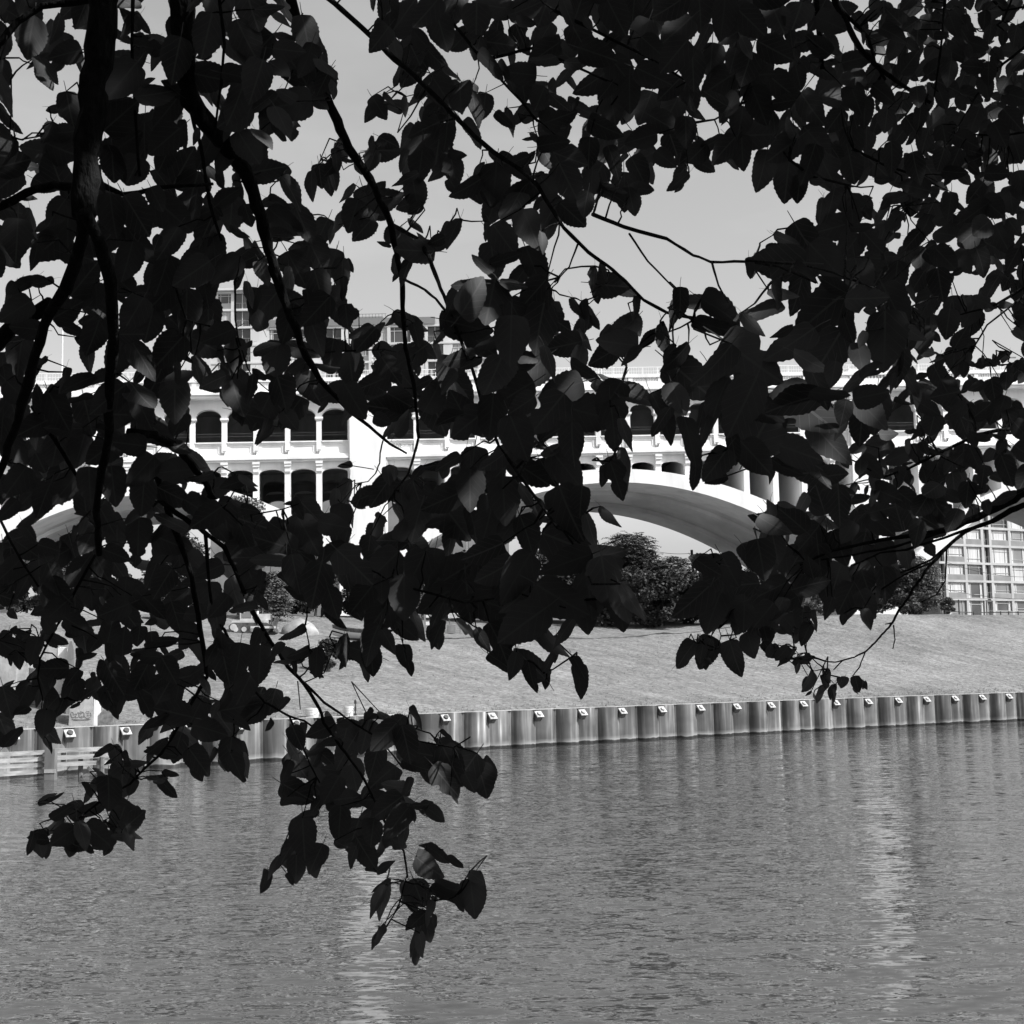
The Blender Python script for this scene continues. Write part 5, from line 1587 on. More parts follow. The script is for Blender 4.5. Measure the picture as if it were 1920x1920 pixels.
1355 3892 5784 86 -66 23 -10 1
926 3678 4605 77 138 -72 143 0
1083 3763 5861 82 -94 -30 154 2
1177 4002 5880 86 -105 -10 -173 1
1349 3990 5509 87 -120 -45 -137 2
655 4012 4314 93 -57 -21 5 0
759 3824 4400 76 -85 61 -3 0
299 2127 4588 62 -98 12 -69 1
-374 4109 3635 113 -74 4 63 0
556 2283 4817 54 32 23 106 2
1063 3682 4587 82 -84 17 23 0
1185 3862 6022 88 -107 12 -1 0
1209 3841 6043 86 -101 -7 -6 2
1116 4034 5502 88 -94 25 -37 2
-412 3684 5103 121 -89 -27 -61 1
1041 3769 5867 82 -86 30 -28 3
-594 3328 5224 69 -33 48 58 0
127 2431 4478 71 -96 -15 60 0
1176 3579 5583 78 -156 35 122 2
107 3179 5053 79 -71 -13 40 1
-1255 4059 4477 87 -72 3 -10 1
-96 3204 4582 90 -60 14 -46 0
1044 3944 5757 89 -87 -4 -162 0
-714 2959 5726 73 -96 -6 -117 2
1227 3989 5504 83 -95 25 -29 0
-808 3169 5381 93 -123 -21 67 2
-654 3118 5276 72 73 47 -27 3
1189 3750 5806 79 -29 -44 -54 0
1212 3695 6022 80 -57 64 53 0
1329 3857 4991 76 -73 -6 -20 1
188 3122 5292 66 -80 12 24 3
-731 3642 4424 75 -95 39 -16 1
400 1957 4645 58 -133 -44 70 1
1346 3754 5598 84 -82 43 32 3
-641 3881 4271 86 -7 -61 -103 1
-978 3139 5787 69 -122 -18 -116 1
950 3673 5287 84 -170 -69 86 2
-801 3827 4541 116 -60 37 -93 2
1346 3989 5219 82 -71 21 -13 1
1219 3760 4694 74 -80 9 -17 0
1284 3508 5667 74 -123 56 124 1
1261 3897 5365 79 -61 -32 -23 1
1153 3716 5804 80 43 -43 -146 0
746 3468 5445 74 -90 12 -37 2
-47 3672 5764 77 -89 -8 -160 0
1422 3824 5231 81 -71 11 9 4
1101 3625 4672 84 -137 37 -30 3
1432 3910 5621 85 80 -14 136 3
98 3604 5585 85 -100 -22 37 0
-60 3340 5729 96 -45 -4 -75 0
509 2117 4607 42 -83 14 1 2
46 3190 5141 78 -47 7 46 2
-907 3061 4875 86 -18 12 86 1
390 3031 4442 68 -41 -30 -60 2
1142 4033 4820 85 -142 -49 -135 0
-656 3918 4183 75 -83 15 9 3
306 2369 4757 68 -128 -13 -112 1
770 4078 4356 77 -102 38 168 0
329 2642 4932 62 -75 13 -46 0
261 3460 5528 90 -59 7 -56 0
-727 3235 4959 91 -107 -18 72 1
-295 3986 3903 84 175 51 -85 3
422 1803 4597 36 -79 10 7 2
-375 3738 4581 79 -104 11 17 0
-1034 3435 5048 85 -78 -6 68 3
-741 3720 4020 73 -85 -26 -7 1
-627 2863 5686 86 -100 16 -45 3
90 3042 4985 65 -114 -44 15 4
-1256 4088 3880 79 -104 14 -168 1
987 3644 5750 79 -47 -26 -67 0
1098 3647 5239 73 -99 -32 -172 0
-279 3011 4415 60 -108 -8 170 1
-805 3480 4777 99 -132 -32 83 2
-192 3525 5827 76 132 -25 -54 3
1307 3976 4900 78 70 51 -30 2
-232 3724 3667 99 -25 -34 -70 1
1201 3681 5976 75 -99 25 -6 4
-849 2994 5712 83 -137 -31 37 0
-504 3275 4506 65 -119 46 164 1
72 2801 4861 79 -105 -8 56 2
-54 2879 4248 70 -36 -25 -59 0
-252 3749 3587 101 -101 11 -62 0
1059 3862 4539 77 -86 -24 8 0
-361 3028 4443 60 -102 -12 22 2
737 3442 5631 87 -163 -23 -84 0
-503 3522 5012 76 -107 56 -35 1
-1236 3415 4856 66 -88 4 24 1
-253 3800 3587 72 -84 -12 -15 2
104 2465 4301 69 -122 -25 -109 2
-298 3971 5478 78 -80 -5 11 1
-739 3174 4811 74 -135 1 -142 1
-275 3703 4081 80 27 75 91 2
-637 3146 4889 69 -133 59 -49 2
-236 3686 3618 81 -49 26 41 2
170 2847 4795 70 -137 -38 54 2
-511 2974 5548 71 -125 -41 19 2
-847 3016 4956 60 -179 -85 87 2
1231 3840 5950 78 -98 39 3 1
404 3667 5590 72 -69 -49 -20 2
1039 3565 5848 75 -102 14 -37 0
-1270 3623 4680 77 -106 36 -19 1
-1047 3305 4920 82 -108 53 -47 3
1389 3751 5644 82 -47 -6 -37 3
-943 3839 4274 92 178 -37 -84 0
-276 3385 5799 89 -109 -1 47 2
1349 3813 5488 77 -29 -37 -63 3
340 2746 4943 75 -76 5 58 2
1277 3913 4809 76 -77 -25 -4 2
1119 3724 5374 76 -110 36 -37 0
-1016 3716 3832 74 102 -50 -171 3
1261 3528 5596 78 -42 -21 -28 3
-1272 3789 4580 71 -98 -72 2 0
1283 3847 5812 74 -35 -54 -52 1
-54 3414 5804 67 -89 14 7 2
-382 3932 4635 76 -80 10 -9 3
47 3504 5740 74 -118 0 165 0
-1065 3316 5055 80 -24 -30 -77 1
1274 3926 5483 90 -26 48 95 0
-90 3543 5474 77 -103 -12 31 1
-351 3761 3802 72 -104 -58 38 4
-1033 3268 5738 67 88 74 -168 1
-482 3021 4457 80 174 34 -90 2
-484 2926 5687 86 -108 -2 63 4
1048 3997 4491 84 -109 -7 1 1
11 3483 5524 70 -94 34 -15 0
-19 3671 5897 77 81 -2 -145 0
877 3632 4579 66 -86 -32 170 0
-1233 3696 4330 77 -75 -13 169 1
1197 3695 5469 80 -66 -3 13 2
1162 3828 4572 76 108 53 -158 2
-231 3772 5502 78 -23 46 85 3
-590 3779 4086 73 -71 -16 -15 2
355 2265 4583 53 -78 -2 -60 0
537 3277 5550 68 98 62 -165 1
-399 3760 4963 100 -53 7 73 0
531 2198 4754 45 -104 8 132 0
811 3997 4384 76 -90 7 -30 2
708 3293 5654 67 -94 10 140 2
62 2807 4546 79 -106 -20 -112 0
1141 3615 4605 73 -112 16 -47 0
-455 3291 4277 70 -95 3 -32 2
1361 3713 5489 81 -52 -6 -14 3
855 3617 5884 71 -71 -35 -15 2
-1071 3930 4499 76 -92 3 -8 0
-116 3853 5759 95 -48 -9 -67 3
-717 3192 5325 89 -90 12 -49 0
-146 3520 5622 73 -74 11 -23 3
1312 3702 5976 71 15 -66 -109 1
-873 4163 4276 87 -120 43 -47 1
-561 3190 5003 58 86 23 -176 1
304 2751 4891 79 -80 -25 53 3
196 2500 4655 66 -79 11 -125 2
-492 3117 5486 79 -67 -8 -134 4
997 3551 5645 72 -103 12 -2 2
-934 3350 4947 90 -10 12 79 3
-271 3816 5653 104 -83 -17 62 0
1232 3728 6022 78 -64 -38 -7 0
1125 3507 5521 68 -95 21 2 2
972 3489 5837 78 -19 -14 -75 3
1302 3753 5585 71 -86 67 10 0
-513 3162 4808 59 -98 -35 11 1
-431 3746 4733 87 -78 11 61 2
-358 3052 4374 57 -66 -32 -13 1
1119 3910 6007 76 180 -84 -93 0
1280 3683 5490 71 -64 36 11 0
-108 2989 5030 77 -81 23 65 2
1382 3720 5326 75 -83 33 -34 0
-1074 3854 3804 69 -106 61 -20 0
-583 3257 5187 67 -104 -16 40 2
1168 3545 5772 70 -72 4 6 2
575 3339 5724 66 -71 11 21 0
1449 3966 5820 76 -99 60 -17 3
-839 3339 5211 73 -77 -28 154 3
1340 3897 5556 71 -75 -10 -22 3
-636 3010 5510 84 -100 -21 70 3
-279 2997 4307 63 -109 -24 53 2
1325 3691 4839 74 -65 -48 0 0
-251 3206 4279 58 -79 -5 -12 2
-1305 4168 3764 76 -68 -68 -27 2
57 2823 4635 73 -58 -1 -62 2
-51 3019 4609 60 80 -43 -143 0
-255 3933 5782 85 -66 16 59 2
-1129 4000 4552 74 -102 -28 38 3
1023 4145 4488 86 -84 23 30 2
1294 3839 6001 72 -124 24 150 2
851 3903 4445 76 -67 3 -40 2
26 2840 4690 72 -141 -35 72 2
1159 3626 5026 67 101 -30 152 2
1305 3516 5707 70 -98 39 11 1
-351 3756 5645 71 -81 19 32 2
1246 3535 5724 65 -78 -8 -22 2
764 3895 4442 80 -87 -25 31 0
3 2626 4246 53 -91 -11 -141 3
1089 3767 5345 82 -88 19 -57 2
-1108 3326 4849 69 97 19 -121 1
271 3069 4996 60 -86 17 -155 2
1332 3763 4886 74 -55 -7 -49 3
491 2657 4600 68 -138 18 95 3
-366 3794 5812 76 -106 40 -167 4
264 3384 5884 64 35 57 111 2
1145 3903 5734 74 -66 33 24 0
-557 4075 4000 82 -57 -40 -47 1
-608 3203 5306 58 -86 -18 4 4
-1365 3825 4043 87 44 -2 -119 0
705 3717 4393 78 -117 10 -49 1
-1305 3594 4744 81 -76 7 -30 0
1347 3939 5929 78 -63 -7 -5 0
-919 3903 4008 89 19 39 123 2
-512 3896 5645 80 -83 18 -139 1
1229 3925 4742 82 -88 0 -61 2
-598 3952 3781 98 -51 21 73 3
145 3244 5820 85 -77 -9 -72 2
-817 3550 4585 91 147 29 -95 2
1324 3707 5933 69 1 -47 -86 2
-515 3799 5624 71 -96 4 166 0
-147 3766 5607 86 -39 18 79 0
-366 3860 4645 99 -100 -6 -53 3
1470 3986 5062 75 -102 42 -41 2
136 3095 4890 85 -41 -23 -93 2
-75 3870 3926 73 116 1 -20 1
512 3344 5790 91 -105 25 -66 0
-759 2943 5259 59 -123 26 -175 2
518 2032 4634 54 -50 -9 114 2
-250 3754 5100 71 -80 52 -149 2
-472 3313 4395 69 150 -35 -56 2
255 2227 4621 57 -124 14 -64 2
-568 3148 5091 65 -90 -21 149 0
-105 2960 4666 64 -38 -41 119 0
-55 2900 5020 64 -171 56 -89 0
170 3618 5709 97 -31 -14 -100 0
906 3709 5989 70 4 -65 -114 1
-1044 3612 4545 75 -28 -49 -35 0
161 3033 5013 80 -87 -13 -68 0
1230 3526 5459 65 -9 -52 -93 0
-355 4036 5023 72 -124 81 -39 0
-947 4171 4332 106 -57 -5 -48 2
-281 3414 4792 76 108 -44 125 3
-684 3129 5379 73 -122 -11 50 0
1367 3856 5280 79 -64 -28 120 3
-191 3370 4327 67 -109 3 31 1
-276 3246 4276 73 -48 -13 -49 1
14 2630 4557 69 -115 -35 73 2
-1318 3869 4511 84 -96 31 -38 0
-356 3847 3662 95 -65 15 67 0
1347 3605 5493 67 -77 -12 1 2
-758 3554 4604 67 -125 29 155 2
113 3346 5622 77 -118 -26 42 1
-1195 3389 5185 75 -117 -1 -105 0
781 3721 4663 98 -112 30 -82 2
293 2217 4539 54 -88 -8 112 2
-1127 3701 3858 79 -65 5 -112 1
1121 3520 5465 66 -165 40 95 1
-320 3498 5580 65 -108 -54 15 0
-862 3398 5152 74 7 24 96 1
1360 3843 4940 68 -71 18 -3 3
1232 3914 5939 74 -104 40 -35 1
-1052 3093 5602 70 -109 -8 62 1
-637 3373 4685 66 -26 35 74 2
-266 3682 5611 82 138 -56 116 1
132 3329 5707 80 -143 47 -43 3
1132 3897 5894 74 -109 -4 -18 3
1231 3804 5930 79 -118 38 105 0
149 3283 5672 72 -155 -60 61 3
-570 4003 3923 107 -130 -5 138 3
-396 2924 5530 74 -123 -15 52 0
-477 3692 5589 83 -63 -4 -54 3
1365 4043 4932 71 -71 26 4 2
520 3636 5580 82 149 23 86 0
1498 3939 5968 70 174 -76 -74 1
-299 3658 5398 69 -106 6 -9 3
1235 3676 4725 62 -94 9 -28 4
-997 3023 5442 58 -96 20 -9 4
-496 2974 5478 76 -54 -42 123 2
1157 3997 4580 77 -92 -27 27 4
180 3593 5797 99 -124 7 -48 0
-1280 4161 3775 78 -73 26 -19 2
247 3540 5441 79 -12 -18 -58 3
1059 3497 5683 61 -89 3 155 2
1081 3542 5651 70 -84 14 -55 0
-575 4032 3718 69 -98 19 -144 0
-35 2949 5076 73 11 -9 -105 2
-434 3442 4283 87 -151 33 90 3
-538 3418 5220 86 -83 -14 71 0
-1307 4153 3828 99 -132 23 -61 1
1057 3633 4972 95 -79 25 56 2
1250 3647 5869 63 -27 -44 -62 2
-1031 3890 4586 67 -83 7 -8 4
-360 3022 4298 73 -73 -16 64 1
272 3405 5671 63 -104 31 -25 1
282 3798 5758 74 -11 27 78 2
-911 3881 4214 87 -77 6 141 2
319 1897 4688 46 -115 -26 53 1
-1024 3015 5165 66 -108 16 -113 3
-1071 4079 4368 75 -54 0 24 2
-580 3163 4946 68 154 -53 101 2
1228 3487 5725 59 19 64 103 0
1419 3686 5934 71 -99 -23 133 1
1369 3558 5787 61 -96 41 -12 0
-72 2687 4294 55 -108 -20 55 0
1291 3741 5539 77 -108 -18 17 0
-1171 4030 4344 71 -54 14 43 2
-287 3665 4684 61 -83 -3 -10 1
1502 3992 5919 68 -92 -9 -24 0
767 3693 4321 66 -84 -32 133 1
59 2847 4673 66 38 -14 -110 1
-890 3500 4637 84 -27 -34 116 3
-1206 4068 4225 67 -86 -18 33 0
-900 3692 4127 86 -143 -7 -115 1
690 4043 4330 67 -84 -81 -21 0
250 3360 5742 66 139 22 67 2
-1197 3230 5576 88 -128 -7 134 3
1309 3869 5869 75 -107 18 -51 0
1138 3655 5727 63 -96 -19 -171 0
-690 3172 5321 68 -110 25 124 1
665 3856 4361 75 -64 7 35 2
-429 3829 3766 80 -87 -37 126 1
531 3828 5625 67 -144 33 123 2
1003 3975 4677 94 -4 22 95 2
-706 2930 5630 56 -76 8 60 0
-904 3779 4553 65 -126 62 -32 0
1178 3613 4876 68 -129 -37 -128 1
-212 3773 5845 70 -107 19 -16 0
1129 3939 4828 67 -98 -7 -3 0
1508 3940 6135 67 -108 -36 -158 0
-493 2942 5413 70 -119 -21 61 2
646 3517 4568 64 21 40 107 2
1072 3657 4888 63 -33 -38 -50 0
1351 3561 5870 65 -85 15 18 0
-685 3057 5550 73 -115 -17 64 2
-237 3719 3776 75 -135 39 115 2
-1056 3055 5257 73 -91 -7 79 3
-379 3244 5074 60 -57 -9 13 3
263 3384 5151 70 -127 -38 50 1
-325 3227 5859 78 -65 -4 -68 3
-231 3372 5059 62 -61 -4 -32 3
-271 3329 4525 56 102 -19 175 0
1093 3555 5890 60 -98 54 -8 4
-1347 4049 3791 71 -113 -2 47 0
-854 3960 4485 81 -169 -29 -105 1
46 3641 5668 89 21 -1 -112 0
-546 3461 5493 62 -105 46 -5 3
1261 3789 5923 63 -77 -27 -17 0
-1005 3853 4167 71 -87 -39 -28 3
1365 3913 4930 64 -95 27 -34 2
-567 3292 5259 56 11 -52 -89 0
1324 3703 4649 85 -18 26 79 0
-808 3027 5650 64 43 9 140 0
-123 3386 3979 52 -77 -26 4 1
-285 3587 4002 73 -144 28 125 3
-1219 3662 4665 83 -121 30 -51 3
-974 2989 5674 71 -101 3 -98 3
289 2411 4765 56 -58 5 61 3
1046 3646 5403 70 -119 29 -54 2
-977 3015 5287 63 -135 29 108 2
771 3655 4439 67 50 1 153 2
-145 2931 4319 65 -57 5 62 1
1324 3641 5376 63 -95 -24 1 3
422 2210 4818 56 -78 -19 -81 3
-449 3620 4692 81 -82 -4 67 0
-105 3161 5247 78 -47 -10 61 1
-806 3019 5685 72 -47 3 92 1
1258 4083 4816 64 -112 24 159 0
-1171 4049 3934 79 -57 -31 128 1
-1038 4157 4549 95 176 32 -97 3
-851 3181 5269 64 -147 -47 64 1
-521 2859 5612 68 -167 -52 73 1
-240 3379 4357 77 -94 -25 67 1
-1065 3133 5122 74 -23 0 78 1
944 3629 4714 81 -78 14 50 3
-217 3451 3895 54 -81 -52 -15 1
-1389 4015 4355 65 -78 -15 -7 2
1365 3559 5315 83 -35 25 82 4
958 3840 5931 83 -78 -22 -147 3
-1012 3429 4825 81 -13 -18 -73 1
530 2213 4606 51 -110 -4 -128 0
-847 3581 4762 72 163 59 -76 2
-891 4137 4055 91 -97 3 72 0
772 4072 4511 78 -134 -33 -121 0
-1024 3715 4790 83 -153 42 -77 0
-1045 4097 4353 66 -88 -8 -9 0
735 3427 5760 74 -80 20 -63 1
1452 3884 5329 89 -81 2 43 1
70 3635 5715 75 -116 35 -48 2
1371 3745 5108 77 158 -49 134 1
10 3591 5686 81 -87 8 -122 2
-1058 3768 4184 71 -18 -52 -46 0
-245 3522 3594 66 -91 -15 57 2
-621 3446 4385 81 -4 -33 74 0
-1116 3982 4038 65 -96 -13 48 0
-316 3903 4943 87 -104 11 -54 3
-724 4178 4172 65 -127 -71 -132 0
-212 3850 4032 88 -18 -25 -62 3
1172 3549 5895 61 -51 -15 -25 1
1395 3887 4919 61 -80 -32 -9 3
-241 3443 5235 69 -78 -26 133 1
1249 3502 5747 62 -54 3 -18 0
215 3487 5092 72 -26 14 55 1
1388 3881 6117 68 -110 14 -41 0
1417 3797 5879 73 -98 -13 -61 0
-582 3178 4899 73 -97 1 -50 0
1080 3534 5946 57 -81 -45 168 0
561 3424 5617 65 -79 27 49 0
-954 4043 4579 74 -80 12 155 3
205 3225 5147 72 -81 -1 60 4
342 3702 5498 63 -7 -47 -102 3
-426 3218 4371 75 -115 30 112 1
1392 3899 5739 63 -62 51 41 3
786 4165 4394 67 -86 25 -36 0
-750 3392 4925 56 -27 -47 -63 1
218 3036 5053 63 104 -20 -68 3
-485 3305 4330 70 -140 29 -67 1
-379 4033 3849 92 -155 35 -103 2
513 2473 4921 56 -38 -15 -93 1
-224 3563 5504 79 -29 8 84 2
620 3387 4606 82 -74 32 -66 1
-1182 4021 4445 97 -56 13 -36 2
1250 3732 5603 63 -17 -32 -67 2
424 2256 4817 52 -148 -36 56 1
-1178 3861 4246 60 -50 28 36 3
1413 3752 5140 62 9 41 103 3
-1006 4160 4369 72 139 35 -114 0
532 4011 5674 79 -46 12 60 3
1000 3727 5971 63 111 -40 147 2
-291 3937 5132 65 -39 41 68 3
-141 3473 5455 58 -107 -22 18 1
-749 3929 4012 73 -95 -6 63 0
-77 3612 5766 58 -88 -27 -166 0
-598 3255 4915 72 -16 -22 -96 4
356 3806 5776 61 -63 22 30 1
-570 3304 4819 71 -98 18 -50 1
-713 3380 4703 73 -155 37 -72 1
-921 3963 4291 81 -149 30 -52 0
-442 2912 5430 51 119 50 -141 2
-690 2909 5393 68 -67 9 -51 1
-871 3809 4653 74 -109 2 -114 3
886 3714 5607 61 -64 -21 -56 1
-442 3670 5586 62 -38 23 51 3
-780 3695 4308 59 -8 61 -105 1
-962 3871 3951 74 -114 37 129 0
-1203 3725 3862 69 140 29 74 2
143 3034 5021 68 -109 -8 55 3
-973 4199 4098 81 -21 26 66 3
-599 3537 4844 67 -42 13 67 0
-806 3315 4764 56 -30 56 -106 1
-572 4023 3967 95 74 -25 -104 2
-508 2795 5323 65 -49 12 -129 0
837 3743 4392 65 -75 10 34 2
126 3216 5259 73 -51 17 83 1
1244 4137 4725 63 -83 -53 5 0
147 2337 4478 49 -118 -20 59 3
57 2635 4612 56 150 -33 107 0
311 2235 4631 49 -101 4 -69 0
-468 3899 5722 71 -98 -3 48 3
1283 3695 5158 59 111 69 -154 0
-800 3994 4212 59 -76 -13 4 1
-909 3431 4870 65 -95 13 -36 2
-332 3401 4835 54 -69 -65 -41 0
102 2538 4235 47 -56 -8 -52 0
1356 3818 5929 57 -112 -55 -161 1
-577 3521 4300 79 -118 4 -50 4
301 2769 4879 60 -33 12 70 1
-852 3802 3995 60 -77 -28 36 0
1031 3742 4736 59 -90 3 -44 4
-1193 3456 4991 77 -78 -25 -53 3
995 4102 4405 92 -45 8 47 1
-252 3549 3560 69 -111 26 -130 0
-1264 3905 4426 66 -136 47 -40 0
-689 3839 4349 79 -80 5 71 0
1511 4024 5137 62 -111 21 -33 0
760 2759 4773 58 -36 23 73 0
1002 3626 5670 70 -117 8 -54 2
-1367 4144 4369 69 -67 -21 -28 2
675 3876 4282 65 -125 17 125 0
697 3320 5552 72 -60 6 61 2
959 3688 5975 65 -46 -4 -62 0
-952 3055 5617 57 -87 4 -115 2
-854 3208 5859 53 -71 -2 50 1
-1070 2994 5394 49 -76 12 60 1
-1009 3035 5606 67 -155 6 -98 2
-509 3628 5541 82 -70 -21 65 1
163 3313 5019 63 -106 -30 52 0
-1038 3680 4307 63 -104 -25 156 1
-1032 3844 4441 65 -122 24 144 1
509 3702 4395 71 -12 32 61 1
-922 3575 4668 66 -135 -25 65 2
513 3728 4290 68 -77 18 47 4
1186 3838 6074 68 -115 43 -51 0
-1037 3112 5105 48 6 50 92 0
-877 3996 4193 82 -94 -16 75 1
1200 3871 5840 80 -143 21 78 4
-954 3892 4223 58 -47 40 44 1
-901 4065 4137 94 18 -12 -127 1
494 1971 4607 48 49 -36 -93 1
-328 3046 5770 67 -118 -23 57 0
-1265 3904 3791 64 6 54 91 2
-1060 3176 5390 51 144 77 -112 4
-579 3091 5090 64 -93 -7 70 0
-151 3338 4708 69 -170 -21 -85 2
-257 3901 3968 60 -74 -26 -32 0
-988 3116 4909 64 -93 9 -42 1
-360 3836 5807 61 -121 -17 -130 2
-1318 4001 4088 72 -70 45 -104 2
-500 2935 5396 69 -125 26 94 2
690 3488 5557 72 88 -1 108 0
-536 3978 3888 69 -63 19 59 2
-1186 3666 4339 53 81 29 177 1
-641 3410 5294 73 -103 -12 70 0
-1023 3321 5060 66 139 -39 142 2
-139 3158 4356 65 -46 -39 97 1
-1137 4099 3802 82 -148 -19 90 0
-1024 3072 5497 59 -153 -49 56 0
572 3908 4377 66 -86 30 38 1
1342 3907 6144 60 -66 -2 -38 0
1043 3575 5423 67 -150 46 -73 0
-763 3812 4184 70 -96 32 -48 1
902 3636 5490 70 -83 25 -62 2
-608 3860 3993 67 -104 11 -43 0
453 4037 4224 75 131 -40 98 1
1435 3885 5275 58 -88 20 10 1
-827 3135 5682 74 6 52 -61 2
-199 3624 4974 64 -145 46 -61 2
1519 4024 5522 62 -76 -31 -178 0
-950 3703 4025 74 149 11 63 0
-504 3239 4617 57 -68 -24 -52 0
-1343 3873 4652 68 -67 -23 -43 2
1433 3940 5309 59 -74 30 19 1
166 2528 4576 42 -89 -1 -47 3
965 3787 4422 76 -102 0 -74 0
-482 3871 4085 68 7 -37 -104 4
-460 3192 4274 58 -145 45 -84 1
-684 2885 5439 55 54 29 106 1
-332 3762 4768 53 -74 -7 0 1
-725 3481 4644 52 -142 -77 35 1
584 3369 5779 54 -70 65 -5 1
-15 2941 5038 61 -150 -40 76 1
-1007 3720 3837 63 -104 -6 66 0
-388 3395 5030 70 32 37 -67 2
-325 4096 3599 65 -55 -20 -30 3
-454 2976 5596 61 11 6 97 2
-141 3408 5727 77 -119 -4 50 3
562 3179 5674 55 -96 31 -152 2
1124 3518 5677 52 -67 -20 -11 1
-149 3572 5335 75 -143 -1 -110 1
-573 2851 5655 54 -93 1 64 0
-244 3560 3894 70 -141 -12 67 0
1370 3903 4797 79 -109 -37 52 0
264 2750 4841 56 -33 14 75 1
-488 3979 3954 56 169 63 -102 1
361 2355 4527 40 -11 37 63 1
-1137 3719 4595 74 79 24 -48 2
-204 3448 3679 65 -68 -8 119 1
79 2699 4278 54 -80 1 117 0
60 3243 5423 50 -15 39 61 1
-1437 4048 4362 58 -74 17 45 0
-846 2852 5276 59 -100 -7 133 3
1003 3710 6049 79 -150 41 -61 3
-670 3858 3706 66 -83 20 -42 3
1299 3647 4965 50 -82 8 -14 0
-271 3848 5935 79 -110 27 -52 2
-762 3019 5620 70 -115 28 -109 1
900 3666 4357 58 -75 10 -155 0
-557 4054 3833 80 -9 33 93 0
1061 3822 5769 69 -132 -50 41 0
-595 3608 3774 69 -117 -11 -111 2
-143 2892 4354 62 -123 0 -52 2
229 3586 5643 64 -70 12 59 2
226 2778 4778 58 174 42 -77 3
-433 3763 5472 78 -53 12 86 1
1013 3496 5035 49 -79 18 3 1
-751 3650 4334 81 -70 30 -44 2
-31 2906 5044 59 133 27 -122 0
623 3435 5701 76 -99 34 -71 1
-375 4057 3770 83 -111 -3 -57 3
-1245 3756 4457 67 -98 34 -116 0
860 3788 6088 56 -68 12 19 0
-137 3181 5007 62 -110 21 -57 1
-447 3611 5596 67 -69 12 -45 0
1320 4024 4654 64 -107 30 -63 3
-130 3183 4325 70 -36 41 -79 4
-619 3154 5365 64 -103 1 124 0
-20 3374 5588 59 -137 8 117 0
-455 3267 5588 47 -93 -52 15 0
656 3825 4401 53 -63 39 24 1
137 3520 5727 69 -77 24 69 1
500 3866 5675 59 -96 7 -38 0
561 2899 5111 60 -31 -13 -97 2
-140 3488 5348 69 -70 -24 123 0
-982 3795 4295 73 18 -22 -95 3
1003 3866 4753 55 -99 -46 17 0
475 3547 5484 74 -51 -44 103 2
707 3695 4265 54 -126 27 -44 0
933 3285 4849 65 -127 -18 -118 2
-149 3353 5266 47 -145 -46 -125 0
1259 3494 5842 53 -92 11 -52 0
1357 3783 5655 54 -98 9 -178 0
-513 3558 5313 50 -12 51 87 1
-692 3794 4330 63 -42 -26 -52 0
1103 3732 5912 65 -42 -13 -88 3
-526 3687 5439 71 34 15 100 1
194 3480 5117 68 -124 7 106 2
-739 3489 4680 49 -115 -47 -175 1
74 3300 5451 69 -137 -17 -87 2
-944 3127 5210 43 -105 10 -176 0
-641 3497 5308 68 -115 13 117 1
-291 3980 5843 79 145 42 -112 2
-436 3491 5038 48 -27 -52 -58 1
-616 3864 4047 83 -103 -37 84 0
-214 3936 5882 79 -23 2 83 3
-285 3237 5766 48 -72 15 50 0
440 3486 4383 66 -50 10 56 1
1103 4135 4537 76 -103 -5 106 0
764 3817 4537 73 -33 16 56 0
490 3732 4288 69 -100 -3 52 3
-1225 3887 4168 52 -76 21 39 1
413 2018 4697 38 -150 -18 -103 0
-930 3220 5746 63 -155 7 105 2
-1090 3800 4265 61 -83 -31 140 3
-875 3593 4607 68 -129 26 -55 2
1461 3852 6061 64 -42 18 48 1
35 3287 5780 53 -15 -25 -98 0
1361 4019 5017 77 -93 0 42 0
-512 2921 5354 48 -97 6 -120 4
271 2955 5000 58 -87 -2 -69 3
-907 3188 5192 46 -77 5 -137 0
-115 2990 4629 50 -122 23 -51 0
-266 3590 4592 67 118 15 -113 2
777 3379 5348 65 -91 23 -71 2
501 2770 5033 52 -100 -2 -127 0
-207 3538 3898 65 -170 -34 -87 4
1204 3905 4680 53 -71 -65 0 1
21 2918 4563 57 7 33 -69 3
838 3372 4702 51 -114 -3 -30 1
807 3205 4710 44 -44 -57 132 0
-1052 3973 3946 53 -85 -24 164 0
1258 3796 5949 53 -88 -46 -9 0
695 3259 5459 55 104 27 -144 3
1171 3655 5580 55 -114 -66 -126 1
-763 3651 4298 61 -62 18 70 1
-662 3506 4416 57 -152 -32 72 4
1412 4105 4832 54 -112 37 -30 0
-612 3533 5436 70 -15 -7 -65 3
350 2296 4629 44 -90 -3 109 1
-450 3720 4043 70 0 30 78 3
-11 3339 5701 57 -59 -14 -70 0
1430 4036 5357 56 -88 -37 -31 1
-1473 4028 4075 56 -60 -44 -1 1
826 3147 4724 45 -176 -70 100 1
714 3967 4324 62 -105 -35 135 0
484 3608 5690 68 -121 -39 54 0
1045 4003 5561 53 -92 15 170 1
1153 3915 4710 53 73 1 137 1
-279 3626 3841 64 -72 8 64 1
1012 3630 5988 49 -79 43 25 1
-683 3036 4889 48 -102 -14 60 2
-371 3767 3708 58 142 -34 103 2
486 3677 4276 54 -71 6 36 1
-390 3366 4564 61 -80 -7 126 2
-860 3882 4504 57 -3 42 79 0
891 3833 4704 51 -31 56 53 0
-368 4044 3653 73 -132 -4 -125 3
-1341 3899 4790 62 -17 -47 -101 0
-1119 3998 3889 73 -21 -40 -90 0
1485 4066 5190 56 -68 -18 -58 0
-1170 3476 5016 64 -96 14 -42 1
-249 3354 4136 62 -62 -23 -66 1
-63 3478 5496 71 -110 -6 -53 0
-372 3954 3533 69 -57 8 61 0
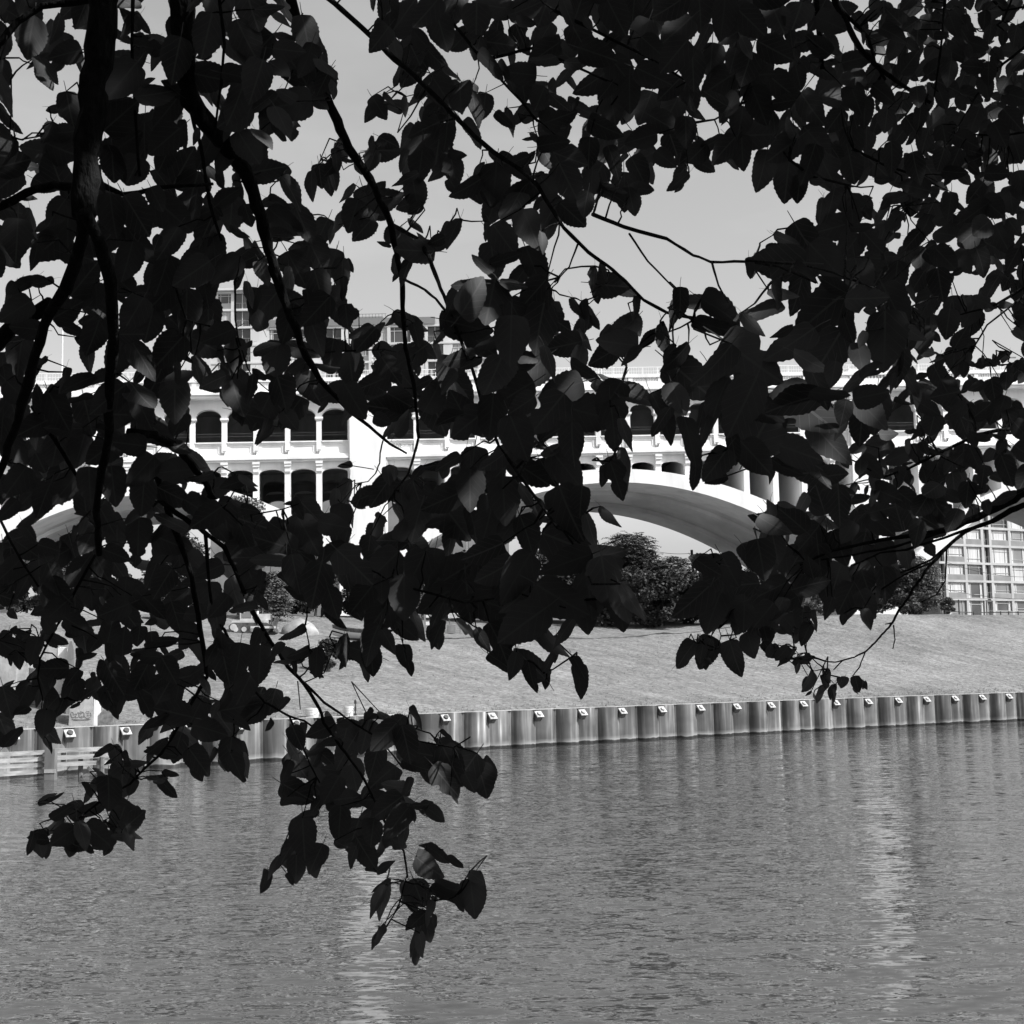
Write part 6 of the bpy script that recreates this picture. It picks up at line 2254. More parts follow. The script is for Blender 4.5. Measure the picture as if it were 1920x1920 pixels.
-1064 4164 4082 62 -67 23 62 0
-390 3675 4107 67 1 -29 -87 1
1096 3831 5745 73 -64 -7 46 1
743 3411 5722 53 -72 -33 -69 1
52 2668 4208 49 61 -17 -113 2
-121 3484 3738 46 -136 -39 47 0
-627 3262 4601 47 -11 -43 -82 0
-1339 3850 4296 50 -78 -10 41 0
-1245 3665 4152 52 -148 -28 -123 0
-1057 4187 3926 80 18 -17 -122 1
-1011 3707 3997 69 172 -24 112 2
-341 3895 5505 56 -168 69 -74 1
-721 3664 4109 52 -41 -41 -50 1
-144 3131 4679 46 -95 25 39 1
-534 4003 4024 65 -32 39 86 0
840 3376 5275 58 -174 20 74 0
1250 3506 5886 49 -118 0 175 1
-871 3083 5063 56 -41 -16 -67 1
-1196 3923 4161 74 44 17 -48 3
-374 3479 4252 60 -70 -4 -54 0
-604 3315 4402 48 -50 -28 -44 1
438 2506 4947 40 -75 9 -60 0
-1015 3137 5638 44 -38 14 55 0
-1016 3597 4637 66 -55 -9 -51 0
-221 3642 5447 46 -129 -44 -137 1
1412 3697 5720 54 -72 13 30 0
-259 3671 5611 66 -77 -27 127 1
-1026 4107 4106 71 -102 27 -54 4
-749 2844 5525 52 -92 19 -44 0
1051 3786 5475 71 -116 31 -78 2
-1283 3835 3820 65 -94 17 -45 0
-146 3577 5563 49 -162 36 102 1
-326 3545 5105 73 -118 -5 -46 0
480 3976 4287 69 -79 6 55 0
-578 3286 4456 46 -82 -14 146 1
-415 3815 5566 69 -51 6 81 2
-445 3846 4678 69 -96 -17 70 2
-628 3815 3884 69 8 -33 -77 0
-852 3597 4567 46 -54 55 -125 1
-386 3272 5149 59 -84 10 -56 0
-55 2891 4859 53 -147 48 -91 0
1085 3965 6025 66 -89 -48 33 0
-935 3743 4313 57 2 -36 -96 2
-269 3497 5246 54 -99 14 -44 1
-579 3934 4089 60 -84 -9 134 1
55 2773 4212 39 -66 9 -38 1
1325 3651 5987 52 -19 -15 -65 1
-520 3051 5700 56 -46 43 -110 0
-768 3990 4041 60 -76 -10 -42 2
-500 3774 4121 65 -114 -17 76 2
-199 3126 4398 56 148 -35 93 2
-166 3833 3942 66 -81 -2 -59 1
1048 4025 5542 72 -40 -1 -83 0
700 3947 4261 58 -157 -42 78 1
519 4093 4282 53 -44 -46 146 1
-858 3162 5760 60 -51 1 -59 2
1184 4011 4790 47 -78 -3 -17 1
1017 3817 5581 67 -47 16 70 0
1185 3611 4802 44 -110 6 146 0
1284 3993 4926 69 164 -10 -75 0
878 3706 4186 45 -95 -9 5 0
-279 3791 3946 65 -71 -4 121 2
-291 3699 5337 65 -103 3 -52 2
-392 3198 4908 61 164 34 -124 1
-1299 3971 4198 62 -51 -43 -63 1
-355 3747 5516 48 79 -36 -141 0
-175 3373 5012 64 -81 -14 -116 2
-1340 4107 4347 63 -148 32 144 0
1505 4001 5772 50 -76 -23 -8 1
197 2457 4585 43 -149 39 -89 0
-648 3387 5211 62 -93 37 -51 2
32 3614 5867 63 -74 3 68 1
1316 3978 5622 47 -70 -34 -32 0
-989 3022 5085 52 -149 43 -58 0
-200 3231 4687 54 -45 6 67 0
547 2128 4714 30 -64 13 37 0
1328 3695 5867 45 -62 -46 -24 1
-1200 3918 4305 65 -79 4 -44 3
82 3707 5807 65 -145 -42 59 1
-377 3046 5531 48 -89 11 62 0
-1027 4038 4296 63 -172 37 -66 0
-1360 4093 3875 60 153 -34 112 0
1228 3988 5369 48 -98 19 -33 1
796 3827 4200 71 -96 36 -81 3
-961 2922 5186 52 -140 54 -75 2
-1365 3866 4692 51 172 48 101 0
-179 3579 3768 60 -41 -11 -48 2
-1218 4131 4181 68 -50 -13 -45 4
-1350 4160 3757 50 -91 -14 166 1
-702 2945 4877 49 -80 5 -49 0
-1019 3716 4030 61 -71 -23 -52 1
1353 3951 5821 46 -51 -47 -38 0
1272 3744 4958 45 -108 60 -40 0
77 3036 5173 52 -82 6 -121 1
-118 3922 3683 63 -67 -14 -60 3
-1085 3054 5089 35 -59 30 29 1
1245 3822 5032 45 -75 7 -33 0
-890 3374 4956 41 -96 18 -7 1
-327 3887 5835 65 -165 -50 79 0
-926 3801 3949 63 173 21 -112 4
1290 4076 4773 51 -50 -11 -46 0
-353 3845 3555 55 -51 -29 108 0
104 3368 5370 59 -34 -1 65 1
-469 3614 5142 61 -115 -6 -104 0
828 3756 4393 43 -89 21 -177 0
974 3571 5259 47 -3 67 -88 0
-390 3636 5160 44 -41 44 66 1
-1267 3845 4081 61 -72 9 -98 2
-154 3034 4535 37 -24 51 81 0
1398 3823 5790 47 -113 74 -9 1
741 3352 5390 42 -148 -78 70 0
-1139 3959 4381 62 -166 34 -80 0
181 3729 5829 65 -129 -11 114 1
806 4058 4321 46 -95 16 8 0
693 3969 4325 46 -75 13 170 1
1206 3942 4580 57 -156 40 -92 0
604 3374 4551 53 -97 17 -72 0
576 3585 5587 59 116 -26 114 2
-633 3189 5253 46 -117 -14 55 1
-249 3618 5402 60 -119 -6 53 1
86 2931 5014 47 -85 5 -63 0
1328 4009 4987 45 72 7 166 1
-800 3201 5437 51 -61 -3 79 3
629 3941 5677 62 -40 -2 -78 0
1109 3619 5114 46 -70 18 -47 1
1051 3592 4778 42 -112 7 134 1
-733 2926 5147 36 -62 11 57 1
208 3310 5116 39 -80 -13 -35 1
-811 3830 4373 59 -76 2 -48 0
-142 3072 5007 50 -94 -8 -113 0
1235 3888 5613 50 -83 11 29 1
-513 3406 4600 53 -144 40 -78 2
743 2696 4769 44 -109 2 -131 2
1103 3718 5890 52 -59 12 49 0
1150 3717 5030 42 -77 18 -31 1
8 3385 5688 51 -53 4 -58 0
1228 3772 4674 41 -121 -81 22 0
657 2480 4838 28 -106 82 0 0
1400 4112 4759 48 -27 -36 -55 0
-556 3346 4453 52 -34 -18 -60 3
594 3911 4377 67 -149 -9 -135 2
1273 3744 5989 46 -49 -3 -43 1
1259 3935 6011 44 -70 71 13 0
406 3869 5623 70 -95 24 103 2
-943 3118 5707 45 4 -61 93 0
-638 3083 5349 55 -78 17 133 3
-301 3699 3899 59 -144 -32 98 1
-259 3632 5741 56 -76 -5 67 1
1224 3653 4630 43 -66 -19 6 1
1236 3716 5737 43 -84 -26 -39 0
1095 3712 5037 40 -97 82 165 0
-604 3574 5444 39 -27 46 58 0
-635 3272 4679 54 -142 -37 93 0
986 3432 5142 47 -58 -6 -75 1
938 3673 5682 41 -89 13 175 0
-198 3140 4623 36 -57 -47 -53 0
1395 3841 5897 55 -79 14 -73 1
-155 3481 3683 42 -75 -30 -42 0
-423 3991 3689 61 -13 -32 -68 0
514 3717 4260 56 -54 10 56 0
-236 3138 4240 35 -68 -8 -24 1
1119 3594 4942 51 -20 -9 -53 0
1306 3974 5074 69 -41 0 43 1
537 2869 4620 43 -70 5 54 0
-658 3079 5618 39 -157 -21 -90 0
-230 3973 5854 54 -71 -6 56 0
-1157 4120 3937 62 -3 32 103 1
-763 3215 4954 42 -25 -30 -78 1
1065 3920 5672 44 -140 53 107 1
-1060 2995 5263 40 -7 58 -85 0
-1334 4027 4255 59 -128 30 -59 0
-1071 3821 4042 60 -28 -22 123 0
-811 3726 4222 60 -107 11 71 1
-681 3256 4972 44 -65 -17 -54 1
-1030 3826 3803 47 177 41 -74 1
-1175 3830 4277 56 173 25 86 0
1182 3503 5475 46 -65 -34 -77 0
1317 3563 5856 39 -104 -8 177 0
-776 2893 5469 46 -177 -54 72 1
-463 3196 5099 38 -59 3 -16 0
1109 3488 5815 38 -170 41 92 0
50 2604 4487 40 173 -34 115 0
-1008 3831 4287 55 -69 -20 128 0
769 3794 4340 48 -122 -33 53 0
-612 3853 4161 57 -126 12 -53 0
1285 3668 4786 40 -75 -28 -180 1
-432 4088 3857 57 -13 32 75 0
-795 3798 4033 53 -105 17 -53 1
619 3293 4588 47 -8 37 -93 0
1175 3991 4898 41 -80 25 -12 1
971 3616 5481 49 -155 -54 55 1
-46 3241 5266 49 -86 6 -62 0
-747 3948 3930 55 63 14 129 0
765 3672 4352 60 -80 -25 -80 1
-365 3799 3563 54 -92 18 -60 1
-1350 3639 4410 46 -5 39 -88 1
493 3340 4469 39 174 -42 -94 1
832 3596 4664 51 -19 -18 -85 1
936 3610 4658 54 -57 2 115 0
-1087 3873 4148 43 -103 6 156 1
189 2203 4310 33 -104 -30 65 1
-1374 4073 4268 42 -143 -78 72 0
902 4185 4160 63 -55 3 112 0
836 4091 4185 47 -98 -13 -147 1
-319 3906 4022 56 -85 -23 66 1
1280 3722 5009 51 -157 -35 -85 1
-316 3567 5719 47 -37 -19 -82 1
1062 3533 5569 47 -49 32 74 0
-1012 3706 4171 52 -70 -11 133 0
74 3703 5664 53 -113 -24 53 0
-822 4006 4011 56 -89 -10 73 1
1065 3795 4724 42 -108 -8 -3 1
-707 3452 4923 50 -98 -1 71 1
1220 3898 5557 40 -93 -14 180 1
-777 3040 5471 40 -101 48 -39 1
-285 3681 5158 55 -35 18 93 0
-1091 3462 4942 50 -80 -2 80 1
655 2795 4640 29 104 -7 161 1
542 2201 4770 31 -82 5 -75 0
981 3528 5399 36 -85 35 -21 1
1134 3646 5314 37 -84 64 19 0
1192 3596 4787 37 -25 -53 -77 0
-1008 4055 4326 57 -112 7 131 0
-343 3597 5619 53 -76 1 73 1
-504 3679 4258 53 -88 -8 -55 0
647 3363 5762 37 -117 -15 -148 0
878 4040 4200 44 -91 -4 128 0
1448 3836 5620 40 -66 -47 158 0
-472 3706 3795 41 -134 -43 77 1
1157 3942 4828 56 145 -30 94 1
1032 3661 5997 41 -73 -9 19 1
1270 3885 4932 41 -134 13 139 1
-1024 3893 4170 54 -68 2 -44 0
949 3895 4712 45 -65 2 31 0
201 3273 5780 38 -91 -26 31 1
-941 3737 4040 52 -64 6 75 0
-614 3275 4607 45 160 29 -104 0
-639 3446 5279 50 -152 -14 -83 0
-1300 4005 3794 42 153 -58 -46 1
1072 3791 6005 47 -63 19 55 1
-471 3783 5440 53 -66 -2 73 1
1313 4059 4654 49 13 40 -69 1
674 3818 4239 41 103 -16 127 0
557 3736 4354 40 -43 -22 -42 0
-759 3668 4155 48 -61 11 73 1
1340 3785 4857 51 -77 -15 100 1
-42 3529 5549 53 -58 -23 -86 0
-402 3396 4262 40 -94 24 -47 1
359 4023 5720 58 -124 33 -67 0
-338 3535 4124 49 -138 -9 65 1
672 3999 4329 53 -58 31 -115 1
244 3307 5028 40 -120 30 -56 0
85 3379 5799 47 -103 12 -56 0
986 3797 5460 37 -76 -32 -7 1
1192 3929 5140 37 -51 -33 -44 0
1291 3621 5007 50 -26 29 92 1
1314 3642 5827 35 -75 -4 -26 0
1135 3651 5677 51 -81 10 50 0
-954 3878 3969 46 -155 36 121 0
-1161 4133 3754 40 -75 33 39 1
752 3826 4238 42 -141 -39 50 0
509 3841 4243 36 -99 -5 -14 0
-934 3119 5320 45 -160 -46 97 1
1099 3716 4826 38 -81 67 35 0
1291 3752 5267 41 -10 34 95 0
-199 3663 5346 49 139 37 -112 1
962 4181 4183 43 -120 10 -32 0
-1053 3181 4948 43 -126 37 -55 0
842 3064 4791 41 -146 12 93 1
-625 3179 5232 38 -146 -46 68 0
1365 3890 4801 46 -134 -16 -151 0
1339 3806 5182 41 -2 -62 90 1
-427 3780 4782 41 -147 49 -55 1
-1118 3848 3974 52 -53 -2 -106 1
1256 3560 5121 35 171 -75 98 0
-636 2839 5347 38 -105 14 -108 1
-1254 3985 4353 37 -121 62 161 1
-718 3263 5244 38 -50 -52 127 0
1188 3779 4778 35 -114 -80 -143 0
1111 3820 4995 42 178 35 106 0
1421 3936 5046 41 -89 51 26 1
1418 3874 5606 37 -3 49 91 1
930 4180 4161 50 -60 1 37 1
-1390 3934 4354 50 -4 -28 -88 0
1090 3956 5478 54 -155 39 -84 1
1367 3707 4970 35 -86 42 15 0
1128 3787 5059 41 -121 14 -49 1
-1280 3845 4194 49 -90 0 -100 1
1282 3666 4812 35 -106 -1 -30 0
1008 3892 6033 53 -39 -4 -95 1
94 3321 5412 44 -142 37 -63 0
-1170 3894 3944 53 -55 4 -36 0
-165 3541 3931 44 -64 15 -109 0
1249 3591 5130 37 -127 35 -19 0
1034 3852 5973 42 -77 38 -157 1
1447 3955 5609 35 -130 43 141 1
-1107 3772 3769 48 131 -17 -45 1
1438 4065 5352 42 -117 51 -58 0
727 3087 4664 29 -100 -19 12 1
1314 3907 5222 36 145 -34 -62 0
-685 3580 4705 46 -137 -48 92 1
-1132 3673 4614 46 -85 -24 135 0
1007 3657 5307 37 -66 18 37 0
-428 3682 5315 41 -56 -8 -51 0
1405 3971 5364 50 -98 -17 39 0
1132 3911 4936 52 -84 44 -130 0
-924 3105 4839 35 0 26 102 1
531 3861 5706 50 -134 -43 61 0
-534 3261 5243 34 10 63 -76 1
1081 3942 5533 46 48 41 -71 1
-146 3405 4545 43 -50 -19 -71 0
-1070 3865 4559 49 -134 -11 73 0
1325 3810 5031 39 -143 41 -61 0
869 3758 4349 32 -83 7 -13 0
-1237 3838 4229 39 -78 18 61 1
-212 3511 3641 44 -66 14 -50 1
-773 3872 4561 48 -151 32 -68 0
-295 3548 4736 40 -83 -3 -123 0
779 3941 4239 47 -85 9 -72 1
1442 4024 5103 51 -46 1 124 0
1227 3901 6100 38 -69 -16 9 1
-1023 4058 4587 39 -109 -14 163 1
-314 3940 3659 51 -89 19 67 0
-819 3781 4236 41 -41 -23 -33 1
1278 3861 4725 36 -85 -23 127 0
-458 4099 4714 40 -146 35 137 0
246 3536 5440 43 -105 18 -60 1
-1035 3324 5029 42 -54 33 -97 0
-571 3598 4246 42 14 -27 80 1
-542 3485 4250 37 -76 -8 -45 1
1105 3906 5951 38 -85 16 -48 1
1488 3967 5507 41 -38 -53 150 0
1181 3754 5518 37 -101 -40 22 1
-1433 4032 4417 35 -110 -42 49 0
-260 3952 5088 37 -89 -2 39 1
1052 3719 4806 44 -83 2 106 0
1275 3944 5785 37 38 -36 -141 1
-446 3723 5612 46 -160 6 108 1
904 3681 5830 37 14 18 99 1
988 3774 4765 44 -108 -27 50 0
721 3735 4575 43 -78 5 -71 1
-1109 4186 3850 48 -55 -29 -56 0
1255 3652 5827 37 112 9 -62 1
-397 4121 4685 43 -134 21 121 0
-1309 3835 4266 34 82 22 -15 1
748 4067 4326 33 -100 53 163 1
-1180 4116 3819 47 -144 -9 77 1
1078 3688 4819 43 -38 28 75 0
-362 3612 4131 36 -111 27 -54 0
-617 3849 3698 38 -69 -27 -45 0
1324 3685 4891 31 -43 -38 -51 0
-215 3578 3671 41 -85 -6 -57 1
-1077 3415 4891 43 19 -16 -78 0
-291 3910 3853 41 -60 2 -40 1
-1305 4004 3890 51 163 32 107 1
-148 3728 5722 40 -78 22 -130 1
801 2878 4818 30 -132 -31 -116 1
-220 3746 3770 41 11 36 98 0
1470 3807 5852 32 -96 -40 -166 0
1246 3585 5252 31 -114 67 170 1
-580 3156 4966 38 -148 50 -85 0
1169 3557 5215 33 -27 38 58 0
1423 4065 4862 41 -99 -10 30 0
1208 3933 6157 39 -115 -9 120 1
1128 3793 4552 43 -27 23 65 1
-926 3668 4654 42 -47 4 76 1
731 3847 4242 35 -127 -30 -175 0
-401 3024 4368 35 -97 -4 -109 1
1261 4049 4917 37 -75 26 -158 0
780 4094 4250 49 -119 -29 -114 0
820 3819 4189 43 -97 -8 107 1
1408 3612 5902 35 -8 24 88 1
-660 3883 4101 42 -90 41 -50 1
-947 3774 4369 33 -24 49 80 0
1149 4024 5455 38 159 66 -123 1
-493 3251 4614 38 -163 -11 -113 1
-1060 3454 4827 39 -31 -23 -75 1
1302 3628 5394 42 -65 13 -79 1
1086 3976 4735 30 -89 2 -15 0
1044 3658 5388 44 -101 -17 -125 1
758 3630 5638 43 -27 4 -75 0
841 3857 4167 43 -127 19 -82 0
-809 3508 4850 43 73 27 -110 0
1420 4053 5071 37 104 20 -159 0
-437 3346 4866 37 -113 28 -57 0
1356 4103 5038 36 -128 -29 -146 1
1185 4013 4800 45 -70 25 56 0
-676 3662 4383 41 -56 1 -47 1
160 3372 5546 44 -56 -22 54 0
1419 3929 5142 46 -52 26 -137 0
750 3740 4232 35 173 -38 100 1
-401 3832 3924 42 -63 -4 62 0
1356 3950 5268 39 -60 44 64 0
1164 3963 4825 44 59 -19 -121 1
1366 3809 5272 37 27 -27 -110 1
1336 4064 5010 38 -34 33 67 0
1490 3973 5756 32 -70 -68 146 0
748 3826 4261 42 -55 -2 113 0
-997 3718 4378 34 -139 36 121 0
-432 3984 5693 39 -96 -22 54 1
-1380 3959 4363 34 -28 -57 104 1
-1271 3856 4366 43 -84 32 -43 1
-191 3632 4073 38 -131 21 115 0
168 3573 5575 40 -26 -1 -74 0
1004 3548 5905 36 -82 -29 116 1
1222 3711 5033 31 -94 12 -159 1
1339 3947 6148 39 -91 22 -151 0
-210 3683 4049 38 -58 -8 -55 1
81 3433 5547 38 -157 53 -90 1
753 4030 4253 44 -173 -31 100 0
713 3873 4273 32 -143 45 -39 1
1351 3781 5916 31 -89 -4 10 1
-849 3685 4731 40 -70 5 79 0
-212 3466 5083 39 150 -20 -94 1
1187 3718 5252 28 -85 -8 -35 0
1167 3947 4811 32 -120 -46 24 0
-428 3733 5151 39 -105 -13 64 0
-1070 3568 4632 38 11 25 84 1
1387 4057 4869 32 -126 39 -49 1
978 3674 5918 40 -153 -51 65 0
594 3594 5657 38 -46 8 71 0
1242 3880 4949 40 -128 -38 58 1
1093 3604 5385 33 -147 -29 -102 0
1125 3632 5007 38 -141 22 -72 1
1097 3943 4763 35 -35 -8 -54 0
199 3575 5705 40 -48 -3 66 1
518 3985 5609 37 -34 17 68 1
1162 3589 5476 29 -121 -16 -159 1
1239 3958 4911 35 -66 -30 110 0
-1335 3933 4359 40 -122 -12 -97 0
813 3704 4201 37 -93 -20 107 1
1276 3898 5505 31 -128 17 114 1
922 3234 4925 36 -42 -17 -97 1
1337 4086 5089 34 -27 -28 -80 0
1005 3879 5520 30 179 -83 100 0
1111 3950 5437 40 -119 28 -74 1
1270 3635 4785 37 32 7 98 0
658 2469 4724 27 -13 14 61 0
1338 3812 4978 28 140 76 -126 1
1179 3761 5825 34 -25 19 74 1
864 4060 4426 41 -148 19 -75 0
1042 3730 5423 38 45 -19 -107 1
1220 3667 5724 26 -77 9 -15 1
1319 3582 4987 30 -74 5 26 1
-317 3774 5372 42 25 1 119 1
-1450 4033 4199 43 153 -25 121 1
-486 3415 4226 39 -148 8 135 0
1118 3715 5819 41 -111 34 -77 1
1168 3549 5692 26 -80 18 20 1
-1194 4040 4240 35 -82 -4 -37 0
-1391 3925 4291 34 -82 -16 -36 0
1246 3830 5999 39 -98 -17 39 0
878 3558 5661 27 -80 53 -177 0
1059 3850 5801 31 -73 17 39 0
1324 3857 6019 29 -103 43 -179 0
-375 3841 5062 41 -53 15 -48 0
1159 3721 4620 31 25 -47 68 1
1159 3873 5873 27 -142 37 129 1
1085 3785 5507 33 -122 19 -56 1
1245 3690 4674 26 -93 30 10 1
915 3713 4703 37 41 -28 -103 1
-907 3855 4462 38 70 -13 135 1
1217 3729 5194 38 -65 -8 -89 0
924 3653 4674 35 -69 16 56 0
1100 3752 5602 25 -82 7 -9 0
1009 3664 5645 28 -69 37 -20 1
929 4173 4138 33 -75 -8 116 1
-1118 4007 4001 37 -139 -26 -94 0
1147 3707 5892 36 -72 4 53 0
-1133 3896 4443 35 -67 10 -103 0
-440 3736 5672 35 -46 3 80 1
1418 3913 5802 25 -39 -55 -53 1
1229 4063 4830 33 -60 42 -130 1
-1400 3982 4459 36 -31 -26 -64 0
-610 4154 4008 36 -113 -14 74 1
839 4113 4252 28 -61 -8 -42 0
-1215 3734 4058 33 -76 -19 -47 1
1002 3664 5329 27 -84 13 34 0
1010 3559 5578 22 -72 44 5 0
1103 3701 4772 28 -32 -19 -77 0
958 3945 4722 28 -119 14 118 0
1215 3784 5503 30 -52 11 45 1
1021 3935 6009 37 -74 23 -72 1
1369 4055 4963 28 -166 -43 -95 1
1071 3946 4754 30 -22 34 81 1
1312 4090 5039 38 -81 22 -78 0
894 4046 4151 40 -85 -24 -79 1
1047 3684 6002 29 -107 -41 30 0
1047 3771 4739 32 27 -22 -109 1
949 3575 5868 33 -73 20 -74 0
1185 3618 5876 33 -81 11 51 0
1168 3768 5801 33 -93 -3 -134 1
-1184 3897 4156 33 -146 33 -75 0
994 3773 5806 23 -44 -30 -52 1
1158 3784 5621 32 -98 -17 40 1
1066 3734 4831 23 -31 -40 -58 0
1378 3873 5805 23 -95 48 -3 1
717 3666 4231 24 -124 15 -177 1
1159 4053 4880 25 -170 69 -72 0
1012 4174 4170 28 -73 17 -53 0
1017 3631 5953 25 -111 23 -47 1
995 4155 4173 32 -48 29 -117 1
1351 3985 5075 22 -85 51 4 0
1216 4015 5098 23 91 2 -41 0
1331 3821 4703 26 -118 -38 42 1
1373 3909 4827 30 -121 3 97 1
868 3841 4182 25 -100 21 27 0
1365 3630 5909 20 -88 -2 -10 0
1207 3561 4989 26 -107 32 -150 0
1135 4028 4724 30 -49 -13 -84 1
1150 3911 4804 31 -163 -34 60 0
998 3677 5734 26 -5 16 106 1
898 3691 4170 26 -72 -36 35 1
1426 4053 4876 26 -155 22 92 0
1307 3671 5926 21 -102 14 -51 0
1024 3545 5360 23 -88 11 39 1
1347 4127 4732 26 113 25 -143 0
1291 3784 6026 26 -63 9 -83 1
1357 3828 5892 23 3 11 94 1
1440 3726 6007 20 -61 29 52 0
1026 3759 5739 18 -90 -19 -22 0
1324 3843 5030 20 -120 -61 43 1
1205 3669 4964 19 -77 -8 -62 0
929 3950 4153 24 -118 -19 54 0
804 4110 4218 25 -79 1 -71 0
1479 4031 5615 21 -110 -1 -5 1
772 3745 4149 23 -135 -18 -127 0
1356 3865 4889 20 -51 25 40 0
1163 3942 6124 25 -52 5 61 1
733 4086 4281 24 -51 21 61 1
804 3966 4310 25 -69 28 60 0
1239 4052 4879 25 77 -13 -130 1
1330 4004 5023 21 -121 -40 43 1
1161 3626 4904 22 -19 -2 -56 0
1209 3968 5093 23 -36 43 -110 0
835 4019 4138 24 -101 7 50 0
1360 3859 6049 18 -80 -14 -170 0
1177 3687 5713 21 -38 12 70 0
1226 3539 5855 16 -85 -46 7 0
1301 3975 6025 18 -104 -45 19 1
1428 3955 6011 20 -126 20 -57 1
1268 4076 4911 21 -136 34 -90 1
1168 3686 5451 19 -76 -14 43 0
1387 4072 4912 19 -105 -5 42 0
-1015 3332 5899 85 -113 -13 67 1
-1325 3730 4882 85 -88 -17 -40 1
104 3202 4832 87 -37 54 -108 0
-1376 4340 4654 72 -38 43 -109 2
752 3549 5331 67 -138 -48 50 0
616 3065 4681 79 -101 -49 19 1
-1064 3613 5156 73 -56 46 -99 0
1083 4114 5406 87 -67 24 -58 1
-593 3539 4552 81 -82 -46 61 2
-1391 4158 4561 76 -64 15 71 0
-1039 3623 4860 95 -105 0 -19 2
621 2505 4874 93 -103 57 -45 1
-992 3339 5310 87 -113 -61 74 1
929 3281 4891 69 -63 -10 -80 0
295 3466 5896 61 -71 25 52 0
184 3800 5976 91 -35 1 -64 1
612 3434 5864 86 148 -45 119 0
692 4030 4424 62 -96 -22 48 0
-800 3574 5427 91 -59 9 -127 2
1193 3801 5864 61 -133 -71 84 2
-458 3300 4474 94 -82 4 -31 2
-1046 3675 5267 85 -88 31 -15 1
1119 4275 5491 70 -60 -8 -87 0
-92 3388 4580 76 -164 -57 87 1
-1411 4162 4876 109 -112 -50 75 0
460 2266 4628 86 -14 49 67 2
-1189 3748 4742 59 -116 5 137 1
-1115 3368 4913 75 -77 -47 -45 2
-23 3363 4624 97 -88 9 150 2
1098 3919 5797 60 -136 5 -43 2
1183 3982 6030 66 -53 40 -165 0
-63 3098 4576 64 -86 -12 120 1
-685 3622 4606 74 -80 20 -131 2
-1033 4122 4774 74 -160 65 -68 1
1102 3955 5361 99 -36 -60 99 0
-138 3547 5158 105 -137 -28 47 4
-324 3671 4444 72 -109 43 -39 1
-237 4036 6077 89 -20 13 105 3
-742 3149 4895 74 -38 -49 99 1
-1142 3387 5294 65 -38 -22 -65 1
-404 3201 5633 76 -136 -12 -145 2
-89 2849 4734 79 0 14 52 3
-781 3569 5356 74 -64 41 -109 2
373 2163 4698 65 -64 0 34 2
-824 3564 5173 94 -86 -12 157 0
-361 3326 4436 96 -49 -18 -27 0
-752 3840 4650 68 56 50 151 2
-191 3819 6049 80 -44 -6 -58 2
1506 4196 5812 69 -105 1 111 0
-704 3157 5728 83 -52 -4 68 2
193 2610 4419 76 -133 26 -54 3
56 2982 4883 88 -165 38 -55 0
1230 4006 5667 51 -90 16 -47 1
1347 4132 5519 67 -51 31 50 0
-354 3578 4455 71 -60 22 79 0
1313 4060 5474 78 -8 79 -98 1
691 3783 4637 98 -36 -21 -46 2
-110 3461 4754 93 -89 -4 -125 2
-205 3672 6045 101 -112 36 111 0
38 2542 4362 63 -118 -52 50 3
-1098 3779 4980 86 -76 33 -14 2
696 3381 5824 69 -84 18 -70 0
617 3795 6104 79 -100 27 -38 2
-849 3168 5200 86 -70 27 0 0
-813 3360 4922 89 46 43 131 0
-1294 3937 4884 67 -81 15 -9 1
-503 4060 5446 91 -72 9 49 2
699 3232 4680 98 -118 14 33 3
-348 3879 4591 108 -71 -1 -143 3
1124 4462 4587 81 -74 15 49 0
1491 4151 4774 59 -101 4 -175 0
-399 4048 5578 87 -47 25 66 2
-26 3452 5807 57 -137 56 -63 2
-183 3873 5817 68 -35 19 57 0
575 3361 5619 71 -67 21 44 1
930 3987 6053 65 -66 -1 -82 0
1291 3982 5503 74 -84 6 23 2
43 3641 6023 79 -99 -14 53 0
1112 4114 6007 74 -81 -20 -65 1
772 3930 6012 81 -106 6 -43 1
579 2607 4887 75 -82 0 22 1
-1030 3348 5227 112 -52 26 -19 2
1491 3966 5890 60 -97 23 -32 0
1040 4421 4512 88 -73 7 136 2
325 3975 6175 127 -102 36 102 0
-778 3412 5830 79 -99 23 -109 1
-121 3420 4904 76 166 58 -100 0
-119 3205 4899 71 -67 -47 120 1
866 4083 4609 91 -112 5 -136 2
-45 3835 5615 81 -48 -3 -38 0
-973 3273 5143 69 -85 -12 -38 3
739 3482 5844 58 -85 -5 24 0
443 2309 4662 82 -162 39 94 4
989 3441 5094 93 -91 -11 109 4
1231 3960 5996 71 -20 10 -66 1
460 2052 4602 91 -6 27 61 1
-490 3578 5222 71 -77 -5 -41 0
-596 3381 5508 66 -111 12 -120 1
-943 3857 4614 76 -79 32 -4 2
890 3880 5707 74 -113 -22 23 3
1365 4145 4718 64 -26 33 69 2
768 4262 4341 46 -48 12 49 2
-42 2767 4362 61 -162 -25 -113 1
1344 4036 4917 69 -122 6 -47 0
-888 4217 4793 89 -113 30 -52 0
380 3786 5846 112 -79 36 77 0
-542 3013 5500 71 -97 -10 32 1
-937 3498 5792 82 -97 64 -6 2
278 3871 5135 92 -77 -2 39 0
-645 3556 5424 76 -122 2 56 1
363 2556 4767 80 -76 -45 32 3
1306 3758 5625 53 -81 6 22 0
-136 3342 4908 99 -105 -9 56 1
-286 3728 6044 77 -91 -14 31 2
-943 4127 4579 74 -148 -53 -82 1
-1190 3415 5313 79 -33 -17 -61 2
-895 3075 5536 89 -99 -46 40 2
1067 3696 4951 60 -159 -33 52 2
927 4484 4493 77 -113 -40 24 3
-844 3008 5582 91 -103 -22 -32 4
205 3776 5965 85 -29 -13 -83 1
705 4040 6002 81 -127 1 106 2
